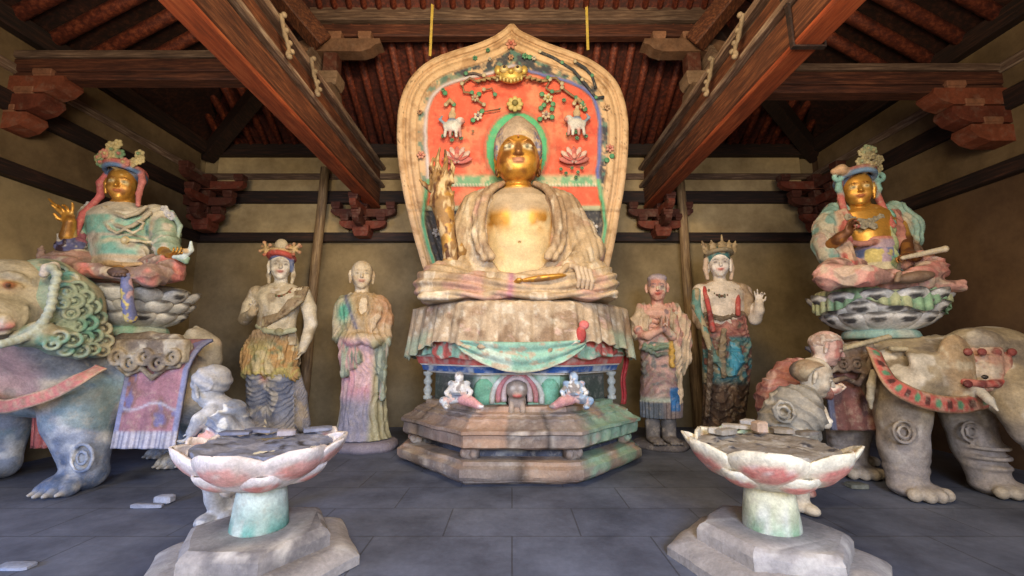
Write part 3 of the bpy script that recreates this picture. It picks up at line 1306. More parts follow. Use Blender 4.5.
# bands above the waist
bandc = [((1.05, 0.955), (1.05, 0.975), (214, 206, 190)), ((1.09, 0.975), (1.11, 1.035), (34, 84, 150)), ((1.12, 1.035), (1.13, 1.052), (220, 212, 198)),
         ((1.14, 1.052), (1.17, 1.13), (206, 84, 70)), ((1.18, 1.13), (1.19, 1.15), (206, 196, 176)), ((1.20, 1.15), (1.22, 1.66), (178, 156, 128))]
nm = ['white_fillet', 'blue_band', 'white_fillet', 'red_band', 'white_fillet', 'seat_block']
for (q0, q1, c), n_ in zip(bandc, nm):
    p = Poly()

    def bc(P, c=c, n_=n_):
        w = 0.7 * smooth(fbm(P, 7, 3), .56, .66)
        if n_ == 'blue_band':
            ang = np.arctan2(P[:, 0] - TX, -(P[:, 1] - TY))
            dash = (np.sin(ang * 40) > 0.2) * (P[:, 2] < q0[1] + 0.02)
            return patch(P, c, ((210, 214, 210), w), ((200, 205, 205), 0.5 * dash))
        return patch(P, c, ((200, 180, 158), w))
    subdivided_octa([(q0[0] - 0.1, q0[1]), q0, q1, (q1[0] - 0.1, q1[1])], bc, n_, 0.004, 24, seed=9)

# turned balusters at the corners of the waist
for j in range(8):
    a = R(22.5 + 45 * j)
    if math.sin(a) > 0.5:
        continue
    c = (TX + 1.07 / math.cos(PI / 8) * math.cos(a) * 0.97, TY + 1.07 / math.cos(PI / 8) * math.sin(a) * 0.97, 0)
    if abs(math.cos(a)) < 0.5:
        continue
    p = Poly()
    p.lathe([(0.05, .655), (0.05, .69), (0.03, .70), (0.045, .73), (0.05, .76), (0.035, .79), (0.025, .81), (0.045, .83), (0.05, .86), (0.03, .89), (0.028, .91), (0.055, .93), (0.055, .96)], c, 14,
            (172, 176, 168))
    p.build('baluster', STONE, throne, smooth_=True)
# niche arch with lion head in the middle, green and pink scroll rings
F5 = Frame(4.42)


def ringp(px, py, rx, rz, r, c, Y, name, a0=-10, a1=190):
    p = Poly()
    o = at(px, py, Y)
    pts = [o + np.array([rx * math.cos(R(t)), 0, rz * math.sin(R(t))]) for t in np.linspace(a0, a1, 20)]
    p.tube(pts, r, c, 8)
    return p.build(name, CLAY, throne, smooth_=True)


ringp(517, 398, 0.13, 0.20, 0.03, (222, 196, 188), 4.40, 'niche_arch')
ringp(517, 398, 0.19, 0.235, 0.028, (206, 130, 130), 4.41, 'niche_arch')
ringp(517, 399, 0.25, 0.25, 0.03, (214, 214, 200), 4.42, 'niche_arch')
p = Poly()
o = at(517, 396, 4.43)
p.ball(o, (0.125, 0.03, 0.17), (40, 34, 32))
niche = p.build('niche_back', CLAY, throne, smooth_=True)
for sx in (-1, 1):
    p = Poly()
    o = at(517 + sx * 33, 392, 4.45)
    p.ball(o, (0.11, 0.04, 0.14), (126, 190, 152))
    p.build('green_scroll', CLAY, throne, smooth_=True)
k = Clay(0.008)
o = at(517, 396, 4.33)
lc = (170, 150, 132)
k.ell(o + [0, 0.02, -0.05], (0.09, 0.09, 0.09), lc)
k.ell(o + [0, -0.02, 0.06], (0.105, 0.10, 0.095), lc)
k.ell(o + [0, -0.10, 0.03], (0.062, 0.05, 0.04), (186, 166, 148))
k.ell(o + [0, -0.14, 0.015], (0.04, 0.02, 0.014), (190, 70, 60))
for sx in (-1, 1):
    k.ell(o + [sx * 0.042, -0.10, 0.085], (0.020, 0.015, 0.015), (220, 210, 196))
    k.ell(o + [sx * 0.075, 0.0, 0.10], (0.022, 0.02, 0.03), lc)
    k.cap(o + [sx * 0.05, -0.05, -0.06], o + [sx * 0.055, -0.07, -0.13], 0.025, 0.03, lc)
k.build('lion_figure', CLAY, niche)


# two small squatting guardians carved on the waist
def guardian(px, py, sx, d0, d1, nm='guardian_figure'):
    c0 = lambda P: patch(P, d0, ((150, 140, 132), smooth(fbm(P, 22, 3), .5, .6)), ((232, 228, 220), smooth(fbm(P, 30, 9), .6, .7)))
    c1 = lambda P: patch(P, d1, ((120, 128, 140), smooth(fbm(P, 20, 5), .5, .6)), ((206, 170, 160), smooth(fbm(P, 24, 8), .58, .66)))
    k = Clay(0.007)
    o = at(px, py, 4.22)
    o[2] = 0.66
    s = 0.98
    def q(x, y, z):
        return o + np.array([x * sx, y, z]) * s
    k.ell(q(0, 0, 0.10), (0.075, 0.06, 0.06), c1)
    k.ell(q(0, 0, 0.17), (0.085, 0.06, 0.085), c0)
    k.tor(q(0, 0, 0.13), 0.07, 0.014, c1)
    for e in (-1, 1):
        k.ell(q(e * .075, 0, .225), (.036, .03, .03), c1, k=.01)
    k.ell(q(0, -0.01, 0.285), (0.044, 0.045, 0.05), c0)
    k.ell(q(0, 0.0, 0.315), (0.035, 0.036, 0.025), (120, 130, 150))
    k.chain([q(-0.06, 0, 0.21), q(-0.12, -0.02, 0.14), q(-0.09, -0.06, 0.09)], [0.026, 0.022, 0.02], c0, 0.01)
    k.chain([q(0.06, 0, 0.21), q(0.12, -0.03, 0.15), q(0.10, -0.06, 0.10)], [0.026, 0.022, 0.02], c0, 0.01)
    k.chain([q(-0.04, -0.02, 0.08), q(-0.14, -0.08, 0.07), q(-0.10, -0.09, 0.01)], [0.045, 0.036, 0.026], c1, 0.01)
    k.chain([q(0.04, -0.02, 0.08), q(0.13, -0.08, 0.06), q(0.20, -0.07, 0.02)], [0.055, 0.046, 0.034], (214, 150, 146), 0.01)
    k.ell(q(0.22, -0.08, 0.018), (0.035, 0.03, 0.018), c0)
    k.ell(q(-0.10, -0.11, 0.015), (0.03, 0.04, 0.018), c0)
    return k.build(nm, CLAY, throne)


guardian(459, 392, 1, (224, 220, 214), (204, 206, 204))
guardian(574, 390, -1, (164, 186, 206), (140, 168, 196))


# the cloths that hang over the throne
def cloth(name, ztop, rtop, rrim, rbot, zbot, colr, folds, amp, thick, mat=CLAY, nv=26):
    def fn(u, v):
        th = (u - 0.5) * 2 * PI * 0.98
        zb_ = zbot(th)
        if v < 0.18:
            t = v / 0.18
            r = rtop + (rrim - rtop) * math.sin(t * PI / 2)
            z = ztop - 0.06 * (1 - math.cos(t * PI / 2))
        else:
            t = (v - 0.18) / 0.82
            r = rrim + (rbot - rrim) * t
            z = ztop - 0.06 + (zb_ - ztop + 0.06) * t
        # octagon-ish plan, cloth swings round it
        a = (th + R(22.5)) % R(45) - R(22.5)
        oc = 1 / math.cos(a)
        r *= 0.5 + 0.5 * (oc / 1.04)
        w = 0.3 + 0.7 * v
        ph = 1.7 * math.sin(th * 3.1) + 0.8 * math.sin(th * 7.3 + 1)
        r += amp * w * (math.sin(folds * th + ph) + 0.5 * math.sin(2.3 * folds * th + 2 * ph + v * 2))
        r -= 0.02 * math.sin(th * 5 + 1)
        return (TX + r * math.sin(th), TY - r * math.cos(th), z)
    p = Poly()
    p.sheet(fn, 420, nv, thick, colr)
    return p.build(name, mat, throne, smooth_=True)


def zb_over(th):
    d = math.degrees(th)
    z = 1.20 + 0.075 * math.exp(-((abs(d) - 33) / 16) ** 2) + 0.02 * math.sin(d * .55) * math.sin(d * .21)
    z += 0.0 + (-0.075 if abs(d) < 14 else 0) * math.cos(R(d / 14 * 90)) + (-0.09) * smooth(abs(d), 48, 66)
    z += 0.012 * math.sin(d * 0.9)
    return z


def over_col(UV):
    th = (UV[:, 0] - 0.5) * 360
    P3 = np.stack([UV[:, 0] * 40, UV[:, 1] * 3, UV[:, 0] * 0], 1)
    n = fbm(P3, 1.0, 4)
    P4 = np.stack([UV[:, 0] * 160, UV[:, 1] * 10, UV[:, 0] * 0], 1)
    n2 = fbm(P4, 1.0, 7)
    c = patch(UV, (190, 164, 130), ((154, 124, 92), smooth(n, .5, .62)), ((216, 200, 172), 0.8 * smooth(n2, .6, .7)),
              ((170, 96, 84), 0.5 * smooth(n2, .62, .72) * smooth(n, .55, .6)),
              ((146, 178, 150), 0.6 * smooth(np.abs(th), 40, 46) * smooth(UV[:, 1], .55, .8) * smooth(n, .4, .5)))
    return c


def zb_under(th):
    d = math.degrees(th)
    return 1.135 + 0.015 * math.sin(d * 0.35) + 0.02 * math.cos(R(d * 6))


def under_col(UV):
    th = (UV[:, 0] - 0.5) * 360
    P3 = np.stack([UV[:, 0] * 60, UV[:, 1] * 5, UV[:, 0] * 0], 1)
    n = fbm(P3, 1.0, 14)
    return patch(UV, (206, 92, 76), ((150, 190, 160), smooth(n, .5, .56)), ((210, 196, 170), smooth(fbm(P3, 2, 3), .6, .66)))


cloth('red_green_valance', 1.60, 1.15, 1.24, 1.27, zb_under, under_col, 30, 0.012, 0.012)
cloth('draped_cloth', 1.70, 1.02, 1.30, 1.37, zb_over, over_col, 34, 0.024, 0.014, nv=34)


# the green swag over the front
def swag(u, v):
    th = R((u - 0.5) * 52)
    z0 = 1.29 - 0.02 * math.cos(th * 4)
    z1 = 1.25 - 0.26 * math.cos((u - 0.5) * PI) ** 0.8
    z = z0 + (z1 - z0) * v
    r = 1.375 - 0.01 * v + 0.012 * math.sin(v * 14 + 6 * (u - .5) ** 2) + 0.006 * math.sin(u * 40)
    a = 1 / math.cos((th + R(22.5)) % R(45) - R(22.5))
    r *= 0.5 + 0.5 * a / 1.02
    return (TX + r * math.sin(th), TY - r * math.cos(th), z)


p = Poly()
p.sheet(swag, 60, 20, 0.012, lambda UV: patch(UV, (142, 186, 160), ((186, 204, 182), smooth(vnoise(np.stack([UV[:, 0] * 9, UV[:, 1] * 2, UV[:, 0] * 0], 1), 1, 5), .5, .55)),
                                              ((200, 190, 160), smooth(UV[:, 1], .93, .97)), ((188, 150, 120), 0.7 * smooth(fbm(np.stack([UV[:, 0] * 14, UV[:, 1] * 6, UV[:, 0] * 0], 1), 1, 6), .6, .66))))
p.build('green_swag', CLAY, throne, smooth_=True)
p = Poly()
o = at(584, 325, 4.1)
p.ball(o, (0.05, 0.03, 0.045), (222, 110, 100))
p.ball(o + [-0.03, 0, -0.09], (0.05, 0.03, 0.08), (190, 60, 50))
p.build('red_cloth_knot', CLAY, throne, smooth_=True)
# red streamer at the right side of the throne
p = Poly()
def strm(u, v):
    o = at(624 + 4 * u - 3 * v, 352 + 52 * v, 5.15)
    return o + np.array([0.012 * math.sin(v * 9), 0.03 * math.sin(u * 9), 0])
p.sheet(strm, 8, 20, 0.02, (176, 34, 38))
p.build('red_streamer', CLAY, throne, smooth_=True)

# ================================================================ the mandorla
mand = empty('mandorla', (TX, 5.9, 1.66), 'tall leaf-shaped painted red halo standing behind the golden-faced Buddha', 'halo')


def M_(px, py, off=0.0):
    Y = 5.5
    for _ in range(6):
        z = at(px, py, Y)[2]
        Y = 5.80 - 0.17 * (z - 1.7) - off
    return at(px, py, Y)


OUT = [(512, 23), (503, 30), (490, 38), (472, 45), (452, 51), (432, 59), (416, 71), (405, 87), (399, 105), (397, 125), (397, 145), (399, 168), (403, 192),
       (408, 215), (414, 238), (421, 262), (428, 284), (433, 303),
       (600, 303), (605, 284), (611, 260), (616, 236), (620, 212), (624, 190), (627, 165), (628.5, 140), (628, 118), (624, 98), (617, 82), (605, 69), (588, 58),
       (568, 50), (548, 43), (532, 36), (520, 30)]
OUT = np.array(OUT, float)
# smooth the outline a little
def _dense(pts, n=6):
    o = []
    k = len(pts)
    for i in range(k):
        p0, p1, p2, p3 = pts[(i - 1) % k], pts[i], pts[(i + 1) % k], pts[(i + 2) % k]
        for j in range(n):
            t = j / n
            o.append(0.5 * ((2 * p1) + (-p0 + p2) * t + (2 * p0 - 5 * p1 + 4 * p2 - p3) * t * t + (-p0 + 3 * p1 - 3 * p2 + p3) * t ** 3))
    return np.array(o)


OD = _dense(OUT)


def dist_out(Q):
    """distance in pixels from the outline, bottom edge left out"""
    d = np.full(len(Q), 1e9)
    k = len(OD)
    for i in range(k):
        a, b = OD[i], OD[(i + 1) % k]
        if a[1] > 301 and b[1] > 301:
            continue
        ab = b - a
        t = np.clip(((Q - a) @ ab) / (ab @ ab + 1e-9), 0, 1)
        e = Q - (a + t[:, None] * ab)
        d = np.minimum(d, np.sqrt((e ** 2).sum(1)))
    return d


def row_span(y):
    xs_ = []
    k = len(OD)
    for i in range(k):
        a, b = OD[i], OD[(i + 1) % k]
        if (a[1] - y) * (b[1] - y) <= 0 and a[1] != b[1]:
            xs_.append(a[0] + (b[0] - a[0]) * (y - a[1]) / (b[1] - a[1]))
    return (min(xs_), max(xs_)) if xs_ else (511.5, 512.5)


NR, NC = 190, 170
ys = 23.6 + (302.5 - 23.6) * (np.linspace(0, 1, NR) ** 1.15)
Q = []
for y in ys:
    a, b = row_span(y)
    t = np.linspace(0, 1, NC)
    t = 0.5 - 0.5 * np.cos(t * PI) * 0.35 + (t - 0.5) * 0.65
    t = (t - t[0]) / (t[-1] - t[0])
    for q in t:
        Q.append((a + (b - a) * q, y))
Q = np.array(Q)
Dd = dist_out(Q)
Q3 = np.column_stack([Q, np.zeros(len(Q))])


def inner_edge(Q):
    top = smooth(-Q[:, 1], -100, -50)
    return 31 - 17 * smooth(Q[:, 1], 165, 235) + 8 * top * np.exp(-((Q[:, 0] - 512) / 60) ** 2) + 1.2 * (vnoise(Q3, 0.15, 3) - .5)


IE = inner_edge(Q)
nz = fbm(Q3, 0.12, 11, 4)
nzf = fbm(Q3, 0.5, 12, 3)
rel = np.zeros(len(Q))
rel += 0.035 * (1 - smooth(Dd, 5, 7)) + 0.02 * smooth(Dd, 0, 2)
for g in (8.5, 12.0, 20.0):
    rel -= 0.014 * np.exp(-((Dd - g - 0.6 * (nz - .5)) / 0.9) ** 2)
rel += 0.03 * (smooth(Dd, 12, 14) - smooth(Dd, 19, 21))
rel += 0.025 * np.exp(-((Dd - IE + 2.5) / 1.6) ** 2)
rel += -0.03 * smooth(Dd - IE, -1, 1)
band = smooth(Dd, 20, 21.5) * (1 - smooth(Dd - IE, -5, -3.5))
rel += band * 0.03 * (nzf - .4)
low = smooth(Q[:, 1], 178, 180)
# ---- pigments
C = rgba((218, 180, 134), len(Q))
C = mixc(C, rgba((186, 146, 102), len(Q)), smooth(nz, .5, .66))
C = mixc(C, rgba((222, 192, 150), len(Q)), smooth(nzf, .6, .72) * .7)
for g in (8.5, 12.0, 20.0):
    C = mixc(C, rgba((96, 72, 52), len(Q)), 0.55 * np.exp(-((Dd - g - 0.6 * (nz - .5)) / 0.6) ** 2))
crack = np.abs(fbm(Q3 * [1, 0.55, 1], 0.16, 31, 4) - 0.5)
C = mixc(C, rgba((70, 52, 38), len(Q)), 0.75 * (1 - smooth(crack, 0.003, 0.010)) * smooth(fbm(Q3, .05, 77), .45, .6) * (1 - smooth(Dd, 24, 28)))
right = smooth(Q[:, 0], 505, 530)
bandw = band * (0.25 + 0.75 * np.maximum(right, smooth(-Q[:, 1], -92, -70)))
C = mixc(C, rgba((70, 74, 80), len(Q)), bandw * smooth(nz, .42, .52))
C = mixc(C, rgba((92, 134, 120), len(Q)), band * smooth(fbm(Q3, 0.2, 17), .52, .6) * .8)
line = np.exp(-((Dd - IE + 2.3) / 1.9) ** 2)
linec = mixc(rgba((206, 196, 196), len(Q)), rgba((98, 112, 178), len(Q)), right)
linec = mixc(linec, rgba((98, 176, 128), len(Q)), low)
C = mixc(C, linec, np.clip(line * 1.2, 0, 1))
field = smooth(Dd - IE, -0.6, 0.6)
red = mixc(rgba((230, 92, 56), len(Q)), rgba((226, 134, 92), len(Q)), smooth(fbm(Q3, 0.06, 23, 4), .5, .72))
red = mixc(red, rgba((190, 64, 42), len(Q)), smooth(fbm(Q3, 0.15, 29, 3), .62, .75) * .6)
# head halo
hx, hy = (Q[:, 0] - 517) / 31.0, (Q[:, 1] - 149) / 37.0
hr = np.sqrt(hx ** 2 + hy ** 2)
red = mixc(red, rgba((206, 118, 86), len(Q)), np.exp(-((hr - 1.22) / 0.05) ** 2) * .6)
red = mixc(red, rgba((186, 110, 84), len(Q)), np.exp(-((hr - 1.04) / 0.05) ** 2) * .9)
red = mixc(red, rgba((84, 184, 128), len(Q)), 1 - smooth(hr, .97, 1.0))
rel += 0.03 * np.exp(-((hr - 1.03) / 0.05) ** 2)
# lower zones
y_ = Q[:, 1]
z1 = smooth(y_, 172, 178) * (1 - smooth(y_, 186, 187))
pale = mixc(rgba((196, 190, 150), len(Q)), rgba((122, 176, 132), len(Q)), smooth(fbm(Q3, 0.25, 41), .45, .55))
red = mixc(red, pale, z1)
dots = (np.abs(y_ - 184.5) < 1.6) * (np.sin(Q[:, 0] * 1.9) > 0)
red = mixc(red, rgba((226, 218, 190), len(Q)), dots * .8)
z3 = smooth(y_, 204.5, 206) * (1 - smooth(y_, 210, 211))
red = mixc(red, rgba((184, 184, 148), len(Q)), z3)
rel += 0.03 * z3 + 0.03 * z1 * field
z4 = smooth(y_, 210, 211)
red = mixc(red, mixc(rgba((74, 74, 78), len(Q)), rgba((120, 116, 108), len(Q)), smooth(nzf, .5, .7)), z4)
rel -= 0.02 * z4 * field
C = mixc(C, red, field)
top = np.array([M_(x, y, max(r, -0.05)) for (x, y), r in zip(Q, rel)])
bot = np.array([M_(x, y) + [0, 0.14, 0] for (x, y) in Q])
Fm = []
for i in range(NR - 1):
    for j in range(NC - 1):
        a = i * NC + j
        Fm.append((a, a + NC, a + NC + 1, a + 1))
K = len(Q)
Fm += [(a + K, d + K, c + K, b + K) for a, b, c, d in Fm[:]]
for i in range(NR - 1):
    a = i * NC
    Fm.append((a, a + K, a + K + NC, a + NC))
    a = i * NC + NC - 1
    Fm.append((a, a + NC, a + K + NC, a + K))
for j in range(NC - 1):
    Fm.append((j, j + 1, j + 1 + K, j + K))
    a = (NR - 1) * NC + j
    Fm.append((a, a + K, a + K + 1, a + 1))
me = make_mesh('halo_slab', np.vstack([top, bot]), np.array(Fm), np.vstack([C, rgba((150, 120, 90), K)]))
FRESCO = painted('halo_paint', rough=0.75, var=0.22, bump=0.25, dust=(206, 170, 130), dust_amt=0.18, scale=5)
link('halo_slab', me, mand, [FRESCO])


# carved ornaments on the halo
def flower(px, py, r, c_pet, c_mid, name='carved_flower', n=6, leaves=None, off=0.07):
    p = Poly()
    o = M_(px, py, off)
    for i in range(n):
        a = 2 * PI * i / n + px
        q = o + np.array([math.cos(a), 0, math.sin(a)]) * r * 0.6
        p.ball(q, (r * 0.42, 0.018, r * 0.3), c_pet, rotm(y=-math.degrees(a)), 8, 5)
    p.ball(o + [0, -0.02, 0], (r * 0.3, 0.02, r * 0.3), c_mid, None, 8, 5)
    for (dx, dy) in leaves or []:
        q = M_(px + dx, py + dy, off - 0.01)
        p.ball(q, (0.036, 0.016, 0.036), (88, 160, 112), None, 8, 5)
    return p.build(name, CLAY, mand, smooth_=True)


W_, G_, K_, Y_ = (222, 210, 184), (96, 160, 120), (222, 140, 118), (206, 176, 96)
for px, py, r, a, b, lv in [
    (511, 44, .075, (216, 140, 110), (206, 100, 80), None), (488, 50, .03, G_, G_, None), (475, 58, .035, G_, G_, None), (490, 59, .025, W_, W_, None),
    (525, 56, .045, G_, G_, [(5, 1)]), (534, 58, .035, W_, W_, None), (511, 57, .04, (196, 150, 110), (180, 130, 96), None),
    (478, 116, .065, W_, (150, 130, 140), [(-5, 4), (4, -5)]), (475, 98, .055, (200, 180, 140), K_, [(4, -4)]),
    (548, 98, .07, (206, 200, 150), Y_, [(-4, 7), (5, 6), (-6, -4)]), (546, 115, .065, (214, 190, 160), (150, 120, 120), [(-5, -7), (6, 2), (6, -6), (-6, 4)]),
    (421, 155, .06, (216, 150, 124), (200, 120, 100), None), (610, 148, .06, (220, 150, 128), (206, 110, 96), [(2, 8), (-3, 12)]),
    (607, 107, .045, (206, 170, 130), (180, 140, 100), None), (420, 112, .035, (196, 150, 110), (160, 110, 80), None),
    (443, 90, .03, G_, G_, [(2, 3)]), (583, 106, .05, (200, 176, 130), G_, [(-3, -5), (2, 3)]),
    (592, 228, .09, (226, 220, 212), (200, 190, 196), None), (437, 232, .07, (206, 200, 196), (180, 170, 170), None),
    (473, 131, .022, (208, 170, 120), K_, None), (564, 100, .03, G_, G_, None)]:
    flower(px, py, r, a, b, leaves=lv)
# gold flower over the head, gilded mask higher up
p = Poly()
o = M_(515, 104, 0.09)
for i in range(8):
    a = 2 * PI * i / 8
    p.ball(o + np.array([math.cos(a), 0, math.sin(a)]) * 0.07, (0.045, 0.03, 0.035), (206, 186, 110), rotm(y=-math.degrees(a)), 8, 5)
p.ball(o + [0, -0.03, 0], 0.04, (140, 130, 70))
p.build('gilt_flower', GILT, mand, smooth_=True)
p = Poly()
o = M_(511, 76, 0.12)
gold = (214, 178, 84, .6)
p.ball(o, (0.17, 0.08, 0.10), gold)
for sx in (-1, 1):
    p.ball(o + [sx * 0.09, -0.07, 0.045], (0.06, 0.05, 0.05), (226, 200, 130, .5))
    p.ball(o + [sx * 0.085, -0.12, 0.045], (0.02, 0.012, 0.02), (60, 40, 30))
    p.ball(o + [sx * 0.17, -0.02, 0.07], (0.05, 0.04, 0.06), gold)
    for k_ in range(5):
        a = R(20 + 28 * k_)
        p.tube([o + [sx * (0.12 + 0.07 * k_), 0, -0.02 - 0.012 * k_], o + [sx * (0.20 + 0.07 * k_), 0.0, 0.01 - 0.02 * k_]], [0.022, 0.01], (170, 140, 92), 7)
for k_ in range(7):
    p.ball(o + [(k_ - 3) * 0.045, -0.06, -0.07 - 0.012 * (3 - abs(k_ - 3))], (0.02, 0.03, 0.035), (216, 190, 110, .4))
p.ball(o + [0, -0.09, 0.0], (0.035, 0.04, 0.03), gold)
p.build('gilt_mask', GILT, mand, smooth_=True)


def vine(pts, c=(150, 120, 84), r=0.016, name='carved_vine', dots=0.03):
    p = Poly()
    P_ = [M_(x, y, 0.06) for x, y in pts]
    p.tube(P_, r, c, 7)
    for i, q in enumerate(P_[::2]):
        p.ball(q + [0, -0.015, 0], (dots, 0.015, dots), (96, 160, 120) if i % 2 else (206, 190, 150), None, 8, 5)
    p.build(name, CLAY, mand, smooth_=True)


vine([(497, 80), (488, 78), (478, 82), (470, 78), (462, 84), (464, 92), (472, 93), (477, 100), (484, 105)])
vine([(530, 78), (540, 82), (548, 78), (556, 78), (562, 84), (560, 91), (552, 92), (546, 88), (550, 80)])
vine([(562, 88), (570, 94), (576, 98), (580, 104)])
vine([(484, 76), (474, 73), (466, 74)], (110, 96, 88))
vine([(484, 90), (492, 88), (495, 95)], (170, 110, 80), 0.012)
vine([(478, 112), (488, 111), (500, 109)], (120, 80, 60), 0.008, dots=0.01)
for i, pts in enumerate([[(540, 52), (552, 57), (562, 63), (573, 70), (582, 80), (590, 90), (596, 98), (604, 97)], [(575, 62), (585, 68), (592, 76), (596, 88)]]):
    vine(pts, (70, 74, 78), 0.02, 'carved_cloud', 0.026)


# open lotus reliefs and white beasts
def lotus_rel(px, py, w):
    p = Poly()
    o = M_(px, py, 0.08)
    for a, l in ((-72, .9), (72, .9), (-46, 1.0), (46, 1.0), (-22, 1.0), (22, 1.0), (0, .95)):
        d = np.array([math.sin(R(a)), 0, math.cos(R(a))])
        p.ball(o + d * w * l * 0.5 + [0, -0.02 * (1 - abs(a) / 90), 0], (w * 0.17, 0.02, w * l * 0.5), (224, 190, 172) if abs(a) % 4 else (206, 110, 100), rotm(y=a), 9, 6)
    for a in (-60, -34, 0, 34, 60):
        d = np.array([math.sin(R(a)), 0, math.cos(R(a))])
        p.ball(o + d * w * 0.42 + [0, -0.035, 0], (w * 0.08, 0.012, w * 0.3), (206, 104, 92), rotm(y=a), 8, 5)
    p.ball(o + [0, -0.05, w * 0.3], (w * 0.16, 0.02, w * 0.16), (228, 150, 130), None, 8, 5)
    p.build('carved_lotus', CLAY, mand, smooth_=True)


lotus_rel(457, 163, 0.24)
lotus_rel(574, 163, 0.24)


def beast(px, py, sx):
    k = Clay(0.009)
    o = M_(px, py, 0.1)
    w = (224, 220, 210)
    k.ell(o, (0.12, 0.05, 0.07), w)
    k.ell(o + [sx * 0.11, -0.02, 0.06], (0.055, 0.045, 0.05), w)
    k.ell(o + [sx * 0.15, -0.04, 0.04], (0.03, 0.03, 0.025), (206, 120, 106))
    for dx in (-0.08, -0.02, 0.05, 0.10):
        k.cap(o + [sx * dx, 0, -0.03], o + [sx * dx * 1.15, 0, -0.14], 0.022, 0.02, (206, 150, 140) if dx in (-0.02, 0.10) else w)
    k.chain([o + [-sx * 0.1, 0, 0.03], o + [-sx * 0.16, 0, 0.09], o + [-sx * 0.13, 0, 0.14]], [0.02, 0.018, 0.01], (150, 170, 190))
    k.ell(o + [0, -0.01, 0.075], (0.06, 0.04, 0.02), (110, 130, 160))
    k.ell(o + [0, 0, 0.15], (0.05, 0.03, 0.07), (206, 176, 132))
    k.ell(o + [0.01, 0, 0.235], (0.03, 0.03, 0.03), (210, 180, 140))
    k.build('carved_beast', CLAY, mand)
    for dx, dy in ((-9, 10), (0, 14), (-1, 8), (9, 12)):
        flower(px + dx, py + dy, 0.03, G_, G_)


beast(452, 126, 1)
beast(577, 124, -1)
for dx, dy in ((0, 0), (6, 4), (-6, 5), (10, 0), (-11, 1), (4, 9)):
    flower(572 + dx, 168 + dy, 0.026, (110, 170, 124), G_)
vine([(446, 105), (450, 100), (454, 105)], (196, 160, 110), 0.03)
vine([(574, 104), (577, 98), (582, 103)], (196, 160, 110), 0.03)

# straps that hold the halo back
for x0, x1, yb, lab in ((433, 430, 52, 'yellow cloth strap hanging to the left shoulder of the large red halo'), (586, 588, 46, 'yellow cloth strap hanging to the right shoulder of the large red halo')):
    p = Poly()
    a = at(x0, -8, 5.18)
    b = M_(x1, yb + 4, -0.05)
    p.beam(a, b, 0.035, 0.012, (222, 188, 70), bev=0.002)
    tag(p.build('strap', CLAY, origin=b), lab, 'strap')

# ================================================================ seated Buddha
FB = Frame(5.2)
S = FB.s
bud = empty('buddha_statue', (TX, 5.1, 1.70), 'large seated Buddha statue with gilded face and worn beige robe on the throne', 'statue')


def skin_gold(P):
    n = fbm(P, 5, 3, 3)
    return patch(P, (214, 150, 34, 0.9), ((150, 92, 20, 0.8), smooth(n, .5, .68)), ((232, 186, 90, 0.8), smooth(fbm(P, 9, 8), .6, .7) * .6))


def chest_col(P):
    n = fbm(P, 3.5, 3, 4)
    z = P[:, 2]
    zc = at(517, 222, 5.0)[2]
    zt = at(517, 213, 5.0)[2]
    zl = at(517, 236, 5.0)[2]
    c = patch(P, (222, 194, 140), ((186, 164, 132), smooth(z + .12 * (n - .5), zt - .03, zt + .03)))
    gw = np.exp(-((z - zc) / 0.11) ** 2) * smooth(np.abs(P[:, 0] - TX), 0.06, 0.16) * smooth(n, .42, .56)
    c = mixc(c, rgba((196, 138, 40, .7), len(P)), np.clip(gw * 1.3, 0, 1))
    gw2 = .7 * np.exp(-((z - zl + 0.1) / 0.2) ** 2) * smooth(np.abs(P[:, 0] - TX), 0.33, 0.40) * (1 - smooth(z, zc, zc + 0.1))
    return mixc(c, rgba((176, 118, 36, .6), len(P)), gw2)


k = Clay(0.0095)
hc = FB(518, 155, -0.05)          # head centre
fd = np.array([0, 0, -0.045])
# skull and face
k.ell(hc + [0, 0.02, 0.04], (0.262, 0.28, 0.33), skin_gold)
k.ell(hc + [0, -0.03, -0.15], (0.262, 0.24, 0.25), skin_gold, k=0.08)
k.ell(hc + [0, -0.12, -0.26], (0.17, 0.11, 0.075), skin_gold, k=0.08)           # chin
for sx in (-1, 1):
    k.ell(hc + fd + [sx * 0.125, -0.165, -0.10], (0.085, 0.07, 0.10), skin_gold, k=0.06)  # cheek
    k.ell(hc + fd + [sx * 0.105, -0.235, 0.045], (0.068, 0.035, 0.030), (240, 226, 180), k=0.008)  # eye
    k.ell(hc + fd + [sx * 0.105, -0.262, 0.04], (0.022, 0.016, 0.024), (30, 22, 16), k=0.003)
    k.chain([hc + fd + [sx * 0.035, -0.250, 0.095], hc + fd + [sx * 0.105, -0.250, 0.125], hc + fd + [sx * 0.185, -0.195, 0.100]], [0.008, 0.009, 0.006], (170, 108, 30, .8), 0.02)
    k.chain([hc + fd + [sx * 0.035, -0.25, 0.035], hc + fd + [sx * 0.105, -0.268, 0.075], hc + fd + [sx * 0.18, -0.21, 0.04]], [0.008, 0.010, 0.007], (140, 84, 24, .8), 0.008)
    # long ears
    k.chain([hc + fd + [sx * 0.262, 0.06, 0.12], hc + fd + [sx * 0.275, 0.05, 0.0], hc + fd + [sx * 0.268, 0.04, -0.12], hc + fd + [sx * 0.255, 0.02, -0.22]], [0.028, 0.032, 0.026, 0.026], skin_gold, 0.02)
    k.ell(hc + fd + [sx * 0.27, -0.03, -0.20], (0.02, 0.03, 0.05), (90, 50, 20), k=0.01)
k.chain([hc + fd + [0, -0.25, 0.07], hc + fd + [0, -0.285, 0.0], hc + fd + [0, -0.315, -0.06]], [0.022, 0.028, 0.040], (156, 104, 50, .7), 0.03)
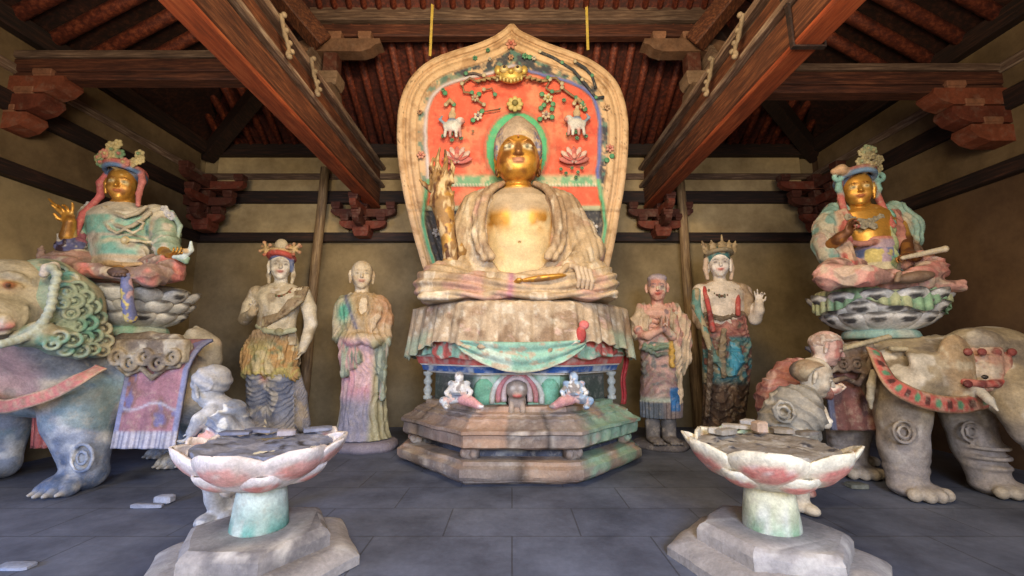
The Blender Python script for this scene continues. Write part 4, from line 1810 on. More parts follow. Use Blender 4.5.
for sx in (-1, 1):
    k.ell(hc + fd + [sx * 0.035, -0.275, -0.07], (0.024, 0.03, 0.02), (156, 104, 50, .7), k=0.01)
k.ell(hc + fd + [0, -0.268, -0.130], (0.070, 0.035, 0.016), (176, 116, 84), k=0.010)
k.ell(hc + fd + [0, -0.262, -0.158], (0.062, 0.035, 0.018), (190, 128, 96), k=0.010)
k.ell(hc + fd + [0, -0.29, 0.155], (0.016, 0.012, 0.016), (206, 130, 90), k=0.005)
# neck with rings
zc = FB(518, 186, 0.0)
for i, (r, dz) in enumerate(((0.165, 0.07), (0.175, 0.0), (0.195, -0.06))):
    k.ell([zc[0], 5.2, zc[2] + dz], (r, r * 0.95, 0.055), skin_gold, k=0.015)
k.cap([zc[0], 5.24, zc[2] + 0.15], [zc[0], 5.24, zc[2] - 0.2], 0.14, 0.16, skin_gold, k=0.03)
# chest and belly
zs = lambda py, d=0.0: at(517, py, 5.2 + d)[2]
k.loft([(zs(292), TX, 5.22, 0.50, 0.36), (zs(262), TX, 5.20, 0.46, 0.36), (zs(244), TX, 5.20, 0.44, 0.345), (zs(228), TX, 5.20, 0.47, 0.34),
        (zs(212), TX, 5.21, 0.50, 0.32), (zs(200), TX, 5.22, 0.46, 0.27), (zs(192), TX, 5.24, 0.30, 0.20), (zs(188), TX, 5.24, 0.18, 0.15)], chest_col, k=0.03)
for sx in (-1, 1):
    k.ell([TX + sx * 0.17, 4.98, zs(222)], (0.16, 0.11, 0.13), chest_col, k=0.08)
k.ell([TX, 4.97, zs(248)], (0.26, 0.16, 0.17), chest_col, k=0.1)
k.ell([TX, 4.92, zs(236)], (0.20, 0.05, 0.012), chest_col, k=0.012, op='s')
k.ell([TX, 4.81, zs(250)], (0.02, 0.04, 0.012), chest_col, k=0.01, op='s')
# the raised right arm, its clay fallen away, and the gilded left forearm
arm = lambda P: patch(P, (150, 112, 62), ((206, 176, 126), smooth(fbm(P * [1, 1, .4], 16, 5), .5, .6)), ((96, 60, 32), smooth(fbm(P * [1, 1, .4], 20, 6), .56, .66)), ((190, 140, 60, .6), smooth(fbm(P, 9, 2), .58, .66)))
E0, E1, E2, E3, E4 = FB(452, 263, -0.35), FB(450, 245, -0.42), FB(446, 225, -0.42), FB(443, 205, -0.40), FB(441, 186, -0.38)
k.chain([FB(468, 235, -0.05), E0, E1, E2, E3, E4, FB(438, 168, -0.36)], [0.13, 0.10, 0.085, 0.10, 0.13, 0.11, 0.045], arm, 0.03)
rnd = random.Random(4)
for i in range(22):
    q = FB(441 + rnd.uniform(-11, 12), 190 + rnd.uniform(-18, 35), -0.42 + rnd.uniform(-0.03, 0.03))
    k.cap(q, q + np.array([rnd.uniform(-.05, .05), -0.02, rnd.uniform(0.08, 0.17)]), rnd.uniform(.018, .035), 0.012, arm, 0.01)
for i, (a, b, c_) in enumerate((((434, 180), (431, 168), (433, 158)), ((439, 178), (437, 160), (440, 148)), ((445, 178), (446, 160), (445, 150)), ((450, 182), (453, 168), (451, 160)), ((431, 190), (424, 184), (420, 180)))):
    k.chain([FB(*a, -0.38), FB(*b, -0.38), FB(*c_, -0.40)], [0.035, 0.025, 0.014], arm, 0.02)
k.build('body', GILT, bud)

# hair cap with ushnisha
k = Clay(0.0095)


def hair_col(P):
    q = P - hc
    side = smooth(np.abs(q[:, 0]), 0.17, 0.23)
    n = vnoise(P, 34, 3)
    return patch(P, (188, 166, 142), ((214, 186, 140), 0.6 * smooth(fbm(P, 5, 9), .5, .65)), ((120, 124, 160), side * smooth(n, .4, .55)), ((176, 150, 120), 0.3 * smooth(n, .5, .7)))


k.ell(hc + [0, 0.045, 0.13], (0.295, 0.30, 0.26), hair_col)
k.ell(hc + [0, 0.03, 0.26], (0.235, 0.22, 0.20), hair_col, k=0.1)
k.ell(hc + [0, 0.02, 0.41], (0.10, 0.12, 0.11), hair_col, k=0.1)
for sx in (-1, 1):
    k.ell(hc + [sx * 0.255, 0.05, 0.07], (0.05, 0.17, 0.15), hair_col, k=0.03)
# forehead opening
k.ell(hc + [0, -0.22, -0.01], (0.235, 0.2, 0.15), hair_col, k=0.02, op='s')
k.build('hair', CLAY, bud, disp=lambda P, N: 0.012 * (vnoise(P, 30, 5) - .3) * smooth(np.abs(P[:, 0] - hc[0]), .1, .2))

# robe


def robe_col(P):
    n = fbm(P, 2.6, 13, 4)
    n2 = fbm(P * [1, 1, .35], 9, 15, 3)
    c = patch(P, (196, 168, 128), ((166, 136, 102), smooth(n, .48, .62)), ((226, 210, 180), .8 * smooth(n2, .55, .7)),
              ((206, 150, 136), .55 * smooth(fbm(P, 3.4, 19), .56, .68)), ((150, 120, 92), .5 * smooth(n2, .66, .78)))
    strip = np.exp(-((P[:, 0] - (at(511, 285, 4.7)[0]) - .08 * (P[:, 2] - 1.85)) / 0.035) ** 2) * (P[:, 2] < zs(266)) * (P[:, 1] < 4.9)
    return mixc(c, rgba((180, 112, 130), len(P)), strip * .8)


k = Clay(0.013)
rings = [(zs(296), 517, 82, .46), (zs(270), 517, 82, .45), (zs(250), 517, 74, .42), (zs(235), 517, 69, .40), (zs(218), 518, 64, .38), (zs(205), 518, 60, .35), (zs(197), 518, 55, .31),
         (zs(191), 518, 47, .27), (zs(187), 518, 34, .22), (zs(183), 518, 22, .17)]
k.loft([(z, TX + (cx - 517) * S, 5.27, rx * S, ry) for z, cx, rx, ry in rings], robe_col, k=0.04)
# cut the opening on the chest
k.ell([TX, 4.85, zs(232)], (0.45, 0.34, 0.63), robe_col, k=0.03, op='s')
k.ell([TX, 5.0, zs(196)], (0.34, 0.42, 0.22), robe_col, k=0.03, op='s')
# collar edges
for sx in (-1, 1):
    pts = [[TX + sx * x, y, zs(py)] for x, y, py in ((0.20, 5.12, 186), (0.32, 5.02, 193), (0.405, 4.93, 205), (0.44, 4.87, 220), (0.45, 4.83, 238), (0.41, 4.79, 252), (0.32, 4.75, 264))]
    k.chain(pts, [0.035, 0.045, 0.045, 0.045, 0.045, 0.045, 0.05], robe_col, 0.03)
    k.chain([np.array(q) + [sx * 0.075, 0.03, -0.02] for q in pts], 0.035, robe_col, 0.02)
# upper arms under the robe
k.chain([[TX + 0.56, 5.22, zs(208)], [TX + 0.74, 5.12, zs(236)], [TX + 0.80, 4.95, zs(258)]], [0.19, 0.185, 0.19], robe_col, 0.08)
k.chain([[TX - 0.54, 5.22, zs(208)], [TX - 0.68, 5.12, zs(232)], [TX - 0.76, 5.0, zs(256)]], [0.18, 0.16, 0.15], robe_col, 0.08)
# hanging sleeve cloth over the left forearm
k.chain([[TX + 0.84, 4.95, zs(255)], FB(575, 270, -0.55), FB(556, 276, -0.65)], [0.17, 0.14, 0.10], robe_col, 0.06)
k.chain([FB(455, 268, -0.3), FB(446, 280, -0.35), FB(444, 292, -0.3)], [0.16, 0.17, 0.16], robe_col, 0.06)
# crossed legs
k.chain([[TX - 0.35, 5.2, 1.95], FB(440, 283, -0.45), FB(433, 286, -0.55)], [0.22, 0.215, 0.20], robe_col, 0.08)
k.chain([[TX + 0.35, 5.2, 1.95], FB(594, 281, -0.45), FB(600, 284, -0.55)], [0.22, 0.21, 0.19], robe_col, 0.08)
k.chain([FB(434, 287, -0.62), FB(475, 288, -0.78), FB(530, 289, -0.82)], [0.17, 0.16, 0.15], robe_col, 0.06)
k.chain([FB(600, 285, -0.62), FB(560, 284, -0.80), FB(505, 286, -0.88)], [0.165, 0.16, 0.13], robe_col, 0.06)
k.box([TX, 5.0, 1.78], (0.95, 0.45, 0.09), robe_col, rnd=0.06, k=0.06)
k.box(FB(518, 299, -0.55) * [1, 1, 0] + [0, 0, 1.735], (0.99, 0.5, 0.04), robe_col, rnd=0.04, k=0.04)


def robe_disp(P, N):
    x, z = P[:, 0] - TX, P[:, 2]
    upper = smooth(z, 2.05, 2.25)
    nn = fbm(P, 2.5, 3)
    ph = np.sign(x) * (np.abs(x) * 78 + (z - 2.3) * 14) + 7 * nn
    a = 0.016 * (np.abs(np.sin(ph * .5)) - .5) * upper * smooth(np.abs(x), .3, .45) * (1 - .5 * smooth(z, 2.9, 3.2))
    q = z + 0.10 * np.cos(x * 2.4) + 0.05 * fbm(P, 3, 8)
    b = 0.016 * np.sin(q * 62 + 3 * np.sin(x * 3)) * (1 - upper)
    return a + b + 0.010 * (fbm(P, 12, 4) - .5)


k.build('robe', CLAY, bud, disp=robe_disp)
# gilded foot and the hand resting over it
k = Clay(0.008)
gf = lambda P: patch(P, (206, 146, 40, .85), ((150, 104, 50), smooth(fbm(P, 9, 2), .55, .65)))
k.ell(FB(543, 278, -0.98), (0.24, 0.06, 0.032), gf, rotm(y=-7))
for i in range(5):
    k.ell(FB(519 - 1.5 * i * .6, 280 + i * 0.9, -1.02 + 0.015 * i), (0.035, 0.025, 0.022), gf, k=0.008)
k.ell(FB(570, 268, -0.80), (0.10, 0.09, 0.08), robe_col, rotm(y=30))
for i in range(4):
    a = FB(571 + 4.2 * i, 266 + i, -0.86 + .02 * i)
    k.chain([a, a + [0.045, -0.07, -0.03], a + [0.07, -0.08, -0.14], a + [0.06, -0.05, -0.22]], [0.030, 0.028, 0.026, 0.02], (196, 170, 136), 0.01)
k.chain([FB(567, 266, -0.88), FB(562, 271, -0.95), FB(558, 276, -0.97)], [0.032, 0.028, 0.022], (190, 160, 120), 0.01)
k.build('hand_and_foot', GILT, bud)
# ================================================================ foreground lotus pedestals


def petal(p, base, out, up, w, h, cup, curl, thick, colr, nu=12, nv=12, tip=1.6):
    """petal from base rising along up and leaning along out; u across, v along"""
    base, out, up = (np.array(q, float) for q in (base, out, up))
    out /= np.linalg.norm(out)
    side = np.cross(up, out)
    side /= np.linalg.norm(side)

    def fn(u, v):
        s_ = (u - 0.5) * 2
        prof = math.sin(min(1, 0.22 + 0.5 * v) * PI) ** 0.6 if v < 0.56 else (max(0.0, 1 - ((v - 0.56) / 0.44) ** tip)) ** 0.62
        prof = max(prof, 0.02)
        x = s_ * w / 2 * prof
        y = h * v
        o = cup * math.sin(v * PI * 0.62) + curl * v * v - cup * 0.8 * s_ * s_ * prof
        return base + side * x + up * y + out * o
    p.sheet(fn, nu, nv, thick, colr)


def lotus_pedestal(px, Y0, name_label, tint, seed, turn, damage, bturn=-80):
    rnd = random.Random(seed)
    c0 = at(px, 480, Y0)
    cx = c0[0]
    root = empty('lotus_pedestal', (cx, Y0, 0), name_label, 'lotus pedestal')
    c = np.array([cx, Y0, 0])
    sc = lambda P: patch(P, (166, 158, 152), ((128, 122, 120), smooth(fbm(P, 4, seed), .5, .65)), ((190, 182, 172), smooth(fbm(P, 11, seed + 1), .58, .7)))
    # stepped stone base
    def hexa(prof, nm, rot, n=6):
        V, F = [], []
        k = 1 / math.cos(PI / n)
        m = 12
        for a, z in prof:
            for j in range(n):
                A, B = R(rot + 360 / n * j), R(rot + 360 / n * (j + 1))
                for i in range(m):
                    t = i / m
                    V.append((cx + a * k * ((1 - t) * math.cos(A) + t * math.cos(B)), Y0 + a * k * ((1 - t) * math.sin(A) + t * math.sin(B)), z))
        V = np.array(V)
        V += (np.stack([fbm(V, 7, seed + 3), fbm(V, 7, seed + 4), fbm(V, 7, seed + 5)], 1) - .5) * 0.02
        V[:, 2] = np.maximum(V[:, 2], 0)
        N = n * m
        for i in range(len(prof) - 1):
            for j in range(N):
                F.append((i * N + j, i * N + (j + 1) % N, (i + 1) * N + (j + 1) % N, (i + 1) * N + j))
        F.append(tuple(range(N))[::-1])
        F.append(tuple((len(prof) - 1) * N + j for j in range(N)))
        p = Poly()
        p.addm(V, F, sc)
        p.build(nm, STONE, root, auto=30)
    hexa([(0.50, 0), (0.50, 0.05), (0.48, 0.07), (0.42, 0.10), (0.38, 0.105)], 'base_tier', bturn)
    hexa([(0.35, 0.10), (0.35, 0.165), (0.335, 0.19), (0.31, 0.205)], 'base_tier', bturn)
    # stem
    p = Poly()
    green = lambda P: patch(P, tint['stem0'], (tint['stem1'], 1 - smooth(P[:, 2] + .05 * fbm(P, 12, seed), .26, .36)), ((226, 222, 206), smooth(fbm(P, 9, seed + 6), .56, .66) * .7))
    p.lathe([(0.150, 0.195), (0.150, 0.22), (0.142, 0.30), (0.132, 0.38), (0.122, 0.44), (0.118, 0.50)], c, 28, green)
    p.build('stem', CLAY, root, smooth_=True)
    # bowl with its dusty broken filling
    p = Poly()
    p.lathe([(0.10, 0.455), (0.18, 0.47), (0.27, 0.51), (0.33, 0.57), (0.355, 0.63), (0.355, 0.64)], c, 48, lambda P: patch(P, (226, 214, 190), ((198, 190, 150), smooth(fbm(P, 6, seed), .5, .6))))
    p.build('bowl', CLAY, root, smooth_=True)
    m = 44
    V, F = [], []
    for i in range(m + 1):
        for j in range(m + 1):
            a, b = (i / m - .5) * 2, (j / m - .5) * 2
            r = math.hypot(a, b)
            k_ = max(abs(a), abs(b)) / r if r > 1e-6 else 1
            V.append((cx + a * k_ * 0.365, Y0 + b * k_ * 0.365, 0.650))
    V = np.array(V)
    V[:, 2] += 0.06 * (np.round(fbm(V, 5, seed + 8) * 7) / 7 - .45) + 0.02 * (fbm(V, 24, seed + 2) - .5)
    for i in range(m):
        for j in range(m):
            a = i * (m + 1) + j
            F.append((a, a + m + 1, a + m + 2, a + 1))
    top = list(V)
    p = Poly()
    rim = [i * (m + 1) for i in range(m + 1)] + [m * (m + 1) + j for j in range(1, m + 1)] + [i * (m + 1) + m for i in range(m - 1, -1, -1)] + [j for j in range(m - 1, 0, -1)]
    n0 = len(top)
    top += [np.array([V[i][0], V[i][1], 0.60]) for i in rim]
    L_ = len(rim)
    for i in range(L_):
        F.append((rim[i], n0 + i, n0 + (i + 1) % L_, rim[(i + 1) % L_]))
    F.append(tuple(n0 + i for i in range(L_)))
    p.addm(np.array(top), F, lambda P: patch(P, tint['fill'], (tint['fill2'], smooth(fbm(P, 8, seed + 9), .5, .62)), ((64, 60, 62), smooth(fbm(P, 14, seed + 4), .62, .7))))
    p.build('broken_filling', DUSTY, root, auto=40)

    # petals
    def pc(kind):
        def f(UV):
            u, v = (UV[:, 0] - .5) * 2, UV[:, 1]
            d = np.sqrt((u * 0.85) ** 2 + ((v - .60) / 0.40) ** 2)
            P3 = np.stack([UV[:, 0] * 5, UV[:, 1] * 5, UV[:, 0] * 0 + kind], 1)
            n = fbm(P3, 1, seed + kind)
            pk = 1 - smooth(d + .22 * (n - .5), .46, .60)
            c = patch(UV, tint['rim'], (tint['ring'], np.exp(-((d - .62) / .1) ** 2) * .5), (tint['pink'], pk * .9), (tint['pink2'], pk * smooth(n, .5, .65) * .7), ((230, 222, 206), smooth(fbm(P3, 3, 5), .62, .72) * .6))
            if kind % 5 == 3:
                c = mixc(c, rgba((112, 150, 110), len(UV)), smooth(np.abs(u), .6, .8) * .7)
            return c
        return f
    # lower row of small upturned petals
    for i in range(6):
        a = R(turn + 60 * i + 30)
        o = np.array([math.cos(a), math.sin(a), 0])
        p = Poly()
        petal(p, c + o * 0.14 + [0, 0, 0.445], o * 0.6 + [0, 0, -.8], o * 0.80 + np.array([0, 0, 0.55]), 0.27, 0.25, 0.075, -0.035, 0.018, pc(i + 10))
        p.build('petal', CLAY, root, smooth_=True)
    for i in range(6):
        a = R(turn + 60 * i)
        o = np.array([math.cos(a), math.sin(a), 0])
        p = Poly()
        if i in damage:
            h = 0.22
        else:
            h = 0.285
        petal(p, c + o * 0.185 + [0, 0, 0.452], o * 0.9 + [0, 0, -.44], o * 0.47 + np.array([0, 0, 0.88]), 0.42, h + .035, 0.125, -0.01 + rnd.uniform(-.02, .02), 0.022, pc(i))
        p.build('petal', CLAY, root, smooth_=True)
    # taller back petals whose tips stand over the rim at the sides
    for i in range(6):
        if i in damage:
            continue
        a = R(turn + 60 * i + 30)
        o = np.array([math.cos(a), math.sin(a), 0])
        if math.sin(a) < -0.5:
            continue
        p = Poly()
        petal(p, c + o * 0.27 + [0, 0, 0.50], o * 0.8 + [0, 0, -.4], o * 0.56 + np.array([0, 0, 0.83]), 0.28, 0.255, 0.05, 0.0, 0.018, pc(i + 20), tip=1.2)
        p.build('petal', CLAY, root, smooth_=True)
    return root, c


left_t = dict(stem0=(206, 216, 200), stem1=(118, 176, 158), fill=(122, 126, 146), fill2=(150, 152, 168), rim=(240, 226, 218), ring=(200, 170, 160), pink=(232, 160, 144), pink2=(214, 120, 108))
right_t = dict(stem0=(226, 218, 178), stem1=(146, 176, 138), fill=(140, 128, 112), fill2=(176, 166, 150), rim=(238, 226, 196), ring=(206, 176, 140), pink=(224, 132, 114), pink2=(206, 100, 88))
PL, CL = lotus_pedestal(263, 2.62, 'pink lotus pedestal with bluish dusty top in the left foreground', left_t, 5, -92, (3,), 0)
PR, CR = lotus_pedestal(768, 2.62, 'pink and cream lotus pedestal heaped with broken clay in the right foreground', right_t, 11, -119, (2,), -72)

# loose broken clay lying on the pedestals
rnd = random.Random(3)


def chunk(name, c, r, colr, label, cat, group=None, seed=0, mat=DUSTY, rz=0):
    V, F = [], []
    p = Poly()
    p.box((0, 0, 0), (1, 1, 1), colr, bev=0.3)
    V = np.array(p.V) * r
    V = V * (1 + 0.35 * (vnoise(V * 9 + seed * 3.3, 1, seed)[:, None] - .5)) @ rotm(0, 0, rz).T
    V[:, 2] -= V[:, 2].min()
    q = Poly()
    q.addm(V + np.array(c), p.F, colr)
    o = q.build(name, mat, origin=c, auto=30)
    return tag(o, label, cat, group)


def ped_top(C0, px, py):
    y = C0[1]
    for _ in range(8):
        q = at(px, py, y)
        y += (0.70 - q[2]) / -0.25 * -1 if False else (q[2] - 0.675) * 2.5
    return at(px, py, y)


for px, py, r, rz, cc, lab in (
        (287, 435, (.055, .04, .02), 20, (170, 160, 164), 'pale broken brick lying in the middle of the left lotus pedestal'),
        (262, 431, (.10, .05, .012), -15, (120, 124, 146), 'flat grey clay flake lying left of the brick on the left lotus pedestal'),
        (319, 430, (.09, .05, .014), 30, (128, 132, 152), 'flat grey clay flake near the right rim of the left lotus pedestal'),
        (236, 434, (.09, .04, .012), 8, (112, 116, 138), 'flat grey clay flake near the left rim of the left lotus pedestal')):
    q = ped_top(CL, px, py)
    chunk('clay_fragment', q - [0, 0, .006], r, cc, lab, 'clay fragment', seed=px, rz=rz)
for px, py, r, rz, cc, lab in (
        (759, 432, (.035, .045, .035), 10, (190, 160, 134), 'pinkish broken brick standing in the middle of the right lotus pedestal'),
        (738, 428, (.09, .035, .015), -30, (176, 164, 146), 'long pale clay slab left of the brick on the right lotus pedestal'),
        (727, 434, (.07, .03, .02), 25, (150, 140, 124), 'grey clay slab near the left rim of the right lotus pedestal'),
        (783, 433, (.06, .04, .018), -12, (138, 124, 104), 'brown clay slab right of the brick on the right lotus pedestal'),
        (806, 434, (.08, .04, .014), 18, (120, 108, 92), 'thin dark clay slab near the right rim of the right lotus pedestal'),
        (748, 425, (.05, .04, .022), 40, (188, 180, 170), 'white clay lump at the back of the right lotus pedestal'),
        (716, 433, (.045, .03, .02), -40, (196, 186, 168), 'pale clay lump at the far left of the right lotus pedestal')):
    q = ped_top(CR, px, py)
    chunk('clay_fragment', q - [0, 0, .006], r, cc, lab, 'clay fragment', seed=px, rz=rz)
# ================================================================ helpers for statues


def ridg(ph, a):
    return a * (1 - 2 * np.abs(np.sin(ph)) ** 0.8)


def Rg(F, rows, cx0=None):
    """rows (py, centre px, half width px, half depth m, depth shift m) -> loft rings"""
    o = []
    for py, cx, hw, ry, d in rows:
        q = F(cx, py, d)
        q2 = F(cx + hw, py, d)
        o.append((q[2], q[0], q[1], q2[0] - q[0], ry))
    return o


def head(k, c, h, skin, lips=(186, 96, 84), eyes=(236, 230, 220), yaw=0, pitch=0, brow=(90, 70, 60), ears=True, pupil=(40, 30, 26), long_ear=True, roll=0):
    """head of height h centred on c, looking toward -Y turned by yaw"""
    M = rotm(pitch, roll, yaw)
    c = np.array(c, float)
    q = lambda x, y, z: c + M @ (np.array([x, y, z]) * h)
    r = lambda x, y, z: np.array([x, y, z]) * h
    k.ell(q(0, 0.05, 0.10), r(0.345, 0.40, 0.40), skin, M, k=0.02)
    k.ell(q(0, -0.05, -0.14), r(0.29, 0.31, 0.34), skin, M, k=0.10 * h)
    k.ell(q(0, -0.22, -0.40), r(0.11, 0.10, 0.08), skin, M, k=0.1 * h)
    for s in (-1, 1):
        k.ell(q(s * 0.16, -0.24, -0.15), r(0.11, 0.09, 0.13), skin, M, k=0.08 * h)
        k.ell(q(s * 0.135, -0.325, 0.015), r(0.075, 0.04, 0.026), eyes, M, k=0.01 * h)
        k.ell(q(s * 0.135, -0.358, 0.01), r(0.028, 0.015, 0.022), pupil, M, k=0.004)
        k.chain([q(s * 0.05, -0.35, 0.085), q(s * 0.14, -0.355, 0.125), q(s * 0.245, -0.28, 0.09)], [0.012 * h, 0.013 * h, 0.009 * h], brow, 0.012 * h)
        if ears:
            k.chain([q(s * 0.355, 0.05, 0.12), q(s * 0.375, 0.04, 0.0), q(s * 0.355, 0.03, -0.14 if not long_ear else -0.26)], [0.05 * h, 0.055 * h, 0.04 * h], skin, 0.02 * h)
    k.chain([q(0, -0.33, 0.07), q(0, -0.39, -0.05), q(0, -0.425, -0.11)], [0.03 * h, 0.035 * h, 0.05 * h], skin, 0.04 * h)
    k.ell(q(0, -0.36, -0.13), r(0.07, 0.05, 0.028), skin, M, k=0.015 * h)
    k.ell(q(0, -0.345, -0.225), r(0.09, 0.05, 0.020), lips, M, k=0.008 * h)
    k.ell(q(0, -0.335, -0.258), r(0.07, 0.05, 0.022), lips, M, k=0.008 * h)
    return q


def hand(k, w, d, n, s, colr, curl=0.35, spread=0.18, thumb=1, fc=None):
    """hand from wrist w along d, palm facing n, length s; fc = list of curl per finger"""
    w, d, n = (np.array(v, float) for v in (w, d, n))
    d /= np.linalg.norm(d)
    n = n - (n @ d) * d
    n /= np.linalg.norm(n)
    b = np.cross(d, n) * thumb
    M = np.stack([b, d, n], 1)
    k.ell(w + d * s * 0.24, (s * 0.21, s * 0.28, s * 0.09), colr, M, k=0.015 * s / 0.18)
    fc = fc or [curl] * 4
    for i in range(4):
        t = (i - 1.5)
        p0 = w + d * s * 0.40 + b * t * s * 0.105
        L = s * (0.46, 0.50, 0.47, 0.38)[3 - i if thumb else i]
        a = fc[i]
        dirv = d + b * t * spread
        dirv /= np.linalg.norm(dirv)
        pts = [p0]
        ang = 0
        for seg, f in ((0.45, 0.5), (0.32, 1.0), (0.25, 0.9)):
            ang += a * f * 1.6
            pts.append(pts[-1] + L * seg * (math.cos(ang) * dirv + math.sin(ang) * n))
        k.chain(pts, [s * 0.055, s * 0.052, s * 0.046, s * 0.038], colr, 0.006)
    p0 = w + d * s * 0.14 + b * s * 0.16
    p1 = p0 + (b * 0.7 + d * 0.55 + n * 0.35) * s * 0.2
    k.chain([p0, p1, p1 + (d * 0.85 + n * 0.45 + b * 0.1) * s * 0.2], [s * 0.07, s * 0.06, s * 0.045], colr, 0.01)


def n_(P, sc, seed=0, n=3):
    return fbm(P, sc, seed, n)


def plinth(name, x, y, r, h, parent, colr=(120, 116, 122), n=10, seed=1):
    p = Poly()
    def fl(a, z):
        return 1 + 0.05 * math.sin(3 * a + seed) + 0.03 * math.sin(7 * a + seed * 2)
    p.lathe([(r, 0), (r * 1.02, h * .4), (r * 0.97, h * .8), (r * .88, h)], (x, y, 0), 28, colr, fl)
    return p.build(name, STONE, parent, smooth_=True, auto=None)


# ================================================================ left crowned standing statue
F = Frame(5.6)
base = F(278, 440)
bl = empty('bodhisattva_statue', (base[0], 5.6, 0), 'pale bare-chested crowned standing statue with yellow and blue skirt beside the left leaning post', 'statue')
plinth('rock_base', base[0], 5.6, 0.34, 0.12, bl)
pale = lambda P: patch(P, (220, 204, 172), ((184, 164, 132), smooth(n_(P, 5, 2), .5, .66)), ((232, 222, 204), smooth(n_(P, 12, 5), .6, .7) * .6))
white = lambda P: patch(P, (238, 230, 214), ((214, 200, 176), smooth(n_(P, 9, 2), .55, .7)))
k = Clay(0.0085)
hh = 0.40
hq = head(k, F(281, 266, -0.03), 0.385, white, lips=(200, 110, 96), eyes=(196, 186, 170), pupil=(90, 76, 66), brow=(150, 134, 116), yaw=27)
k.cap(F(281, 275), F(281, 290), 0.075, 0.085, white, k=0.03)
k.loft(Rg(F, [(345, 277, 20, .16, 0), (328, 276, 19, .15, 0), (318, 277, 19, .145, 0), (306, 278, 22, .16, -.01), (296, 279, 25, .165, -.01), (289, 280, 22, .13, 0), (284, 281, 12, .10, .02)]), pale, k=0.03)
for sx in (-1, 1):
    k.ell(F(279 + sx * 9.5, 300, -0.12), (0.11, 0.055, 0.085), pale, k=0.06)
k.ell(F(277, 318, -0.12), (0.13, 0.06, 0.11), pale, k=0.07)
# raised arm
k.chain([F(257, 293), F(250, 306, -0.02), F(245, 319, -0.06)], [0.098, 0.085, 0.075], pale, 0.03)
k.chain([F(245, 319, -0.06), F(252, 313, -0.22)], [0.075, 0.055], pale, 0.02)
hand(k, F(252, 313, -0.22), F(255, 300, -0.24) - F(252, 313, -0.22), (0.2, -1, 0.1), 0.20, pale, thumb=1, fc=[.6, .25, .15, .5])
# lowered arm
k.chain([F(303, 294), F(309, 308, 0.0), F(311, 324, -0.02)], [0.10, 0.088, 0.078], pale, 0.03)
k.chain([F(311, 324, -0.02), F(307, 338, -0.08), F(302, 350, -0.12)], [0.078, 0.066, 0.05], pale, 0.02)
hand(k, F(302, 349, -0.12), F(298, 362, -0.14) - F(302, 349, -0.12), (-0.6, -0.3, 0), 0.19, pale, thumb=-1, curl=0.3)
# legs and feet
for x in (268, 288):
    k.chain([[F(277, 345)[0], 5.6, F(277, 345)[2]], [F(x, 400)[0], 5.58, 0.5], [F(x, 440)[0], 5.54, 0.18]], [0.10, 0.08, 0.06], pale, 0.02)
    k.ell([F(x, 440)[0], 5.45, 0.16], (0.07, 0.15, 0.05), pale, k=0.02)
k.build('body', CLAY, bl)
# hair and crown
k = Clay(0.007)
hc2 = F(281, 266, -0.03)
blu = (92, 108, 150)
k.ell(hc2 + [0, 0.03, 0.09], (0.145, 0.155, 0.15), blu)
k.ell(hc2 + [0.06, -0.125, 0.0], (0.115, 0.12, 0.10), blu, k=0.015, op='s')
for sx in (-1, 1):
    k.chain([hc2 + [sx * 0.135, 0, 0.08], hc2 + [sx * 0.145, 0.0, -0.06]], [0.03, 0.025], blu, 0.02)
    k.chain([hc2 + [sx * 0.15, 0.02, -0.02], hc2 + [sx * 0.165, 0.02, -0.12], hc2 + [sx * 0.15, 0.02, -0.22]], [0.022, 0.028, 0.02], pale, 0.02)
k.tor(hc2 + [0, 0.0, 0.115], 0.135, 0.034, (196, 74, 56), rotm(-14), sc=(1.05, 1.1))
k.tor(hc2 + [0, 0.0, 0.16], 0.13, 0.02, (206, 170, 110), rotm(-14), sc=(1.05, 1.1))
k.ell(hc2 + [0, -0.03, 0.27], (0.085, 0.06, 0.09), (206, 186, 146))
rnd = random.Random(2)
for sx in (-1, 1):
    o = hc2 + [sx * 0.18, -0.05, 0.22]
    for i in range(9):
        v = np.array([rnd.uniform(-1, 1), rnd.uniform(-.5, .5), rnd.uniform(-1, 1)])
        v /= np.linalg.norm(v)
        k.cap(o, o + v * 0.08, 0.02, 0.016, (206, 170, 110), 0.008)
        k.ell(o + v * 0.085, 0.024, (206, 150, 110) if i % 3 else (186, 96, 70), k=0.004)
    k.cap(hc2 + [sx * 0.12, -0.02, 0.16], o, 0.025, 0.02, (196, 150, 96), 0.01)
k.build('crown', CLAY, bl)
# sash over the chest
k = Clay(0.0085)
sashc = lambda P: patch(P, (164, 140, 104), ((122, 98, 68), smooth(n_(P * [3, 1, 3], 6, 4), .5, .62)), ((186, 170, 130), smooth(n_(P, 14, 6), .6, .7)))
for i in range(6):
    t = i / 5
    k.chain([F(307 - 14 * t, 288 + 1 * t, -0.04), F(302 - 13 * t, 300 + 2 * t, -0.17), F(286 - 10 * t, 313 + 6 * t, -0.20), F(264 - 1 * t, 318 + 9 * t, -0.15)], [0.026, 0.028, 0.028, 0.022], sashc, 0.006)
k.chain([F(258, 326, -0.05), F(266, 331, -0.16), F(280, 333, -0.19), F(294, 330, -0.12)], 0.035, (196, 196, 160), 0.01)
k.ell(F(279, 331, -0.21), (0.05, 0.03, 0.04), (150, 140, 100))
for i in range(9):
    a = (i - 4) / 4
    k.ell(F(279 + a * 11, 293 - 0.9 * a * a * 4 + 3, -0.19 + .05 * abs(a)), (0.016, 0.014, 0.018), (96, 110, 70) if i % 2 else (150, 60, 44), k=0.003)
k.chain([F(267, 288, -0.10), F(273, 294, -0.16), F(279, 296, -0.18), F(286, 294, -0.16), F(292, 288, -0.10)], 0.010, (150, 110, 60), 0.004)
k.build('sash', CLAY, bl)


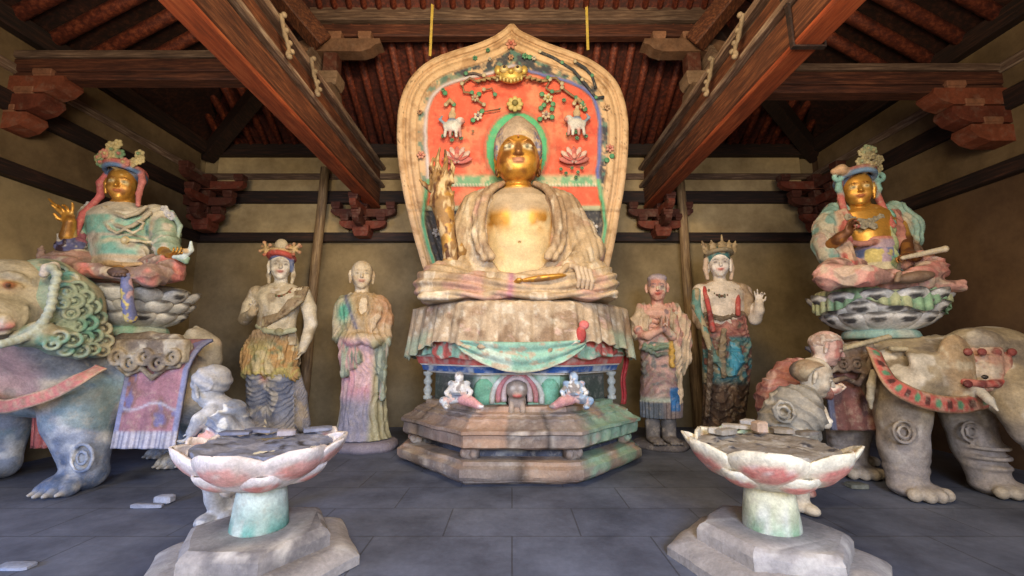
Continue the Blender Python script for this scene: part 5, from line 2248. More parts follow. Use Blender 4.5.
def blskirt(P):
    z = P[:, 2]
    zs1, zs2 = F(278, 334)[2], F(278, 345)[2]
    n = n_(P, 5, 21, 4)
    return patch(P, (184, 168, 108), ((200, 156, 96), smooth(n, .52, .6)), ((214, 196, 150), smooth(n_(P, 7, 9), .55, .66)), ((150, 150, 110), smooth(n_(P, 8, 3), .6, .7)),
                 ((156, 130, 98), smooth(z, zs2 - .05, zs1)), ((206, 190, 110), .9 * np.exp(-((z - F(278, 372)[2] - .05 * np.sin(P[:, 0] * 30)) / .025) ** 2)))


k = Clay(0.0085)
sc_ = lambda th, z: 1 + 0.05 * np.sin(th * 14 + 2 * np.sin(z * 8)) + .03 * np.sin(th * 5)
k.loft(Rg(F, [(374, 269, 26, .20, 0), (362, 270, 28, .21, 0), (350, 270, 27, .20, 0), (340, 272, 24, .19, 0), (330, 275, 19, .17, 0)]), blskirt, k=0.03, fold=sc_)
for i in range(6):
    k.ell(F(247 + i * 9.5, 371 + 3 * (i % 2), -0.12 + 0.06 * abs(i - 2.5) / 2.5), (0.07, 0.07, 0.10), blskirt, k=0.03)
k.build('upper_skirt', CLAY, bl, disp=lambda P, N: ridg(P[:, 0] * 60 + 14 * n_(P, 5, 3), 0.010))


def blleg(P):
    n = n_(P, 4, 31, 4)
    x0 = F(269, 390)[0]
    return patch(P, (140, 146, 166), ((112, 120, 144), smooth(n, .5, .62)), ((190, 184, 178), smooth(n_(P, 7, 13), .55, .68)), ((196, 110, 96), np.exp(-((P[:, 0] - x0) / .04) ** 2) * smooth(P[:, 2], .75, .9)),
                 ((170, 160, 150), 1 - smooth(P[:, 2], .2, .45)))


k = Clay(0.0085)
k.loft([(0.14, *F(260, 440)[:2], .16, .17), (0.5, *F(261, 405)[:2], .155, .165), (F(261, 372)[2], *F(261, 372)[:2], .16, .17)], blleg, k=0.04)
k.loft([(0.14, *F(283, 440)[:2], .18, .17), (0.5, *F(282, 405)[:2], .17, .165), (F(281, 372)[2], *F(281, 372)[:2], .17, .17)], blleg, k=0.04)
k.chain([F(297, 372, 0), F(301, 395, 0), F(303, 424, -0.02)], [0.04, 0.07, 0.09], lambda P: patch(P, (150, 146, 152), ((176, 160, 140), smooth(n_(P, 6, 3), .5, .6))), 0.03)


def udisp(x0, x1, f=70, a=0.012):
    def d(P, N):
        lx = np.where(P[:, 0] < (x0 + x1) / 2, P[:, 0] - x0, P[:, 0] - x1)
        q = P[:, 2] - 5.0 * lx ** 2
        return ridg(q * f * .6 + 9 * n_(P, 5, 4), a) * smooth(-N[:, 1], 0.0, 0.6)
    return d


k.build('lower_skirt', CLAY, bl, disp=udisp(F(261, 400)[0], F(282, 400)[0]))

# ================================================================ left monk
F = Frame(5.55)
base = F(366, 440)
ml = empty('monk_statue', (base[0], 5.55, 0), 'shaven-headed standing monk statue in faded pink and olive robe left of the throne', 'statue')
plinth('round_base', base[0] + .03, 5.55, 0.36, 0.11, ml, (136, 124, 128), seed=3)
msk = lambda P: patch(P, (222, 200, 162), ((196, 168, 128), smooth(n_(P, 8, 2), .5, .66)))
k = Clay(0.0085)
head(k, F(362, 275, -0.03), 0.39, msk, lips=(196, 130, 104), eyes=(206, 190, 160), pupil=(150, 130, 104), brow=(206, 180, 140), yaw=19)
k.cap(F(362, 284), F(362, 300), 0.08, 0.10, msk, k=0.03)
k.loft(Rg(F, [(325, 362, 10, .08, -.1), (305, 362, 14, .12, -.03), (296, 362, 12, .10, 0)]), msk, k=0.02)
k.build('body', CLAY, ml)
k = Clay(0.0085)
k.ell(F(374, 262, 0.0), (0.03, 0.03, 0.05), (206, 190, 176))


def mrobe(P):
    z, x = P[:, 2], P[:, 0]
    xm = F(362, 330)[0]
    n = n_(P, 4, 41, 4)
    g = np.exp(-(((x - F(349, 313)[0]) / .09) ** 2 + ((z - F(349, 313)[2]) / .11) ** 2))
    c = patch(P, (186, 156, 110), ((150, 144, 104), 1 - smooth(x, xm - .22, xm - .05)), ((200, 140, 100), smooth(x, xm + .1, xm + .3) * .6), ((214, 190, 150), smooth(n, .55, .66) * .7))
    c = mixc(c, rgba((96, 176, 138), len(P)), np.clip(g * 1.6, 0, 1) * smooth(n, .35, .45))
    b = np.exp(-(((x - F(357, 315)[0]) - .5 * (z - F(357, 315)[2]) * -1) / .035) ** 2) * (z > F(360, 330)[2])
    c = mixc(c, rgba((98, 100, 124), len(P)), b * .8)
    # skirt
    sk = 1 - smooth(z, F(362, 345)[2], F(362, 335)[2])
    s2 = patch(P, (204, 146, 150), ((214, 172, 168), smooth(n, .5, .6)), ((150, 142, 150), 1 - smooth(z + .25 * (n - .5), .50, .74)), ((170, 160, 120), smooth(np.abs(x - xm), .16, .26)))
    return mixc(c, s2, sk)


k = Clay(0.009)
fo = lambda th, z: 1 + 0.03 * np.sin(th * 18 + 3 * np.sin(z * 4)) + 0.03 * np.sin(th * 7 + 2)
k.loft(Rg(F, [(447, 362, 27, .27, 0), (430, 363, 25, .24, 0), (405, 364, 22, .21, 0), (380, 364, 21, .20, 0), (355, 364, 21, .20, 0), (335, 364, 24, .22, -.02), (318, 363, 27, .22, 0), (305, 363, 27, .20, 0), (299, 363, 22, .17, 0), (293, 363, 12, .12, .02)])[0:0] or
       [(0.12, F(362, 447)[0], 5.55, .35, .28)] + Rg(F, [(430, 363, 25, .24, 0), (405, 364, 22, .21, 0), (380, 364, 21, .20, 0), (355, 364, 21, .20, 0), (335, 364, 24, .22, -.02), (318, 363, 27, .22, 0), (305, 363, 27, .20, 0), (299, 363, 22, .17, 0), (293, 363, 12, .12, .02)]), mrobe, k=0.03, fold=fo)
k.ell(F(361, 300, -0.24), (0.075, 0.14, 0.20), mrobe, k=0.02, op='s')
for i in range(3):
    k.chain([F(350 - i * 4, 296 + i, -0.02), F(356 - i * 4, 312 + i * 2, -0.19), F(366 - i * 2, 330 + i * 2, -0.23)], [0.03, 0.032, 0.03], mrobe, 0.015)
    k.chain([F(374 + i * 4, 296 + i, -0.02), F(371 + i * 4, 312 + i * 2, -0.19), F(362 + i * 3, 330 + i * 3, -0.23)], [0.03, 0.032, 0.03], mrobe, 0.015)
# arms and hanging sleeves
k.chain([F(345, 304), F(341, 320, -0.02), F(341, 336, -0.06)], [0.10, 0.095, 0.09], mrobe, 0.05)
k.chain([F(381, 304), F(385, 320, -0.02), F(383, 337, -0.06)], [0.10, 0.095, 0.09], mrobe, 0.05)
k.chain([F(339, 336, -0.06), F(352, 340, -0.22), F(362, 338, -0.27)], [0.085, 0.08, 0.065], mrobe, 0.04)
k.chain([F(386, 337, -0.06), F(374, 341, -0.24), F(362, 338, -0.27)], [0.085, 0.08, 0.065], mrobe, 0.04)
slv = lambda P: patch(P, (160, 166, 140), ((196, 150, 140), smooth(n_(P * [3, 1, .4], 5, 4), .5, .6)), ((120, 128, 110), smooth(n_(P * [4, 1, .4], 7, 6), .56, .62)))
for x0, x1, yb in ((342, 344, 374), (350, 352, 366), (354, 357, 360)):
    k.chain([F(x0, 340, -0.16), F(x1, 356, -0.20), F(x1 + 1, yb, -0.20)], [0.055, 0.06, 0.055], slv, 0.02)
for x0, x1, yb in ((378, 380, 372), (384, 383, 384), (388, 383, 398)):
    k.chain([F(x0, 340, -0.12), F(x1, 356, -0.12), F(x1 - 1, yb, -0.14)], [0.05, 0.055, 0.04], slv, 0.02)
k.build('robe', CLAY, ml, disp=lambda P, N: ridg(P[:, 0] * 40 + 14 * P[:, 2] * np.sign(P[:, 0] - F(362, 330)[0]) * (P[:, 2] > .95) + 12 * n_(P, 3, 4), .007) * (.4 + .6 * (P[:, 2] > .3)))

# ================================================================ right monk with joined hands
F = Frame(5.65)
base = F(661, 445)
mr = empty('monk_statue', (base[0], 5.65, 0), 'pink-faced standing monk statue with hands joined at the chest right of the throne', 'statue')
plinth('round_base', base[0], 5.65, 0.34, 0.07, mr, (96, 90, 90), seed=5)
psk = lambda P: patch(P, (222, 170, 146), ((196, 128, 108), smooth(n_(P, 7, 2), .48, .62)), ((226, 206, 176), smooth(n_(P, 9, 7), .6, .7)), ((120, 106, 112), .7 * smooth(n_(P, 10, 17), .64, .7)))
k = Clay(0.0085)
head(k, F(657, 288, -0.03), 0.37, psk, lips=(196, 84, 70), eyes=(180, 150, 140), pupil=(80, 60, 60), brow=(120, 110, 120), yaw=-16, long_ear=False)
k.ell(F(657, 279, -0.02), (0.125, 0.13, 0.07), (176, 160, 166), k=0.01)
k.cap(F(657, 298), F(657, 310), 0.075, 0.09, psk, k=0.03)
k.loft(Rg(F, [(350, 658, 19, .16, 0), (335, 658, 19, .155, 0), (322, 658, 21, .165, 0), (312, 658, 21, .15, 0), (306, 658, 12, .1, .02)]), psk, k=0.03)
for i in range(4):
    k.chain([F(646, 315 + 5 * i, -0.10), F(657, 318 + 5 * i, -0.18), F(668, 315 + 5 * i, -0.10)], 0.012, (196, 140, 116), 0.012)
k.chain([F(643, 340, -0.05), F(638, 330, -0.1)], [0.06, 0.06], psk, 0.03)
# forearms meet at the chest
k.chain([F(638, 334, -0.05), F(648, 336, -0.2), F(661, 329, -0.29)], [0.062, 0.056, 0.044], psk, 0.02)
k.chain([F(680, 334, -0.05), F(672, 336, -0.2), F(665, 329, -0.29)], [0.062, 0.056, 0.044], psk, 0.02)
hand(k, F(660.5, 329, -0.29), (0.02, -0.15, 1), (1, 0, 0), 0.19, (186, 150, 132), thumb=-1, curl=0.06, spread=0.03)
hand(k, F(666.5, 329, -0.29), (-0.02, -0.15, 1), (-1, 0, 0), 0.19, (206, 170, 146), thumb=1, curl=0.06, spread=0.03)
# shins and feet
for x in (652, 668):
    k.chain([[F(658, 350)[0], 5.64, 1.15], [F(x, 400)[0], 5.63, 0.65], [F(x, 415)[0], 5.62, 0.50], [F(x, 430)[0], 5.62, 0.28], [F(x, 443)[0], 5.60, 0.12]], [0.10, 0.09, 0.085, 0.09, 0.085], lambda P: patch(P, (110, 104, 100), ((150, 140, 130), smooth(n_(P, 8, 3), .5, .6))), 0.02)
    k.ell([F(x, 443)[0], 5.50, 0.10], (0.085, 0.16, 0.045), (118, 110, 106), k=0.03)
    for i in range(4):
        k.ell([F(x, 443)[0] + (i - 1.5) * .04, 5.35, 0.09], (0.02, 0.03, 0.02), (120, 112, 106), k=0.005)
k.build('body', CLAY, mr)


def mrr(P):
    n = n_(P, 4, 51, 4)
    return patch(P, (206, 180, 146), ((214, 156, 136), smooth(n, .5, .62)), ((164, 150, 120), smooth(n_(P * [3, 1, 1], 5, 6), .56, .66)))


k = Clay(0.0085)
# cloth over the right shoulder and the long mantle on the other side
k.chain([F(642, 309, 0), F(638, 322, -0.02), F(637, 334, -0.04)], [0.085, 0.095, 0.085], mrr, 0.04)
k.chain([F(642, 309, 0), F(647, 320, -0.13), F(645, 332, -0.12)], [0.05, 0.05, 0.05], mrr, 0.03)
k.chain([F(673, 309, 0), F(681, 322, 0), F(683, 340, -0.02), F(684, 358, -0.02), F(682, 372, -0.02)], [0.09, 0.105, 0.10, 0.085, 0.05], mrr, 0.04)
k.chain([F(668, 308, -0.06), F(674, 322, -0.15), F(677, 338, -0.17), F(678, 360, -0.16), F(679, 385, -0.12), F(680, 402, -0.1)], [0.05, 0.06, 0.06, 0.05, 0.04, 0.04], mrr, 0.03)
k.chain([F(650, 308, -.02), F(657, 312, 0.08), F(668, 308, -.02)], 0.06, mrr, 0.03)
k.build('mantle', CLAY, mr, disp=lambda P, N: ridg(P[:, 0] * 50 - P[:, 2] * 12 + 10 * n_(P, 4, 4), .011))


def mskirt(P):
    z, x = P[:, 2], P[:, 0]
    n = n_(P, 6, 61, 4)
    zz = lambda y: F(660, y)[2]
    c = patch(P, (150, 118, 112), ((190, 150, 138), smooth(n, .5, .6)), ((116, 112, 110), smooth(n_(P, 9, 7), .56, .66)), ((120, 140, 120), smooth(z, zz(350), zz(347))), ((150, 146, 126), smooth(n_(P, 20, 9), .5, .6) * .4),
              ((172, 178, 156), np.exp(-((z - zz(399) + .2 * np.minimum(0, x - F(660, 390)[0]) * 0) / .035) ** 2)))
    pl = 1 - smooth(z, zz(402), zz(400))
    c = mixc(c, patch(P, (96, 104, 112), ((126, 110, 104), smooth(x, F(655, 400)[0], F(662, 400)[0]))), pl)
    b = smooth(x, F(664, 400)[0], F(666, 400)[0]) * (1 - smooth(x, F(675, 400)[0], F(677, 400)[0])) * (1 - smooth(z, zz(388), zz(385))) * smooth(z, zz(411), zz(408))
    return mixc(c, rgba((24, 104, 160), len(P)), b * .95)


k = Clay(0.0085)
k.loft(Rg(F, [(417, 661, 20, .20, 0), (400, 661, 20.5, .20, 0), (375, 661, 19.5, .19, 0), (355, 660, 19, .18, 0), (342, 659, 18.5, .17, 0)]), mskirt, k=0.02, fold=lambda th, z: 1 + 0.05 * np.sin(th * 26) * (z < F(660, 400)[2]) + 0.015 * np.sin(th * 9 + z * 9))
k.chain([F(671, 340, -0.13), F(672, 352, -0.2), F(672, 366, -0.21)], [0.03, 0.035, 0.03], (206, 160, 60), 0.01)
k.chain([F(644, 345, -0.12), F(658, 349, -0.2), F(674, 345, -0.12)], 0.03, (128, 150, 124), 0.01)
k.chain([F(644, 349, -0.12), F(658, 355, -0.2), F(674, 352, -0.12)], 0.025, (108, 120, 108), 0.01)
k.build('skirt', CLAY, mr, disp=lambda P, N: 0.008 * np.sin(P[:, 2] * 60 + 30 * (P[:, 0] - F(660, 370)[0]) ** 2 * 8 + 4 * n_(P, 4, 4)) * (P[:, 2] > F(660, 396)[2]))

# ================================================================ right crowned standing statue
F = Frame(5.6)
base = F(724, 440)
br = empty('bodhisattva_statue', (base[0], 5.6, 0), 'white-faced crowned standing statue in teal skirt with one hand raised, right of the monk', 'statue')
plinth('rock_base', base[0], 5.6, 0.34, 0.12, br, (100, 92, 88), seed=7)
pw = lambda P: patch(P, (230, 210, 184), ((206, 176, 146), smooth(n_(P, 7, 2), .5, .66)))
k = Clay(0.0085)
head(k, F(719, 264, -0.03), 0.375, lambda P: rgba((240, 226, 208), len(P)), lips=(206, 100, 84), eyes=(186, 170, 160), pupil=(70, 60, 56), brow=(130, 116, 106), yaw=-19)
k.cap(F(719, 274), F(720, 288), 0.075, 0.085, pw, k=0.03)
k.loft(Rg(F, [(345, 726, 20, .16, 0), (328, 724, 19, .15, 0), (316, 723, 19.5, .15, 0), (304, 722, 22, .16, -.01), (294, 721, 25, .165, -.01), (287, 720, 22, .13, 0), (282, 720, 12, .10, .02)]), pw, k=0.03)
k.ell(F(723, 315, -0.11), (0.15, 0.07, 0.12), pw, k=0.07)
for sx in (-1, 1):
    k.ell(F(721 + sx * 9, 298, -0.12), (0.11, 0.055, 0.08), pw, k=0.06)
k.chain([F(700, 291), F(698, 305, 0), F(698, 320, -0.03)], [0.095, 0.085, 0.068], pw, 0.03)
k.chain([F(698, 314, -0.03), F(700, 326, -0.10)], [0.066, 0.05], lambda P: rgba((120, 96, 66), len(P)), 0.01)
hand(k, F(700, 325, -0.10), (0.15, -0.4, -0.8), (0.8, 0, 0), 0.16, (110, 84, 56), thumb=1, curl=0.5)
k.chain([F(744, 292), F(749, 306, -0.02), F(755, 319, -0.06)], [0.095, 0.085, 0.075], pw, 0.03)
k.chain([F(755, 319, -0.06), F(759, 310, -0.16), F(759, 303, -0.20)], [0.075, 0.062, 0.05], pw, 0.02)
hand(k, F(759, 304, -0.20), (0.02, -0.08, 1), (-.2, -1, 0), 0.215, (236, 220, 200), thumb=1, fc=[.12, .1, .5, .55], spread=0.22)
k.build('body', CLAY, br)
k = Clay(0.007)
hc2 = F(719, 264, -0.03)
teal = (70, 120, 116)
k.ell(hc2 + [0, 0.03, 0.09], (0.145, 0.155, 0.15), teal)
k.ell(hc2 + [-0.045, -0.13, 0.0], (0.12, 0.12, 0.105), teal, k=0.015, op='s')
for sx in (-1, 1):
    k.chain([hc2 + [sx * 0.16, 0.02, 0.06], hc2 + [sx * 0.175, 0.02, -0.06], hc2 + [sx * 0.155, 0.02, -0.19]], [0.03, 0.032, 0.024], (206, 176, 146), 0.02)
k.tor(hc2 + [0, 0.0, 0.13], 0.14, 0.028, (150, 132, 100), rotm(-12), sc=(1.08, 1.1))
cr = lambda P: patch(P, (176, 148, 104), ((130, 104, 70), smooth(n_(P, 16, 3), .5, .6)))
for x, zt, w in ((-0.17, 0.27, .04), (-0.09, 0.27, .045), (0.0, 0.33, .055), (0.09, 0.27, .045), (0.17, 0.27, .04)):
    o = hc2 + [x, -0.12 + 0.5 * abs(x), 0.14]
    k.ell(o + [x * .1, 0, 0.05], (w, 0.022, 0.07), cr)
    k.ell(o + [x * .18, 0, 0.11], (w * 1.1, 0.022, 0.025), cr, k=0.008)
    k.cap(o + [x * .15, 0, 0.09], o + [x * .3, 0, zt - 0.13 + .02], 0.024, 0.010, cr, 0.01)
k.build('crown', CLAY, br)
k = Clay(0.0085)
tn_ = lambda P: patch(P, (176, 146, 110), ((146, 116, 84), smooth(n_(P, 7, 3), .5, .62)))
k.chain([F(703, 289, .02), F(711, 286, 0.03), F(719, 284, 0.08), F(730, 286, 0.03), F(741, 290, .02)], [0.085, 0.07, 0.05, 0.07, 0.085], tn_, 0.03)
k.chain([F(741, 290, -.02), F(746, 300, -.03), F(748, 312, -.03)], [0.09, 0.09, 0.07], tn_, 0.03)
k.chain([F(704, 288, -.07), F(707, 300, -.17), F(710, 314, -0.20), F(713, 330, -.20)], [0.03, 0.03, 0.03, 0.035], lambda P: patch(P, (190, 62, 50), ((140, 50, 44), smooth(n_(P, 9, 3), .5, .6))), 0.01)
k.chain([F(736, 288, -.08), F(738, 300, -.18), F(738, 314, -0.20)], [0.026, 0.03, 0.03], (186, 70, 54), 0.01)
k.chain([F(697, 292, -.04), F(696, 305, -.06), F(700, 316, -.09), F(706, 335, -0.16), F(712, 355, -.2)], [0.06, 0.055, 0.04, 0.04, 0.03], lambda P: patch(P, (104, 146, 130), ((170, 150, 110), smooth(n_(P * [4, 1, 1], 5, 3), .5, .6))), 0.02)
for i in range(11):
    a = (i - 5) / 5
    k.ell(F(722 + a * 13, 293 + 3 - 5 * a * a, -0.20 + .06 * abs(a)), (0.016, 0.014, 0.02 if i % 2 else .03), (120, 70, 44) if i % 2 else (96, 96, 70), k=0.003)
k.build('scarf', CLAY, br)


def brsk(P):
    z, x = P[:, 2], P[:, 0]
    n = n_(P, 5, 71, 4)
    zz = lambda y: F(725, y)[2]
    c = patch(P, (66, 108, 108), ((66, 146, 160), smooth(n, .55, .62)), ((110, 70, 56), smooth(n_(P, 6, 8), .48, .56)), ((150, 140, 110), smooth(n_(P, 10, 4), .6, .68)))
    c = mixc(c, patch(P, (154, 92, 78), ((188, 124, 104), smooth(n, .52, .62)), ((110, 96, 80), smooth(n_(P, 11, 4), .56, .66))), smooth(z, zz(339), zz(335)))
    return mixc(c, patch(P, (64, 46, 34), ((96, 72, 52), smooth(n_(P * [3, 1, 1], 5, 4), .5, .6))), 1 - smooth(z, zz(386), zz(376)))


k = Clay(0.0085)
k.loft([(0.13, F(722, 440)[0], 5.6, .26, .2)] + Rg(F, [(420, 723, 20, .19, 0), (400, 725, 21, .19, 0), (380, 726, 22, .2, 0), (360, 727, 23, .2, -.01), (342, 726, 23, .19, 0), (328, 725, 21, .18, 0), (313, 723, 20.5, .165, 0)]), brsk, k=0.02,
       fold=lambda th, z: 1 + 0.025 * np.sin(th * 15 + 3 * np.sin(z * 5)))
k.chain([F(706, 314, -.14), F(722, 319, -.21), F(742, 313, -.12)], 0.03, (120, 100, 76), 0.01)
k.chain([F(708, 340, -.16), F(716, 360, -.22), F(730, 374, -.22), F(743, 362, -.18), F(749, 344, -.1)], 0.035, (96, 130, 116), 0.02)
k.chain([F(724, 330, -.2), F(722, 352, -.24), F(724, 376, -.23)], [0.03, 0.04, 0.03], (140, 120, 90), 0.02)
k.chain([F(711, 350, -.2), F(710, 375, -.2), F(707, 415, -.18)], [0.035, 0.035, 0.03], (90, 70, 50), 0.02)
k.chain([F(735, 345, -.2), F(737, 360, -.23), F(733, 372, -.23)], [0.06, 0.08, 0.05], lambda P: patch(P, (64, 146, 164), ((90, 120, 110), smooth(n_(P, 7, 3), .55, .65))), 0.03)
k.build('skirt', CLAY, br, disp=udisp(F(715, 400)[0], F(736, 400)[0], 55, 0.012))
# ================================================================ lotus seats on the animals
def lotus_seat(F, cx, ycen, hw, label, name, cols, z0, z1, rows=3, n=11, seed=0, zbase=None):
    """z0 neck bottom, z1 seat top"""
    q = F(cx, ycen)
    X, Y = q[0], q[1]
    root = empty(name, (X, Y, zbase if zbase is not None else z0), label, 'lotus seat')
    c = np.array([X, Y, 0.0])
    H = z1 - z0
    p = Poly()
    p.lathe([(hw * .55, z0), (hw * .60, z0 + H * .03), (hw * .56, z0 + H * .16), (hw * .50, z0 + H * .2), (hw * .54, z0 + H * .25), (hw * .7, z0 + H * .5), (hw * .86, z0 + H * .8), (hw * .88, z1 - .02), (hw * .80, z1)], c, 40,
            lambda P: patch(P, cols['neck'], (cols['core'], smooth(P[:, 2], z0 + H * .2, z0 + H * .25)), ((206, 200, 180), smooth(n_(P, 9, seed), .55, .65) * .6)))
    p.build('core', CLAY, root, smooth_=True)
    for r_ in range(rows):
        t = r_ / max(1, rows - 1)
        rb = hw * (0.48 + 0.26 * t)
        zb_ = z0 + H * (0.20 + 0.40 * t)
        off = 0 if r_ % 2 else 0.5
        for i in range(n):
            a = 2 * PI * (i + off) / n + 0.1
            o = np.array([math.cos(a), math.sin(a), 0])
            if math.sin(a) > 0.75:
                continue
            p = Poly()

            def pc(UV, i=i, r_=r_):
                u, v = (UV[:, 0] - .5) * 2, UV[:, 1]
                P3 = np.stack([UV[:, 0] * 4 + i, UV[:, 1] * 4, UV[:, 0] * 0 + r_], 1)
                nn = fbm(P3, 1, seed)
                d = np.sqrt((u / .95) ** 2 + ((v - .5) / .5) ** 2)
                inner = np.sqrt((u / .5) ** 2 + ((v - .68) / .13) ** 2)
                w = 1 - smooth(inner + .3 * (nn - .5), .8, 1.05)
                if not (cols['eye'] or (i * 7 + r_) % 3 == 0):
                    w = w * 0.0
                c_ = patch(UV, cols['petal'], (cols['shade'], smooth(nn, .52, .66) * .5), ((44, 42, 46), w * .92), ((70, 64, 60), smooth(np.maximum(np.abs(u) * 1.02, (v - .03) / .97), .86, .92) * .9))
                return c_
            lean = .60 - .10 * t
            petal(p, c + o * rb + [0, 0, zb_], o * .8 + [0, 0, -.6], o * lean + np.array([0, 0, .72 + .1 * t]), hw * .60, hw * .52, hw * .15, 0.0 if t < 1 else -0.01, 0.016, pc, 12, 12, tip=1.5)
            p.build('petal', CLAY, root, smooth_=True)
    return root


def flowers(k, o, pts, r, cs, rnd, n=6):
    for i, q in enumerate(pts):
        q = o + np.array(q)
        c = cs[i % len(cs)]
        for j in range(n):
            a = 2 * PI * j / n + i
            k.ell(q + np.array([math.cos(a), 0, math.sin(a)]) * r * .7, (r * .42, r * .35, r * .42), c, k=0.004)
        k.ell(q + [0, -r * .4, 0], r * .35, cs[(i + 1) % len(cs)], k=0.004)


# ================================================================ left seated crowned statue (on the lion)
F = Frame(4.4)
zl0, zl1 = F(137, 337)[2], F(137, 288)[2]
lotus_seat(F, 140, 300, 0.47, 'white and grey lotus seat with a green neck on the lion back', 'lotus_throne',
           dict(neck=(140, 178, 150), core=(170, 164, 146), petal=(236, 230, 214), shade=(196, 196, 180), eye=False), zl0, zl1, seed=4)
base = F(128, 284)
mj = empty('bodhisattva_statue', (base[0], 4.4, zl1), 'crowned gold-faced seated statue in green and cream robe riding the lion on the left', 'statue')
gold = lambda P: patch(P, (206, 146, 44, .9), ((150, 100, 36, .8), smooth(n_(P, 7, 3), .5, .66)), ((222, 186, 110, .6), smooth(n_(P, 11, 8), .62, .7)))
k = Clay(0.0075)
head(k, F(123, 185, -0.06), 0.385, gold, lips=(170, 90, 50), eyes=(226, 206, 150), pupil=(50, 36, 24), brow=(150, 96, 36, .7), yaw=24, pitch=4)
k.cap(F(124, 196), F(125, 214), 0.09, 0.11, gold, k=0.03)
k.tor(F(124, 204, -0.0), 0.10, 0.016, gold)
# right hand raised, left hand lowered
k.chain([F(72, 250, -0.16), F(68, 236, -0.24), F(70, 222, -0.28)], [0.075, 0.062, 0.048], gold, 0.02)
hand(k, F(70, 223, -0.28), F(64, 203, -0.30) - F(70, 223, -0.28), (0.3, -1, 0), 0.25, gold, thumb=-1, fc=[.15, .5, .45, .1], spread=0.3)
k.chain([F(62, 212, -.3), F(55, 205, -0.32), F(49, 199, -.33)], [0.018, 0.014, 0.010], gold, 0.01)
# arms inside the robe join the hands to the body
k.chain([F(124, 214, 0.05), F(92, 220, 0.05), F(76, 248, -0.10), F(72, 250, -0.16)], [0.10, 0.07, 0.06, 0.06], gold, 0.02)
k.chain([F(124, 214, 0.05), F(158, 220, 0.05), F(167, 246, -0.12), F(164, 252, -0.2)], [0.10, 0.07, 0.06, 0.05], gold, 0.02)
k.chain([F(124, 214, 0.05), F(124, 262, 0.0), F(121, 272, -.3), F(119, 273, -.58)], [0.10, 0.12, 0.06, 0.04], gold, 0.02)
k.chain([F(164, 252, -0.2), F(170, 256, -0.3)], [0.05, 0.042], gold, 0.02)
hand(k, F(168, 255, -0.3), (1, -0.25, 0.05), (0, 0, 1), 0.2, gold, thumb=-1, curl=0.45)
k.ell(F(118, 272, -0.62), (0.09, 0.05, 0.045), (90, 66, 54), k=0.02)
for i in range(4):
    k.ell(F(114 + 3.4 * i, 275, -0.66), (0.014, 0.02, 0.018), (96, 72, 60), k=0.004)
k.build('body', GILT, mj)


def mjrobe(P):
    z, x = P[:, 2], P[:, 0]
    cx_ = F(124, 230)[0]
    n = n_(P, 5, 81, 4)
    zz = lambda y: F(124, y)[2]
    c = patch(P, (204, 192, 166), ((164, 150, 126), smooth(n, .5, .62)))
    g = smooth(z, zz(262), zz(258)) * (1 - smooth(z, zz(222), zz(219))) * (1 - smooth(np.abs(x - cx_), .36, .40))
    g2 = 1 - np.exp(-((z - zz(240)) / .018) ** 2)
    c = mixc(c, patch(P, (126, 180, 156), ((156, 190, 160), smooth(n, .5, .6))), g * g2 * smooth(n_(P, 4, 7), .25, .4))
    c = mixc(c, rgba((206, 176, 130), len(P)), np.exp(-((z - zz(262)) / .02) ** 2) * .8)
    c = mixc(c, rgba((116, 158, 128), len(P)), smooth(np.abs(x - cx_), .40, .46) * smooth(n_(P, 6, 17), .5, .58) * .7)
    return c


k = Clay(0.0085)
k.loft(Rg(F, [(275, 127, 33, .27, 0), (262, 127, 31, .25, 0), (250, 126, 31, .235, 0), (238, 125, 31, .23, 0), (226, 125, 34, .24, 0), (217, 125, 35, .22, 0), (211, 125, 30, .18, .02), (205, 125, 16, .13, .03)]), mjrobe, k=0.03)
k.ell(F(125, 252, -0.17), (0.22, 0.12, 0.16), mjrobe, k=0.08)
k.chain([F(95, 217), F(85, 232, -0.02), F(76, 250, -0.10)], [0.135, 0.115, 0.11], mjrobe, 0.05)
k.chain([F(156, 217), F(165, 232, -0.02), F(167, 248, -0.12)], [0.135, 0.125, 0.12], mjrobe, 0.05)
# collar scrolls and knots
for pts in ([(100, 212), (108, 220), (118, 226), (125, 228), (132, 226), (142, 220), (150, 212)], [(104, 207), (112, 213), (125, 217), (138, 213), (146, 207)]):
    k.chain([F(x, y, -0.24 + 0.0028 * abs(x - 125)) for x, y in pts], 0.020, (186, 170, 140), 0.005)
for sx in (-1, 1):
    k.chain([F(125, 229, -.265), F(125 + sx * 8, 233, -.265), F(125 + sx * 16, 229, -.25), F(125 + sx * 19, 223, -.22), F(125 + sx * 13, 221, -.235)], 0.014, (206, 190, 156), 0.006)
k.chain([F(95, 243, -.17), F(110, 241, -.245), F(125, 240, -.27), F(140, 241, -.245), F(155, 243, -.17)], 0.018, (214, 200, 160), 0.005)
k.tor(F(125, 240, -.28), 0.03, 0.012, (196, 170, 110), rotm(90), k=0.004)
k.chain([F(94, 262, -.17), F(110, 264, -.27), F(125, 265, -.31), F(140, 264, -.27), F(157, 262, -.17)], 0.026, (196, 160, 110), 0.008)
k.build('robe', CLAY, mj, disp=lambda P, N: ridg(P[:, 2] * 30 + 12 * n_(P, 4, 4), .007) * smooth(np.abs(P[:, 0] - F(125, 230)[0]), .32, .42))
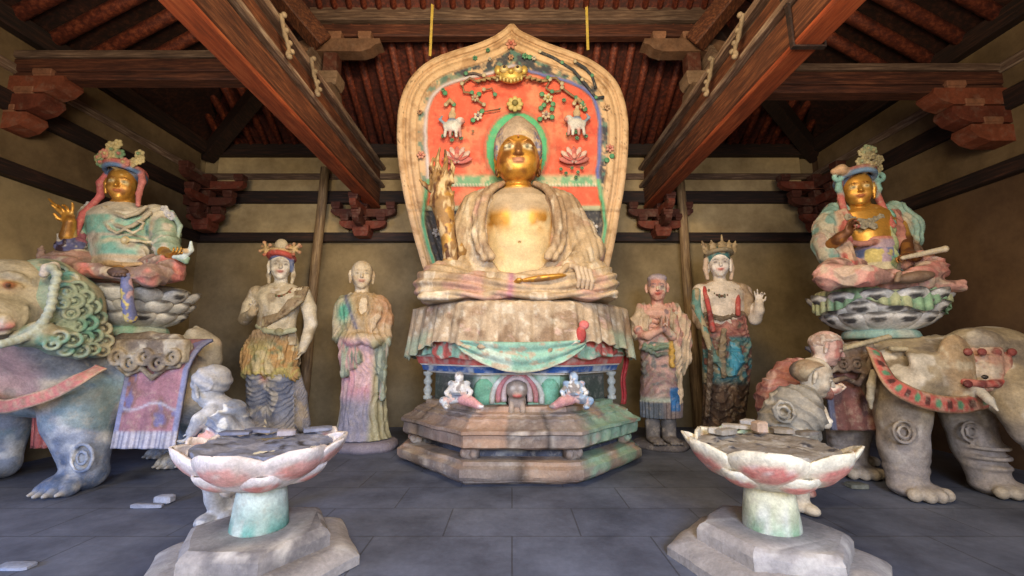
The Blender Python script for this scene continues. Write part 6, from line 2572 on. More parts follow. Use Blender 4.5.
# trailing sleeve of the raised arm
k = Clay(0.0085)
sl = lambda P: patch(P, (150, 84, 96), ((92, 92, 130), smooth(n_(P * [2, 1, 1], 6, 4), .48, .55)), ((196, 186, 170), smooth(n_(P, 9, 8), .56, .62)), ((60, 40, 48), smooth(n_(P, 12, 9), .62, .68)))
k.chain([F(78, 236, -0.1), F(72, 246, -0.18), F(70, 256, -0.2), F(82, 264, -.12)], [0.10, 0.11, 0.09, 0.09], sl, 0.03)
k.chain([F(64, 236, -0.2), F(62, 248, -0.24), F(68, 258, -0.25)], [0.05, 0.05, 0.05], sl, 0.02)
k.build('sleeve', CLAY, mj, disp=lambda P, N: ridg(P[:, 2] * 40 + P[:, 0] * 30 + 8 * n_(P, 6, 4), .008))
# crossed legs
k = Clay(0.0085)
lg = lambda P: patch(P, (178, 134, 116), ((206, 120, 104), smooth(P[:, 0], F(132, 270)[0], F(140, 270)[0])), ((150, 120, 104), smooth(n_(P, 5, 3), .5, .62)), ((206, 186, 160), smooth(n_(P, 8, 13), .6, .7)))
k.chain([F(110, 266, 0), F(75, 263, -0.22), F(55, 262, -0.30)], [0.15, 0.125, 0.10], lg, 0.05)
k.chain([F(55, 262, -0.32), F(85, 270, -0.50), F(116, 274, -0.56)], [0.09, 0.085, 0.06], lg, 0.04)
k.chain([F(48, 261, -0.30), F(40, 255, -0.32), F(42, 247, -0.33)], [0.06, 0.03, 0.022], lg, 0.02)
k.chain([F(140, 268, 0), F(165, 268, -0.22), F(172, 271, -0.32)], [0.15, 0.13, 0.115], lg, 0.05)
k.chain([F(172, 272, -0.34), F(150, 276, -0.50), F(124, 275, -0.55)], [0.10, 0.10, 0.07], lg, 0.04)
k.box([F(118, 276)[0], 4.22, zl1 + .04], (0.36, 0.30, 0.05), lg, rnd=0.04, k=0.04)
k.build('trousers', CLAY, mj, disp=lambda P, N: ridg(P[:, 2] * 34 + 10 * n_(P, 4, 5), .009))
k = Clay(0.0075)
k.chain([F(126, 274, -.6), F(127, 290, -.62), F(128, 305, -.60), F(131, 318, -.55)], [0.035, 0.045, 0.045, 0.05], lambda P: patch(P, (108, 112, 150), ((190, 150, 150), smooth(n_(P, 9, 4), .5, .56)), ((200, 176, 90), smooth(n_(P, 12, 9), .6, .66))), 0.01)
k.build('hanging_ribbon', CLAY, mj)
# crown with flower sprays, ribbons
k = Clay(0.007)
hc2 = F(123, 184, -0.05)
k.ell(hc2 + [0, 0.05, 0.09], (0.16, 0.16, 0.15), (70, 84, 110))
k.ell(hc2 + [0.06, -0.13, -0.01], (0.125, 0.14, 0.10), (60, 70, 90), k=0.015, op='s')
k.tor(hc2 + [0.01, 0.0, 0.11], 0.155, 0.022, (96, 130, 170), rotm(-12), sc=(1.05, 1.1))
k.tor(hc2 + [0.01, 0.0, 0.15], 0.155, 0.026, (196, 96, 84), rotm(-12), sc=(1.05, 1.1))
rnd = random.Random(9)
yel, pk = (206, 184, 124), (214, 130, 110)
flowers(k, hc2 + [0, 0, .045], [(0.0, -0.16, 0.16), (0.0, -0.16, 0.26), (0.07, -0.15, 0.22), (-0.07, -0.15, 0.22), (0.03, -0.15, 0.33), (-0.04, -.15, .31), (-0.17, -0.10, 0.16), (-0.21, -0.08, 0.21), (-0.17, -0.08, 0.26),
                 (0.17, -0.10, 0.15), (0.22, -0.08, 0.19), (0.19, -0.06, 0.26), (-0.12, -0.14, 0.13), (0.12, -0.14, 0.13)], 0.05, [yel, yel, (120, 156, 110), pk, yel], rnd)
for sx in (-1, 1):
    k.cap(hc2 + [sx * .12, -.08, .15], hc2 + [sx * .24, -.08, .26], 0.022, 0.018, yel, 0.01)
    k.cap(hc2 + [0, -.12, .15], hc2 + [0, -.13, .32], 0.03, 0.02, yel, 0.01)
k.chain([hc2 + [-.17, 0, .12], hc2 + [-.21, -.02, .0], hc2 + [-.20, -.02, -.14], hc2 + [-.27, -.1, -.36], hc2 + [-.29, -.14, -.60], hc2 + [-.24, -.16, -.76]], [0.035, 0.04, 0.03, 0.03, 0.035, 0.03], (196, 96, 92), 0.02)
k.chain([hc2 + [.18, 0, .12], hc2 + [.22, -.02, .02], hc2 + [.20, -.02, -.12], hc2 + [.26, -.08, -.26]], [0.03, 0.03, 0.025, 0.02], (206, 120, 110), 0.02)
k.chain([hc2 + [.17, 0.02, .0], hc2 + [.18, .0, -.16]], [0.025, 0.022], (90, 150, 140), 0.01)
k.build('crown', CLAY, mj)
# flower sprays on shoulders and the blossom held in the left hand
k = Clay(0.007)
flowers(k, np.zeros(3), [F(84, 211, -.05), F(89, 206, -.05)], 0.05, [(206, 200, 190), (180, 176, 176)], rnd)
k.build('shoulder_ornament', CLAY, mj)
k = Clay(0.007)
flowers(k, np.zeros(3), [F(164, 210, -.05), F(170, 216, -.05)], 0.05, [(206, 200, 190), (180, 176, 176)], rnd)
k.chain([F(172, 212, -.02), F(180, 226, -.04), F(178, 238, -.06)], [0.02, 0.025, 0.015], (150, 170, 150), 0.01)
k.build('shoulder_ornament', CLAY, mj)
k = Clay(0.0065)
lf = lambda P: rgba((196, 206, 196), len(P))
k.chain([F(174, 257, -.42), F(184, 257, -.42), F(191, 250, -.42), F(191, 242, -.42)], [0.018, 0.026, 0.024, 0.012], lf, 0.01)
k.chain([F(178, 258, -.42), F(186, 262, -.42), F(189, 258, -.42)], [0.02, 0.02, 0.012], (130, 150, 120), 0.01)
k.ell(F(186, 251, -.44), (0.03, 0.025, 0.025), (190, 150, 90), k=0.01)
o_ = F(182, 254, -.42)
tag(k.build('flower_stalk', CLAY, origin=o_), 'small pale curled flower held in the left hand of the statue on the lion', 'flower')

# ================================================================ right seated crowned statue (on the elephant)
F = Frame(4.2)
zr0, zr1 = F(880, 339)[2], F(880, 296)[2]
lotus_seat(F, 876, 305, 0.515, 'white lotus seat with black petal centres on the elephant back', 'lotus_throne',
           dict(neck=(150, 186, 172), core=(130, 120, 110), petal=(238, 232, 220), shade=(190, 190, 180), eye=True), zr0, zr1, seed=14, n=12)
base = F(880, 290)
sb = empty('bodhisattva_statue', (base[0], 4.2, zr1), 'crowned gold-faced seated statue holding a short rod, riding the elephant on the right', 'statue')
k = Clay(0.0072)
head(k, F(857, 190, -0.06), 0.37, gold, lips=(170, 90, 50), eyes=(226, 206, 150), pupil=(50, 36, 24), brow=(150, 96, 36, .7), yaw=-28, pitch=4)
k.cap(F(859, 201), F(861, 216), 0.085, 0.11, gold, k=0.03)
k.loft(Rg(F, [(262, 870, 20, .19, 0), (248, 868, 21, .2, -.02), (236, 867, 23, .2, -.02), (224, 866, 26, .2, 0), (215, 865, 26, .17, 0), (208, 863, 16, .12, .02)]), gold, k=0.03)
brz = lambda P: patch(P, (110, 66, 34, .6), ((160, 104, 40, .7), smooth(n_(P, 9, 3), .5, .6)))
k.chain([F(832, 244, -0.16), F(840, 238, -0.26), F(848, 232, -0.32)], [0.058, 0.05, 0.04], brz, 0.02)
hand(k, F(846, 233, -0.32), F(852, 219, -0.36) - F(846, 233, -0.32), (0.5, -1, 0), 0.19, brz, thumb=1, fc=[.3, .35, .6, .65])
k.chain([F(899, 226, -0.05), F(905, 240, -0.12), F(908, 254, -.24), F(916, 257, -0.34)], [0.065, 0.055, 0.05, 0.045], lambda P: patch(P, (206, 150, 60, .8), (brz, 1 - smooth(P[:, 2], F(905, 242)[2], F(905, 236)[2]))), 0.02)
hand(k, F(908, 256, -0.36), (-.9, -0.35, 0.0), (0, -.3, -1), 0.19, brz, thumb=-1, curl=0.5)
k.ell(F(916, 277, -0.62), (0.16, 0.06, 0.05), (118, 92, 72), rotm(y=-8), k=0.02)
for i in range(5):
    k.ell(F(899 - 0.5 * i, 273 + 2.0 * i, -0.66), (0.022, 0.02, 0.014), (130, 104, 80), k=0.004)
k.build('body', GILT, sb)


def sbr(P):
    z, x = P[:, 2], P[:, 0]
    n = n_(P, 5, 91, 4)
    return patch(P, (142, 172, 156), ((176, 166, 140), smooth(n, .52, .62)), ((116, 146, 132), smooth(n_(P, 7, 4), .56, .64)), ((176, 140, 124), smooth(n_(P, 5, 44), .64, .7) * .7))


k = Clay(0.0085)
fo = lambda th, z: 1 + 0.04 * np.sin(th * 16 + 2 * np.sin(z * 7))
k.chain([F(836, 214, .05), F(828, 228, 0), F(826, 244, -.06)], [0.12, 0.12, 0.11], sbr, 0.05)
k.chain([F(826, 244, -.06), F(830, 256, -.1), F(836, 266, -.1)], [0.11, 0.09, 0.08], sbr, 0.05)
k.chain([F(893, 214, .05), F(904, 228, .02), F(910, 240, 0)], [0.13, 0.14, 0.10], sbr, 0.05)
k.chain([F(905, 242, 0.0), F(911, 252, -.1), F(908, 262, -.1)], [0.08, 0.075, 0.08], lambda P: patch(P, (120, 92, 70), ((170, 140, 110), smooth(n_(P, 9, 3), .5, .6))), 0.04)
k.loft(Rg(F, [(275, 872, 34, .25, .05), (255, 870, 33, .2, .1), (235, 868, 36, .18, .12), (218, 865, 34, .16, .10), (209, 864, 22, .12, .08)]), sbr, k=0.03)
# robe edges framing the belly
k.chain([F(842, 214, -.1), F(846, 230, -.17), F(846, 248, -.2), F(852, 264, -.25)], [0.055, 0.05, 0.045, 0.05], lambda P: patch(P, (186, 96, 84), ((196, 160, 130), smooth(n_(P, 9, 3), .5, .6))), 0.02)
k.chain([F(888, 214, -.1), F(890, 230, -.17), F(893, 248, -.2), F(892, 264, -.25)], [0.055, 0.045, 0.04, 0.05], lambda P: patch(P, (110, 160, 140), ((150, 160, 110), smooth(n_(P, 9, 3), .5, .6))), 0.02)
k.chain([F(894, 214, -.06), F(899, 232, -.12), F(902, 246, -.15)], [0.05, 0.045, 0.04], lambda P: rgba((168, 106, 90), len(P)), 0.02)
k.build('robe', CLAY, sb, disp=lambda P, N: ridg(P[:, 0] * 45 + P[:, 2] * 10 + 10 * n_(P, 4, 4), .009))
# belly cloth and necklace
k = Clay(0.0075)


def belly(P):
    z = P[:, 2]
    zz = lambda y: F(868, y)[2]
    n = n_(P, 8, 5, 3)
    return patch(P, (176, 150, 160), ((96, 110, 150), smooth(z, zz(263), zz(260)) * (1 - smooth(z, zz(254), zz(252))) * smooth(n, .3, .42)), ((196, 176, 100), smooth(n_(P, 7, 9), .6, .64)),
                 ((196, 120, 96), smooth(z, zz(246), zz(243))), ((206, 190, 150), 1 - smooth(z, zz(268), zz(266))))


k.loft(Rg(F, [(274, 870, 21, .25, -.03), (262, 870, 21, .24, -.03), (250, 869, 21, .225, -.02), (241, 868, 20, .21, -.02)]), belly, k=0.02)
k.chain([F(848, 242, -.16), F(860, 244, -.23), F(870, 243, -.24), F(886, 240, -.16)], 0.026, (196, 130, 110), 0.01)
rnd = random.Random(5)
flowers(k, np.zeros(3), [F(848 + 5.5 * i, 217 + 5 * math.sin(i * PI / 6), -.19) for i in range(7)] + [F(859 + 5 * i, 224 + 2 * (i % 2), -.22) for i in range(4)], 0.035, [(170, 158, 130), (130, 120, 100)], rnd)
k.build('necklace_and_belly_cloth', CLAY, sb)
k = Clay(0.0085)
lg2 = lambda P: patch(P, (214, 156, 138), ((190, 120, 106), smooth(n_(P, 5, 3), .5, .6)), ((206, 176, 150), smooth(n_(P, 8, 13), .56, .66)), ((150, 110, 96), smooth(n_(P, 6, 23), .6, .68)))
k.chain([F(860, 270, 0), F(836, 272, -.22), F(830, 276, -.34)], [0.14, 0.135, 0.125], lg2, 0.05)
k.chain([F(830, 277, -.36), F(862, 276, -.52), F(896, 277, -.56)], [0.12, 0.095, 0.06], lg2, 0.04)
k.chain([F(890, 268, 0), F(920, 266, -.2), F(930, 268, -.30)], [0.14, 0.13, 0.12], lg2, 0.05)
k.chain([F(930, 271, -.32), F(920, 278, -.46), F(905, 281, -.52)], [0.12, 0.10, 0.07], lg2, 0.04)
k.box([F(880, 284)[0], 4.02, zr1 + .04], (0.36, 0.32, 0.05), lg2, rnd=0.04, k=0.04)
k.build('trousers', CLAY, sb, disp=lambda P, N: ridg(P[:, 2] * 30 + 10 * n_(P, 4, 5) + P[:, 0] * 8, .009))
# pleated hem that falls over the lotus
p = Poly()
cS = F(876, 305)


def hem(u, v):
    th = (u - 0.5) * PI * 1.25
    r = 0.47 + 0.05 * math.sin(v * PI / 2) + 0.012 * math.sin(u * 150) * v
    z = zr1 + 0.05 - 0.02 * v - (0.16 + 0.05 * math.sin(u * 17) + .02 * math.sin(u * 41)) * v * v
    return (cS[0] + r * math.sin(th) * 1.0, cS[1] - r * math.cos(th), z)


p.sheet(hem, 160, 8, 0.012, lambda UV: patch(UV, (150, 186, 140), ((190, 192, 140), smooth(np.sin(UV[:, 0] * 21), 0, .3)), ((206, 190, 160), 1 - smooth(UV[:, 1], .1, .3)), ((96, 130, 100), 0.5 * (np.sin(UV[:, 0] * 150) < -.4))))
p.build('pleated_hem', CLAY, sb, smooth_=True)
k = Clay(0.007)
hc2 = F(857, 190, -0.05)
k.ell(hc2 + [0, 0.05, 0.09], (0.155, 0.155, 0.145), (70, 84, 110))
k.ell(hc2 + [-0.06, -0.13, -0.01], (0.125, 0.14, 0.10), (60, 70, 90), k=0.015, op='s')
k.tor(hc2 + [-.01, 0.0, 0.11], 0.15, 0.024, (110, 140, 170), rotm(-12), sc=(1.05, 1.1))
k.tor(hc2 + [-.01, 0.0, 0.15], 0.15, 0.020, (150, 80, 70), rotm(-12), sc=(1.05, 1.1))
yel = (176, 160, 116)
flowers(k, hc2, [(0.02, -0.16, 0.19), (0.0, -0.15, 0.27), (0.06, -0.15, 0.30), (-0.06, -0.15, 0.23), (0.03, -0.14, 0.37), (0.16, -0.08, 0.26), (0.21, -0.06, 0.30), (0.10, -.12, .22),
                 (-0.02, -.14, .33), (0.09, -.13, .36), (0.19, -.06, .21)], 0.045, [yel, yel, (140, 124, 90), yel, (150, 160, 120)], rnd)
k.chain([hc2 + [-.12, -.08, .14], hc2 + [-.20, -.08, .18], hc2 + [-.26, -.06, .17]], [0.03, 0.05, 0.03], (190, 150, 110), 0.02)
k.cap(hc2 + [0, -.12, .15], hc2 + [0.02, -.13, .34], 0.03, 0.02, yel, 0.01)
k.cap(hc2 + [0.1, -.1, .15], hc2 + [0.18, -.07, .27], 0.025, 0.02, yel, 0.01)
for sx in (-1, 1):
    tq = (134, 180, 166)
    k.tor(hc2 + [sx * .21, -.04, .12], 0.035, 0.022, tq, rotm(90))
    k.chain([hc2 + [sx * .19, -.02, .10], hc2 + [sx * .20, -.02, .0], hc2 + [sx * .17, -.02, -.08]], [0.025, 0.03, 0.02], tq, 0.01)
    k.chain([hc2 + [sx * .17, 0, .08], hc2 + [sx * .19, -.02, -.1], hc2 + [sx * .20, -.06, -.25], hc2 + [sx * .17, -.16, -.42]], [0.025, 0.03, 0.03, 0.025], (186, 96, 84), 0.01)
k.build('crown', CLAY, sb)
k = Clay(0.0065)
A, B_ = F(903, 258, -.44), F(945, 249, -.44)
k.cap(A, B_, 0.020, 0.028, (206, 190, 160))
k.tor(B_, 0.022, 0.009, (170, 150, 120), rotm(0, 90))
o_ = (A + B_) / 2
tag(k.build('rod', CLAY, origin=o_), 'short pale scroll-like rod held by the statue on the elephant', 'rod')

# ================================================================ the lion
F = Frame(4.2)
q = F(90, 470)
lion = empty('lion_statue', (q[0], 4.1, 0), 'painted clay lion with curly green mane facing left, carrying a seated statue', 'lion statue')


def lionc(P):
    z, x, y = P[:, 2], P[:, 0], P[:, 1]
    n = n_(P, 2.6, 101, 4)
    n2 = n_(P, 6, 103, 3)
    c = patch(P, (172, 160, 136), ((192, 172, 142), smooth(n2, .5, .62)), ((130, 130, 126), smooth(n, .56, .68)))
    bl_ = 1 - smooth(z + .3 * (n - .5), .5, .85)
    c = mixc(c, patch(P, (152, 160, 174), ((212, 212, 210), smooth(n2, .46, .6)), ((96, 112, 140), smooth(n, .56, .66))), bl_)
    tl = smooth(n_(P, 3.1, 107), .52, .6) * smooth(z, .3, .5) * (1 - smooth(z, .9, 1.05))
    c = mixc(c, rgba((116, 148, 150), len(P)), tl * .7)
    pink = smooth(z, .72, .80) * (1 - smooth(x, -4.05, -3.85)) * (1 - smooth(y, 4.0, 4.2))
    return mixc(c, patch(P, (206, 160, 146), ((176, 150, 136), smooth(n2, .5, .6))), pink * .85)


k = Clay(0.013)
# trunk from chest to rump
k.chain([F(30, 376, -.22), F(70, 376, -.1), F(110, 382, .05), F(150, 380, .15), F(176, 374, .28)], [0.35, 0.36, 0.34, 0.34, 0.31], lionc, 0.12)
k.ell(F(182, 368, .28), (0.26, 0.30, 0.33), lionc, k=0.12)
# near foreleg
def leg(pts, r, paw, sx=1.0):
    k.chain(pts, r, lionc, 0.08)
    p_ = pts[-1]
    k.ell([p_[0] - .05, p_[1] - .12, 0.085], (0.16, 0.19, 0.08), lionc, k=0.05)
    for i in range(4):
        k.ell([p_[0] - .15 + .075 * i, p_[1] - .27 + .03 * abs(i - 1.5), 0.055], (0.038, 0.085, 0.055), lionc, k=0.01)
        k.ell([p_[0] - .15 + .075 * i, p_[1] - .36 + .03 * abs(i - 1.5), 0.04], (0.018, 0.04, 0.02), (190, 184, 176), k=0.01)


leg([F(80, 395, -.25), F(80, 420, -.25), F(84, 445, -.24), F(85, 468, -.22), [F(88, 480, -.2)[0], 4.0, 0.12]], [0.29, 0.235, 0.18, 0.14, 0.13], 1)
# fur rosettes and tufts on the leg
k.tor(F(82, 458, -.44), 0.11, 0.016, lionc, rotm(90, 0, -10), k=0.02)
k.tor(F(82, 458, -.45), 0.05, 0.014, lionc, rotm(90, 0, -10), k=0.02)
for i in range(5):
    a = F(112 + 1.5 * i, 385 + 11 * i, -.12 + .02 * i)
    k.tor(a, 0.05, 0.022, lionc, rotm(80, 0, 60), k=0.02)
k.chain([F(113, 370, -.1), F(120, 395, -.08), F(116, 425, -.05), F(112, 440, -.05)], [0.05, 0.055, 0.045, 0.02], lionc, 0.03)
# far foreleg set forward
leg([F(12, 395, .05), F(6, 420, .1), F(5, 440, .1), [F(4, 470, .1)[0], 4.3, 0.12]], [0.24, 0.19, 0.13, 0.12], 1)
# hind legs
leg([F(192, 380, .25), F(197, 402, .25), F(195, 424, .38), F(190, 440, .5), [F(190, 450, .6)[0], 4.85, 0.12]], [0.24, 0.22, 0.14, 0.10, 0.09], 1)
leg([F(186, 378, .6), F(184, 400, .75), F(180, 420, .9), [F(178, 440, 1.0)[0], 5.25, 0.12]], [0.22, 0.18, 0.13, 0.09], 1)
# tail curling up over the rump
k.chain([F(200, 372, .35), F(210, 360, .33), F(209, 346, .33), F(201, 338, .32), F(196, 328, .31)], [0.10, 0.10, 0.10, 0.085, 0.03], lionc, 0.05)
k.chain([F(201, 342, .25), F(192, 334, .24), F(187, 340, .24)], [0.07, 0.05, 0.03], lionc, 0.04)
# neck and head
hdc = F(14, 303, -.60)
headc = lambda P: patch(P, (176, 162, 132), ((200, 184, 152), smooth(n_(P, 5, 3), .5, .62)), ((140, 132, 112), smooth(n_(P, 4, 8), .54, .64)), ((206, 170, 150), (1 - smooth(P[:, 2], 1.18, 1.3)) * .6))
k.chain([F(60, 345, -.3), F(35, 318, -.5)], [0.36, 0.38], lionc, 0.1)
k.ell(hdc, (0.37, 0.38, 0.37), headc, k=0.08)
mz = F(-12, 318, -.92)
k.ell(mz, (0.24, 0.24, 0.17), headc, k=0.10)
k.ell(mz + [-.05, -.12, .14], (0.15, 0.12, 0.10), headc, k=0.05)
for (x, y), r, c_ in (((9, 285), (.075, .05, .034), (200, 160, 96)), ((9, 285), (.034, .05, .03), (186, 110, 60)), ((8, 285), (.016, .05, .018), (96, 60, 40))):
    q_ = k.hit(x, y, sink=-.012 * (r[0] < .07) - .008 * (r[0] < .03))
    k.ell(q_, (r[0], r[1] * .5, r[2]), c_, rotm(0, 8, 40), k=0.006)
qs = [k.hit(x, y, sink=-.004) for x, y in ((-8, 280), (0, 276), (10, 275), (20, 277), (27, 281))]
k.chain(qs, [.02, .028, .03, .026, .014], headc, 0.02)
qs = [k.hit(x, y, sink=.0) for x, y in ((-6, 291), (4, 291), (14, 290), (22, 287))]
k.chain(qs, .012, headc, 0.01)
qs = [k.hit(x, y, sink=.0) for x, y in ((-12, 318), (-4, 316), (5, 318), (10, 324), (6, 331), (-6, 334))]
k.chain(qs, .026, headc, 0.015)
q_ = k.hit(-1, 325, sink=.01)
k.ell(q_, (.085, .04, .04), (196, 84, 80), rotm(0, 0, 40), k=0.01)
for x in (-4, 3):
    q_ = k.hit(x, 320, sink=.0)
    k.cap(q_, q_ - [0, 0, .05], .013, .008, (226, 218, 200), 0.004)
qs = [k.hit(x, y, sink=.0) for x, y in ((20, 300), (26, 308), (26, 318), (20, 328))]
k.chain(qs, .014, headc, 0.02)
k.build('body', CLAY, lion, disp=lambda P, N: 0.012 * (fbm(P, 7, 4) - .5))
# mane: a flaring plate of small curls behind a beaded edge
k = Clay(0.0085)
mc = lambda P: patch(P, (150, 162, 134), ((178, 168, 134), smooth(n_(P, 4, 3), .5, .6)), ((104, 150, 126), smooth(n_(P, 5, 14), .52, .62)), ((116, 128, 106), smooth(n_(P, 7, 4), .56, .64)))
k.chain([F(44, 286, -.50), F(60, 306, -.48), F(74, 328, -.42)], [0.24, 0.27, 0.22], mc, 0.1)
k.ell(F(86, 340, -.38), (.22, .12, .13), mc, rotm(0, 30, 20), k=.05)
k.chain([F(22, 338, -.85), F(40, 334, -.80), F(60, 342, -.66), F(80, 350, -.55)], [.07, .09, .10, .08], mc, .06)
axis_ = rotm(90, 0, 42)
spots = [(60, 272, 5), (70, 279, 5.5), (78, 288, 5.5), (85, 297, 5.5), (92, 307, 5.5), (98, 318, 5.5), (103, 329, 5.5), (106, 341, 5), (103, 351, 4.5), (66, 291, 6), (74, 301, 6), (62, 303, 4.5), (82, 311, 6), (71, 313, 5),
         (88, 323, 6), (77, 325, 5.5), (94, 336, 5.5), (84, 338, 5.5), (66, 326, 5.5), (73, 340, 5.5), (92, 349, 5), (81, 351, 5), (60, 337, 5), (66, 350, 4.5), (52, 344, 4.5), (56, 326, 4.5)]
pl = []
for x, y, r in spots:
    q_ = k.hit(x, y, sink=-.012 if (x > 96 or y > 346 or y < 282) else -.042)
    if q_ is not None:
        pl.append((q_, r * .0092))
for q_, r in pl:
    k.tor(q_, r, r * .34, mc, axis_, k=0.004)
    k.ell(q_, (r * .36,) * 3, mc, k=0.004)
ed = [(52, 268), (57, 274), (56, 281), (54, 288), (53, 295), (52, 302), (50, 309), (47, 316), (43, 322), (38, 328), (32, 333), (25, 337), (18, 340), (10, 342), (2, 344)]
for x, y in ed:
    q_ = k.hit(x, y, y0=2.6) 
    q_ = q_ if q_ is not None else F(x, y, -.98)
    c_ = F(x, y, -.80 - .012 * (52 - x) * .35)
    k.ell(c_, (.034, .034, .034), (176, 180, 156), k=0.012)
k.chain([F(x, y, -.78 - .012 * (52 - x) * .35) for x, y in ed], .028, mc, .01)
k.chain([F(44, 274, -.80), F(47, 268, -.80), F(54, 266, -.76), F(58, 270, -.74)], [.03, .035, .035, .02], (206, 190, 170), .01)
k.build('mane', CLAY, lion)
# collar band
def bandc_(base, stud, edge, nst):
    def f(UV):
        u, v = UV[:, 0], UV[:, 1]
        n = fbm(np.stack([u * 20, v * 3, u * 0], 1), 1, 5)
        ph = (u * nst) % 1 - .5
        c = patch(UV, base, ((206, 170, 140), smooth(n, .55, .65) * .6))
        r = np.sqrt((ph * 2.2) ** 2 + ((v - .5) * 2.2) ** 2)
        kk = (np.floor(u * nst) % 2)
        c = mixc(c, mixc(rgba(stud[0], len(UV)), rgba(stud[1], len(UV)), kk), 1 - smooth(r, .55, .7))
        return mixc(c, rgba(edge, len(UV)), smooth(np.abs(v - .5), .36, .42))
    return f


p = Poly()
ribbon(p, [F(-25, 396, -.62), F(5, 406, -.67), F(30, 401, -.68), F(55, 393, -.63), F(80, 380, -.60), F(104, 367, -.45)], .10, .02,
       bandc_((196, 116, 104), ((190, 140, 116), (180, 128, 106)), (206, 180, 150), 14))
p.build('collar_band', CLAY, lion, smooth_=True)
p = Poly()
p.sheet(lambda u, v: F(36 + 12 * u - 3 * v + 3 * u * v, 406 + 42 * v, -.25 + .02 * math.sin(u * 12)), 10, 14, 0.04, (176, 84, 72))
p.build('red_tassel', CLAY, lion, smooth_=True)
# saddle cloth
def sad(u, v):
    c = F(157, 372, -.28)
    c[1] += .40
    zb_ = F(157, 449, -.33)[2]
    # over the back then hanging at the near side
    if v < .34:
        t = v / .34
        ang = R(75 - 60 * t)
        return (c[0] - .28 + .55 * u, c[1] - .39 * math.cos(ang), c[2] - .06 + .36 * math.sin(ang))
    t = (v - .34) / .66
    z1_ = c[2] - .06 + .36 * math.sin(R(15))
    return (c[0] - .28 + .55 * u - .015 * t, c[1] - .385 - .05 * t + .012 * math.sin(u * 20) * t, z1_ + (zb_ - z1_) * t)


def sadc(UV):
    u, v = UV[:, 0], UV[:, 1]
    P3 = np.stack([u * 4, v * 6, u * 0], 1)
    n = fbm(P3, 1, 3)
    b = np.minimum(u, 1 - u)
    c = patch(UV, (168, 116, 122), ((146, 104, 96), smooth(n, .5, .6)), ((120, 112, 150), smooth(n, .6, .66)))
    c = mixc(c, rgba((196, 196, 204), len(UV)), np.exp(-((v - .66 - .03 * np.sin(u * 8)) / .012) ** 2) * .7)
    c = mixc(c, rgba((134, 136, 168), len(UV)), 1 - smooth(b, .06, .08))
    fr = smooth(v, .86, .87)
    c = mixc(c, mixc(rgba((196, 190, 196), len(UV)), rgba((134, 132, 150), len(UV)), (np.sin(u * 75) > 0.2) * .8), fr)
    return c


p = Poly()
p.sheet(sad, 60, 60, 0.03, sadc)
cl = p.build('saddle_cloth', CLAY, lion, smooth_=True)
k = Clay(0.0085)
pc_ = lambda P: patch(P, (158, 140, 112), ((190, 176, 150), smooth(n_(P, 8, 3), .5, .62)), ((122, 106, 88), smooth(n_(P, 7, 9), .55, .64)))
cc = F(150, 350, .05)
for i in range(5):
    t = i / 4
    x0 = 122 + 13.5 * i
    a = F(x0, 357, -.30)
    k.box(a + [0, .02, .05], (.085, .05, .11), pc_, rnd=.03, k=0.02)
    k.tor(a + [0, -.05, .0 - .05 * (i % 2)], .062, .020, pc_, rotm(90), k=.01)
    k.tor(a + [0.02, -.055, .0 - .05 * (i % 2)], .025, .014, pc_, rotm(90), k=.01)
k.chain([F(114, 348, -.22), F(118, 366, -.30), F(128, 374, -.31), F(142, 368, -.31), F(152, 378, -.31), F(165, 368, -.31), F(178, 366, -.3), F(184, 352, -.24)], .022, pc_, .01)
k.chain([F(114, 346, -.18), F(124, 340, -.12), F(150, 338, -.1), F(176, 341, -.12), F(186, 348, -.18)], .06, pc_, .03)
k.build('scrolled_saddle_pad', CLAY, lion)

# ================================================================ the elephant
F = Frame(4.0)
q = F(905, 480)
eleph = empty('elephant_statue', (q[0], 4.0, 0), 'tan painted clay elephant with red studded harness facing right, carrying a seated statue', 'elephant statue')


def elc(P):
    z, x = P[:, 2], P[:, 0]
    n = n_(P, 2.6, 121, 4)
    n2 = n_(P, 7, 123, 3)
    return patch(P, (172, 152, 118), ((142, 124, 96), smooth(n, .5, .62)), ((206, 192, 168), smooth(n2, .55, .66)), ((168, 164, 172), (1 - smooth(z, .45, .75)) * .6), ((112, 100, 92), smooth(n_(P, 4, 9), .6, .7) * .6))


k = Clay(0.012)
k.chain([F(838, 380, .40), F(865, 378, .25), F(895, 375, .05), F(922, 372, .0)], [0.31, 0.33, 0.32, 0.31], elc, 0.12)
# neck folds
for i in range(6):
    k.chain([F(905 + 6 * i, 343 - i, -.1), F(913 + 5.5 * i, 358, -.35 - .01 * i), F(922 + 5 * i, 380 + i, -.41), F(935 + 5 * i, 396, -.34)], 0.034, elc, 0.008)
# head
hd = F(985, 366, -.15)
k.ell(hd, (0.30, 0.32, 0.31), elc, k=0.08)
k.ell(hd + [0.03, -.05, .10], (0.27, 0.28, 0.24), elc, k=0.08)
# ear / cheek fan
earc = lambda P: patch(P, (176, 146, 106), ((150, 122, 90), smooth(n_(P, 4, 3), .5, .62)), ((200, 180, 146), smooth(n_(P, 9, 3), .58, .68)))
k.ell(F(975, 346, -.28), (0.20, 0.2, 0.16), elc, k=0.08)
k.ell(F(957, 366, -.40), (0.165, 0.09, 0.26), earc, rotm(0, 0, 14), k=0.015)
k.ell(F(962, 388, -.42), (0.11, 0.08, 0.15), earc, k=0.04)
# trunk
k.chain([F(1005, 382, -.38), F(1015, 398, -.52), F(1022, 415, -.56), F(1030, 432, -.56), F(1040, 446, -.5), F(1052, 450, -.45)], [0.20, 0.15, 0.12, 0.10, 0.085, 0.07], elc, 0.06)
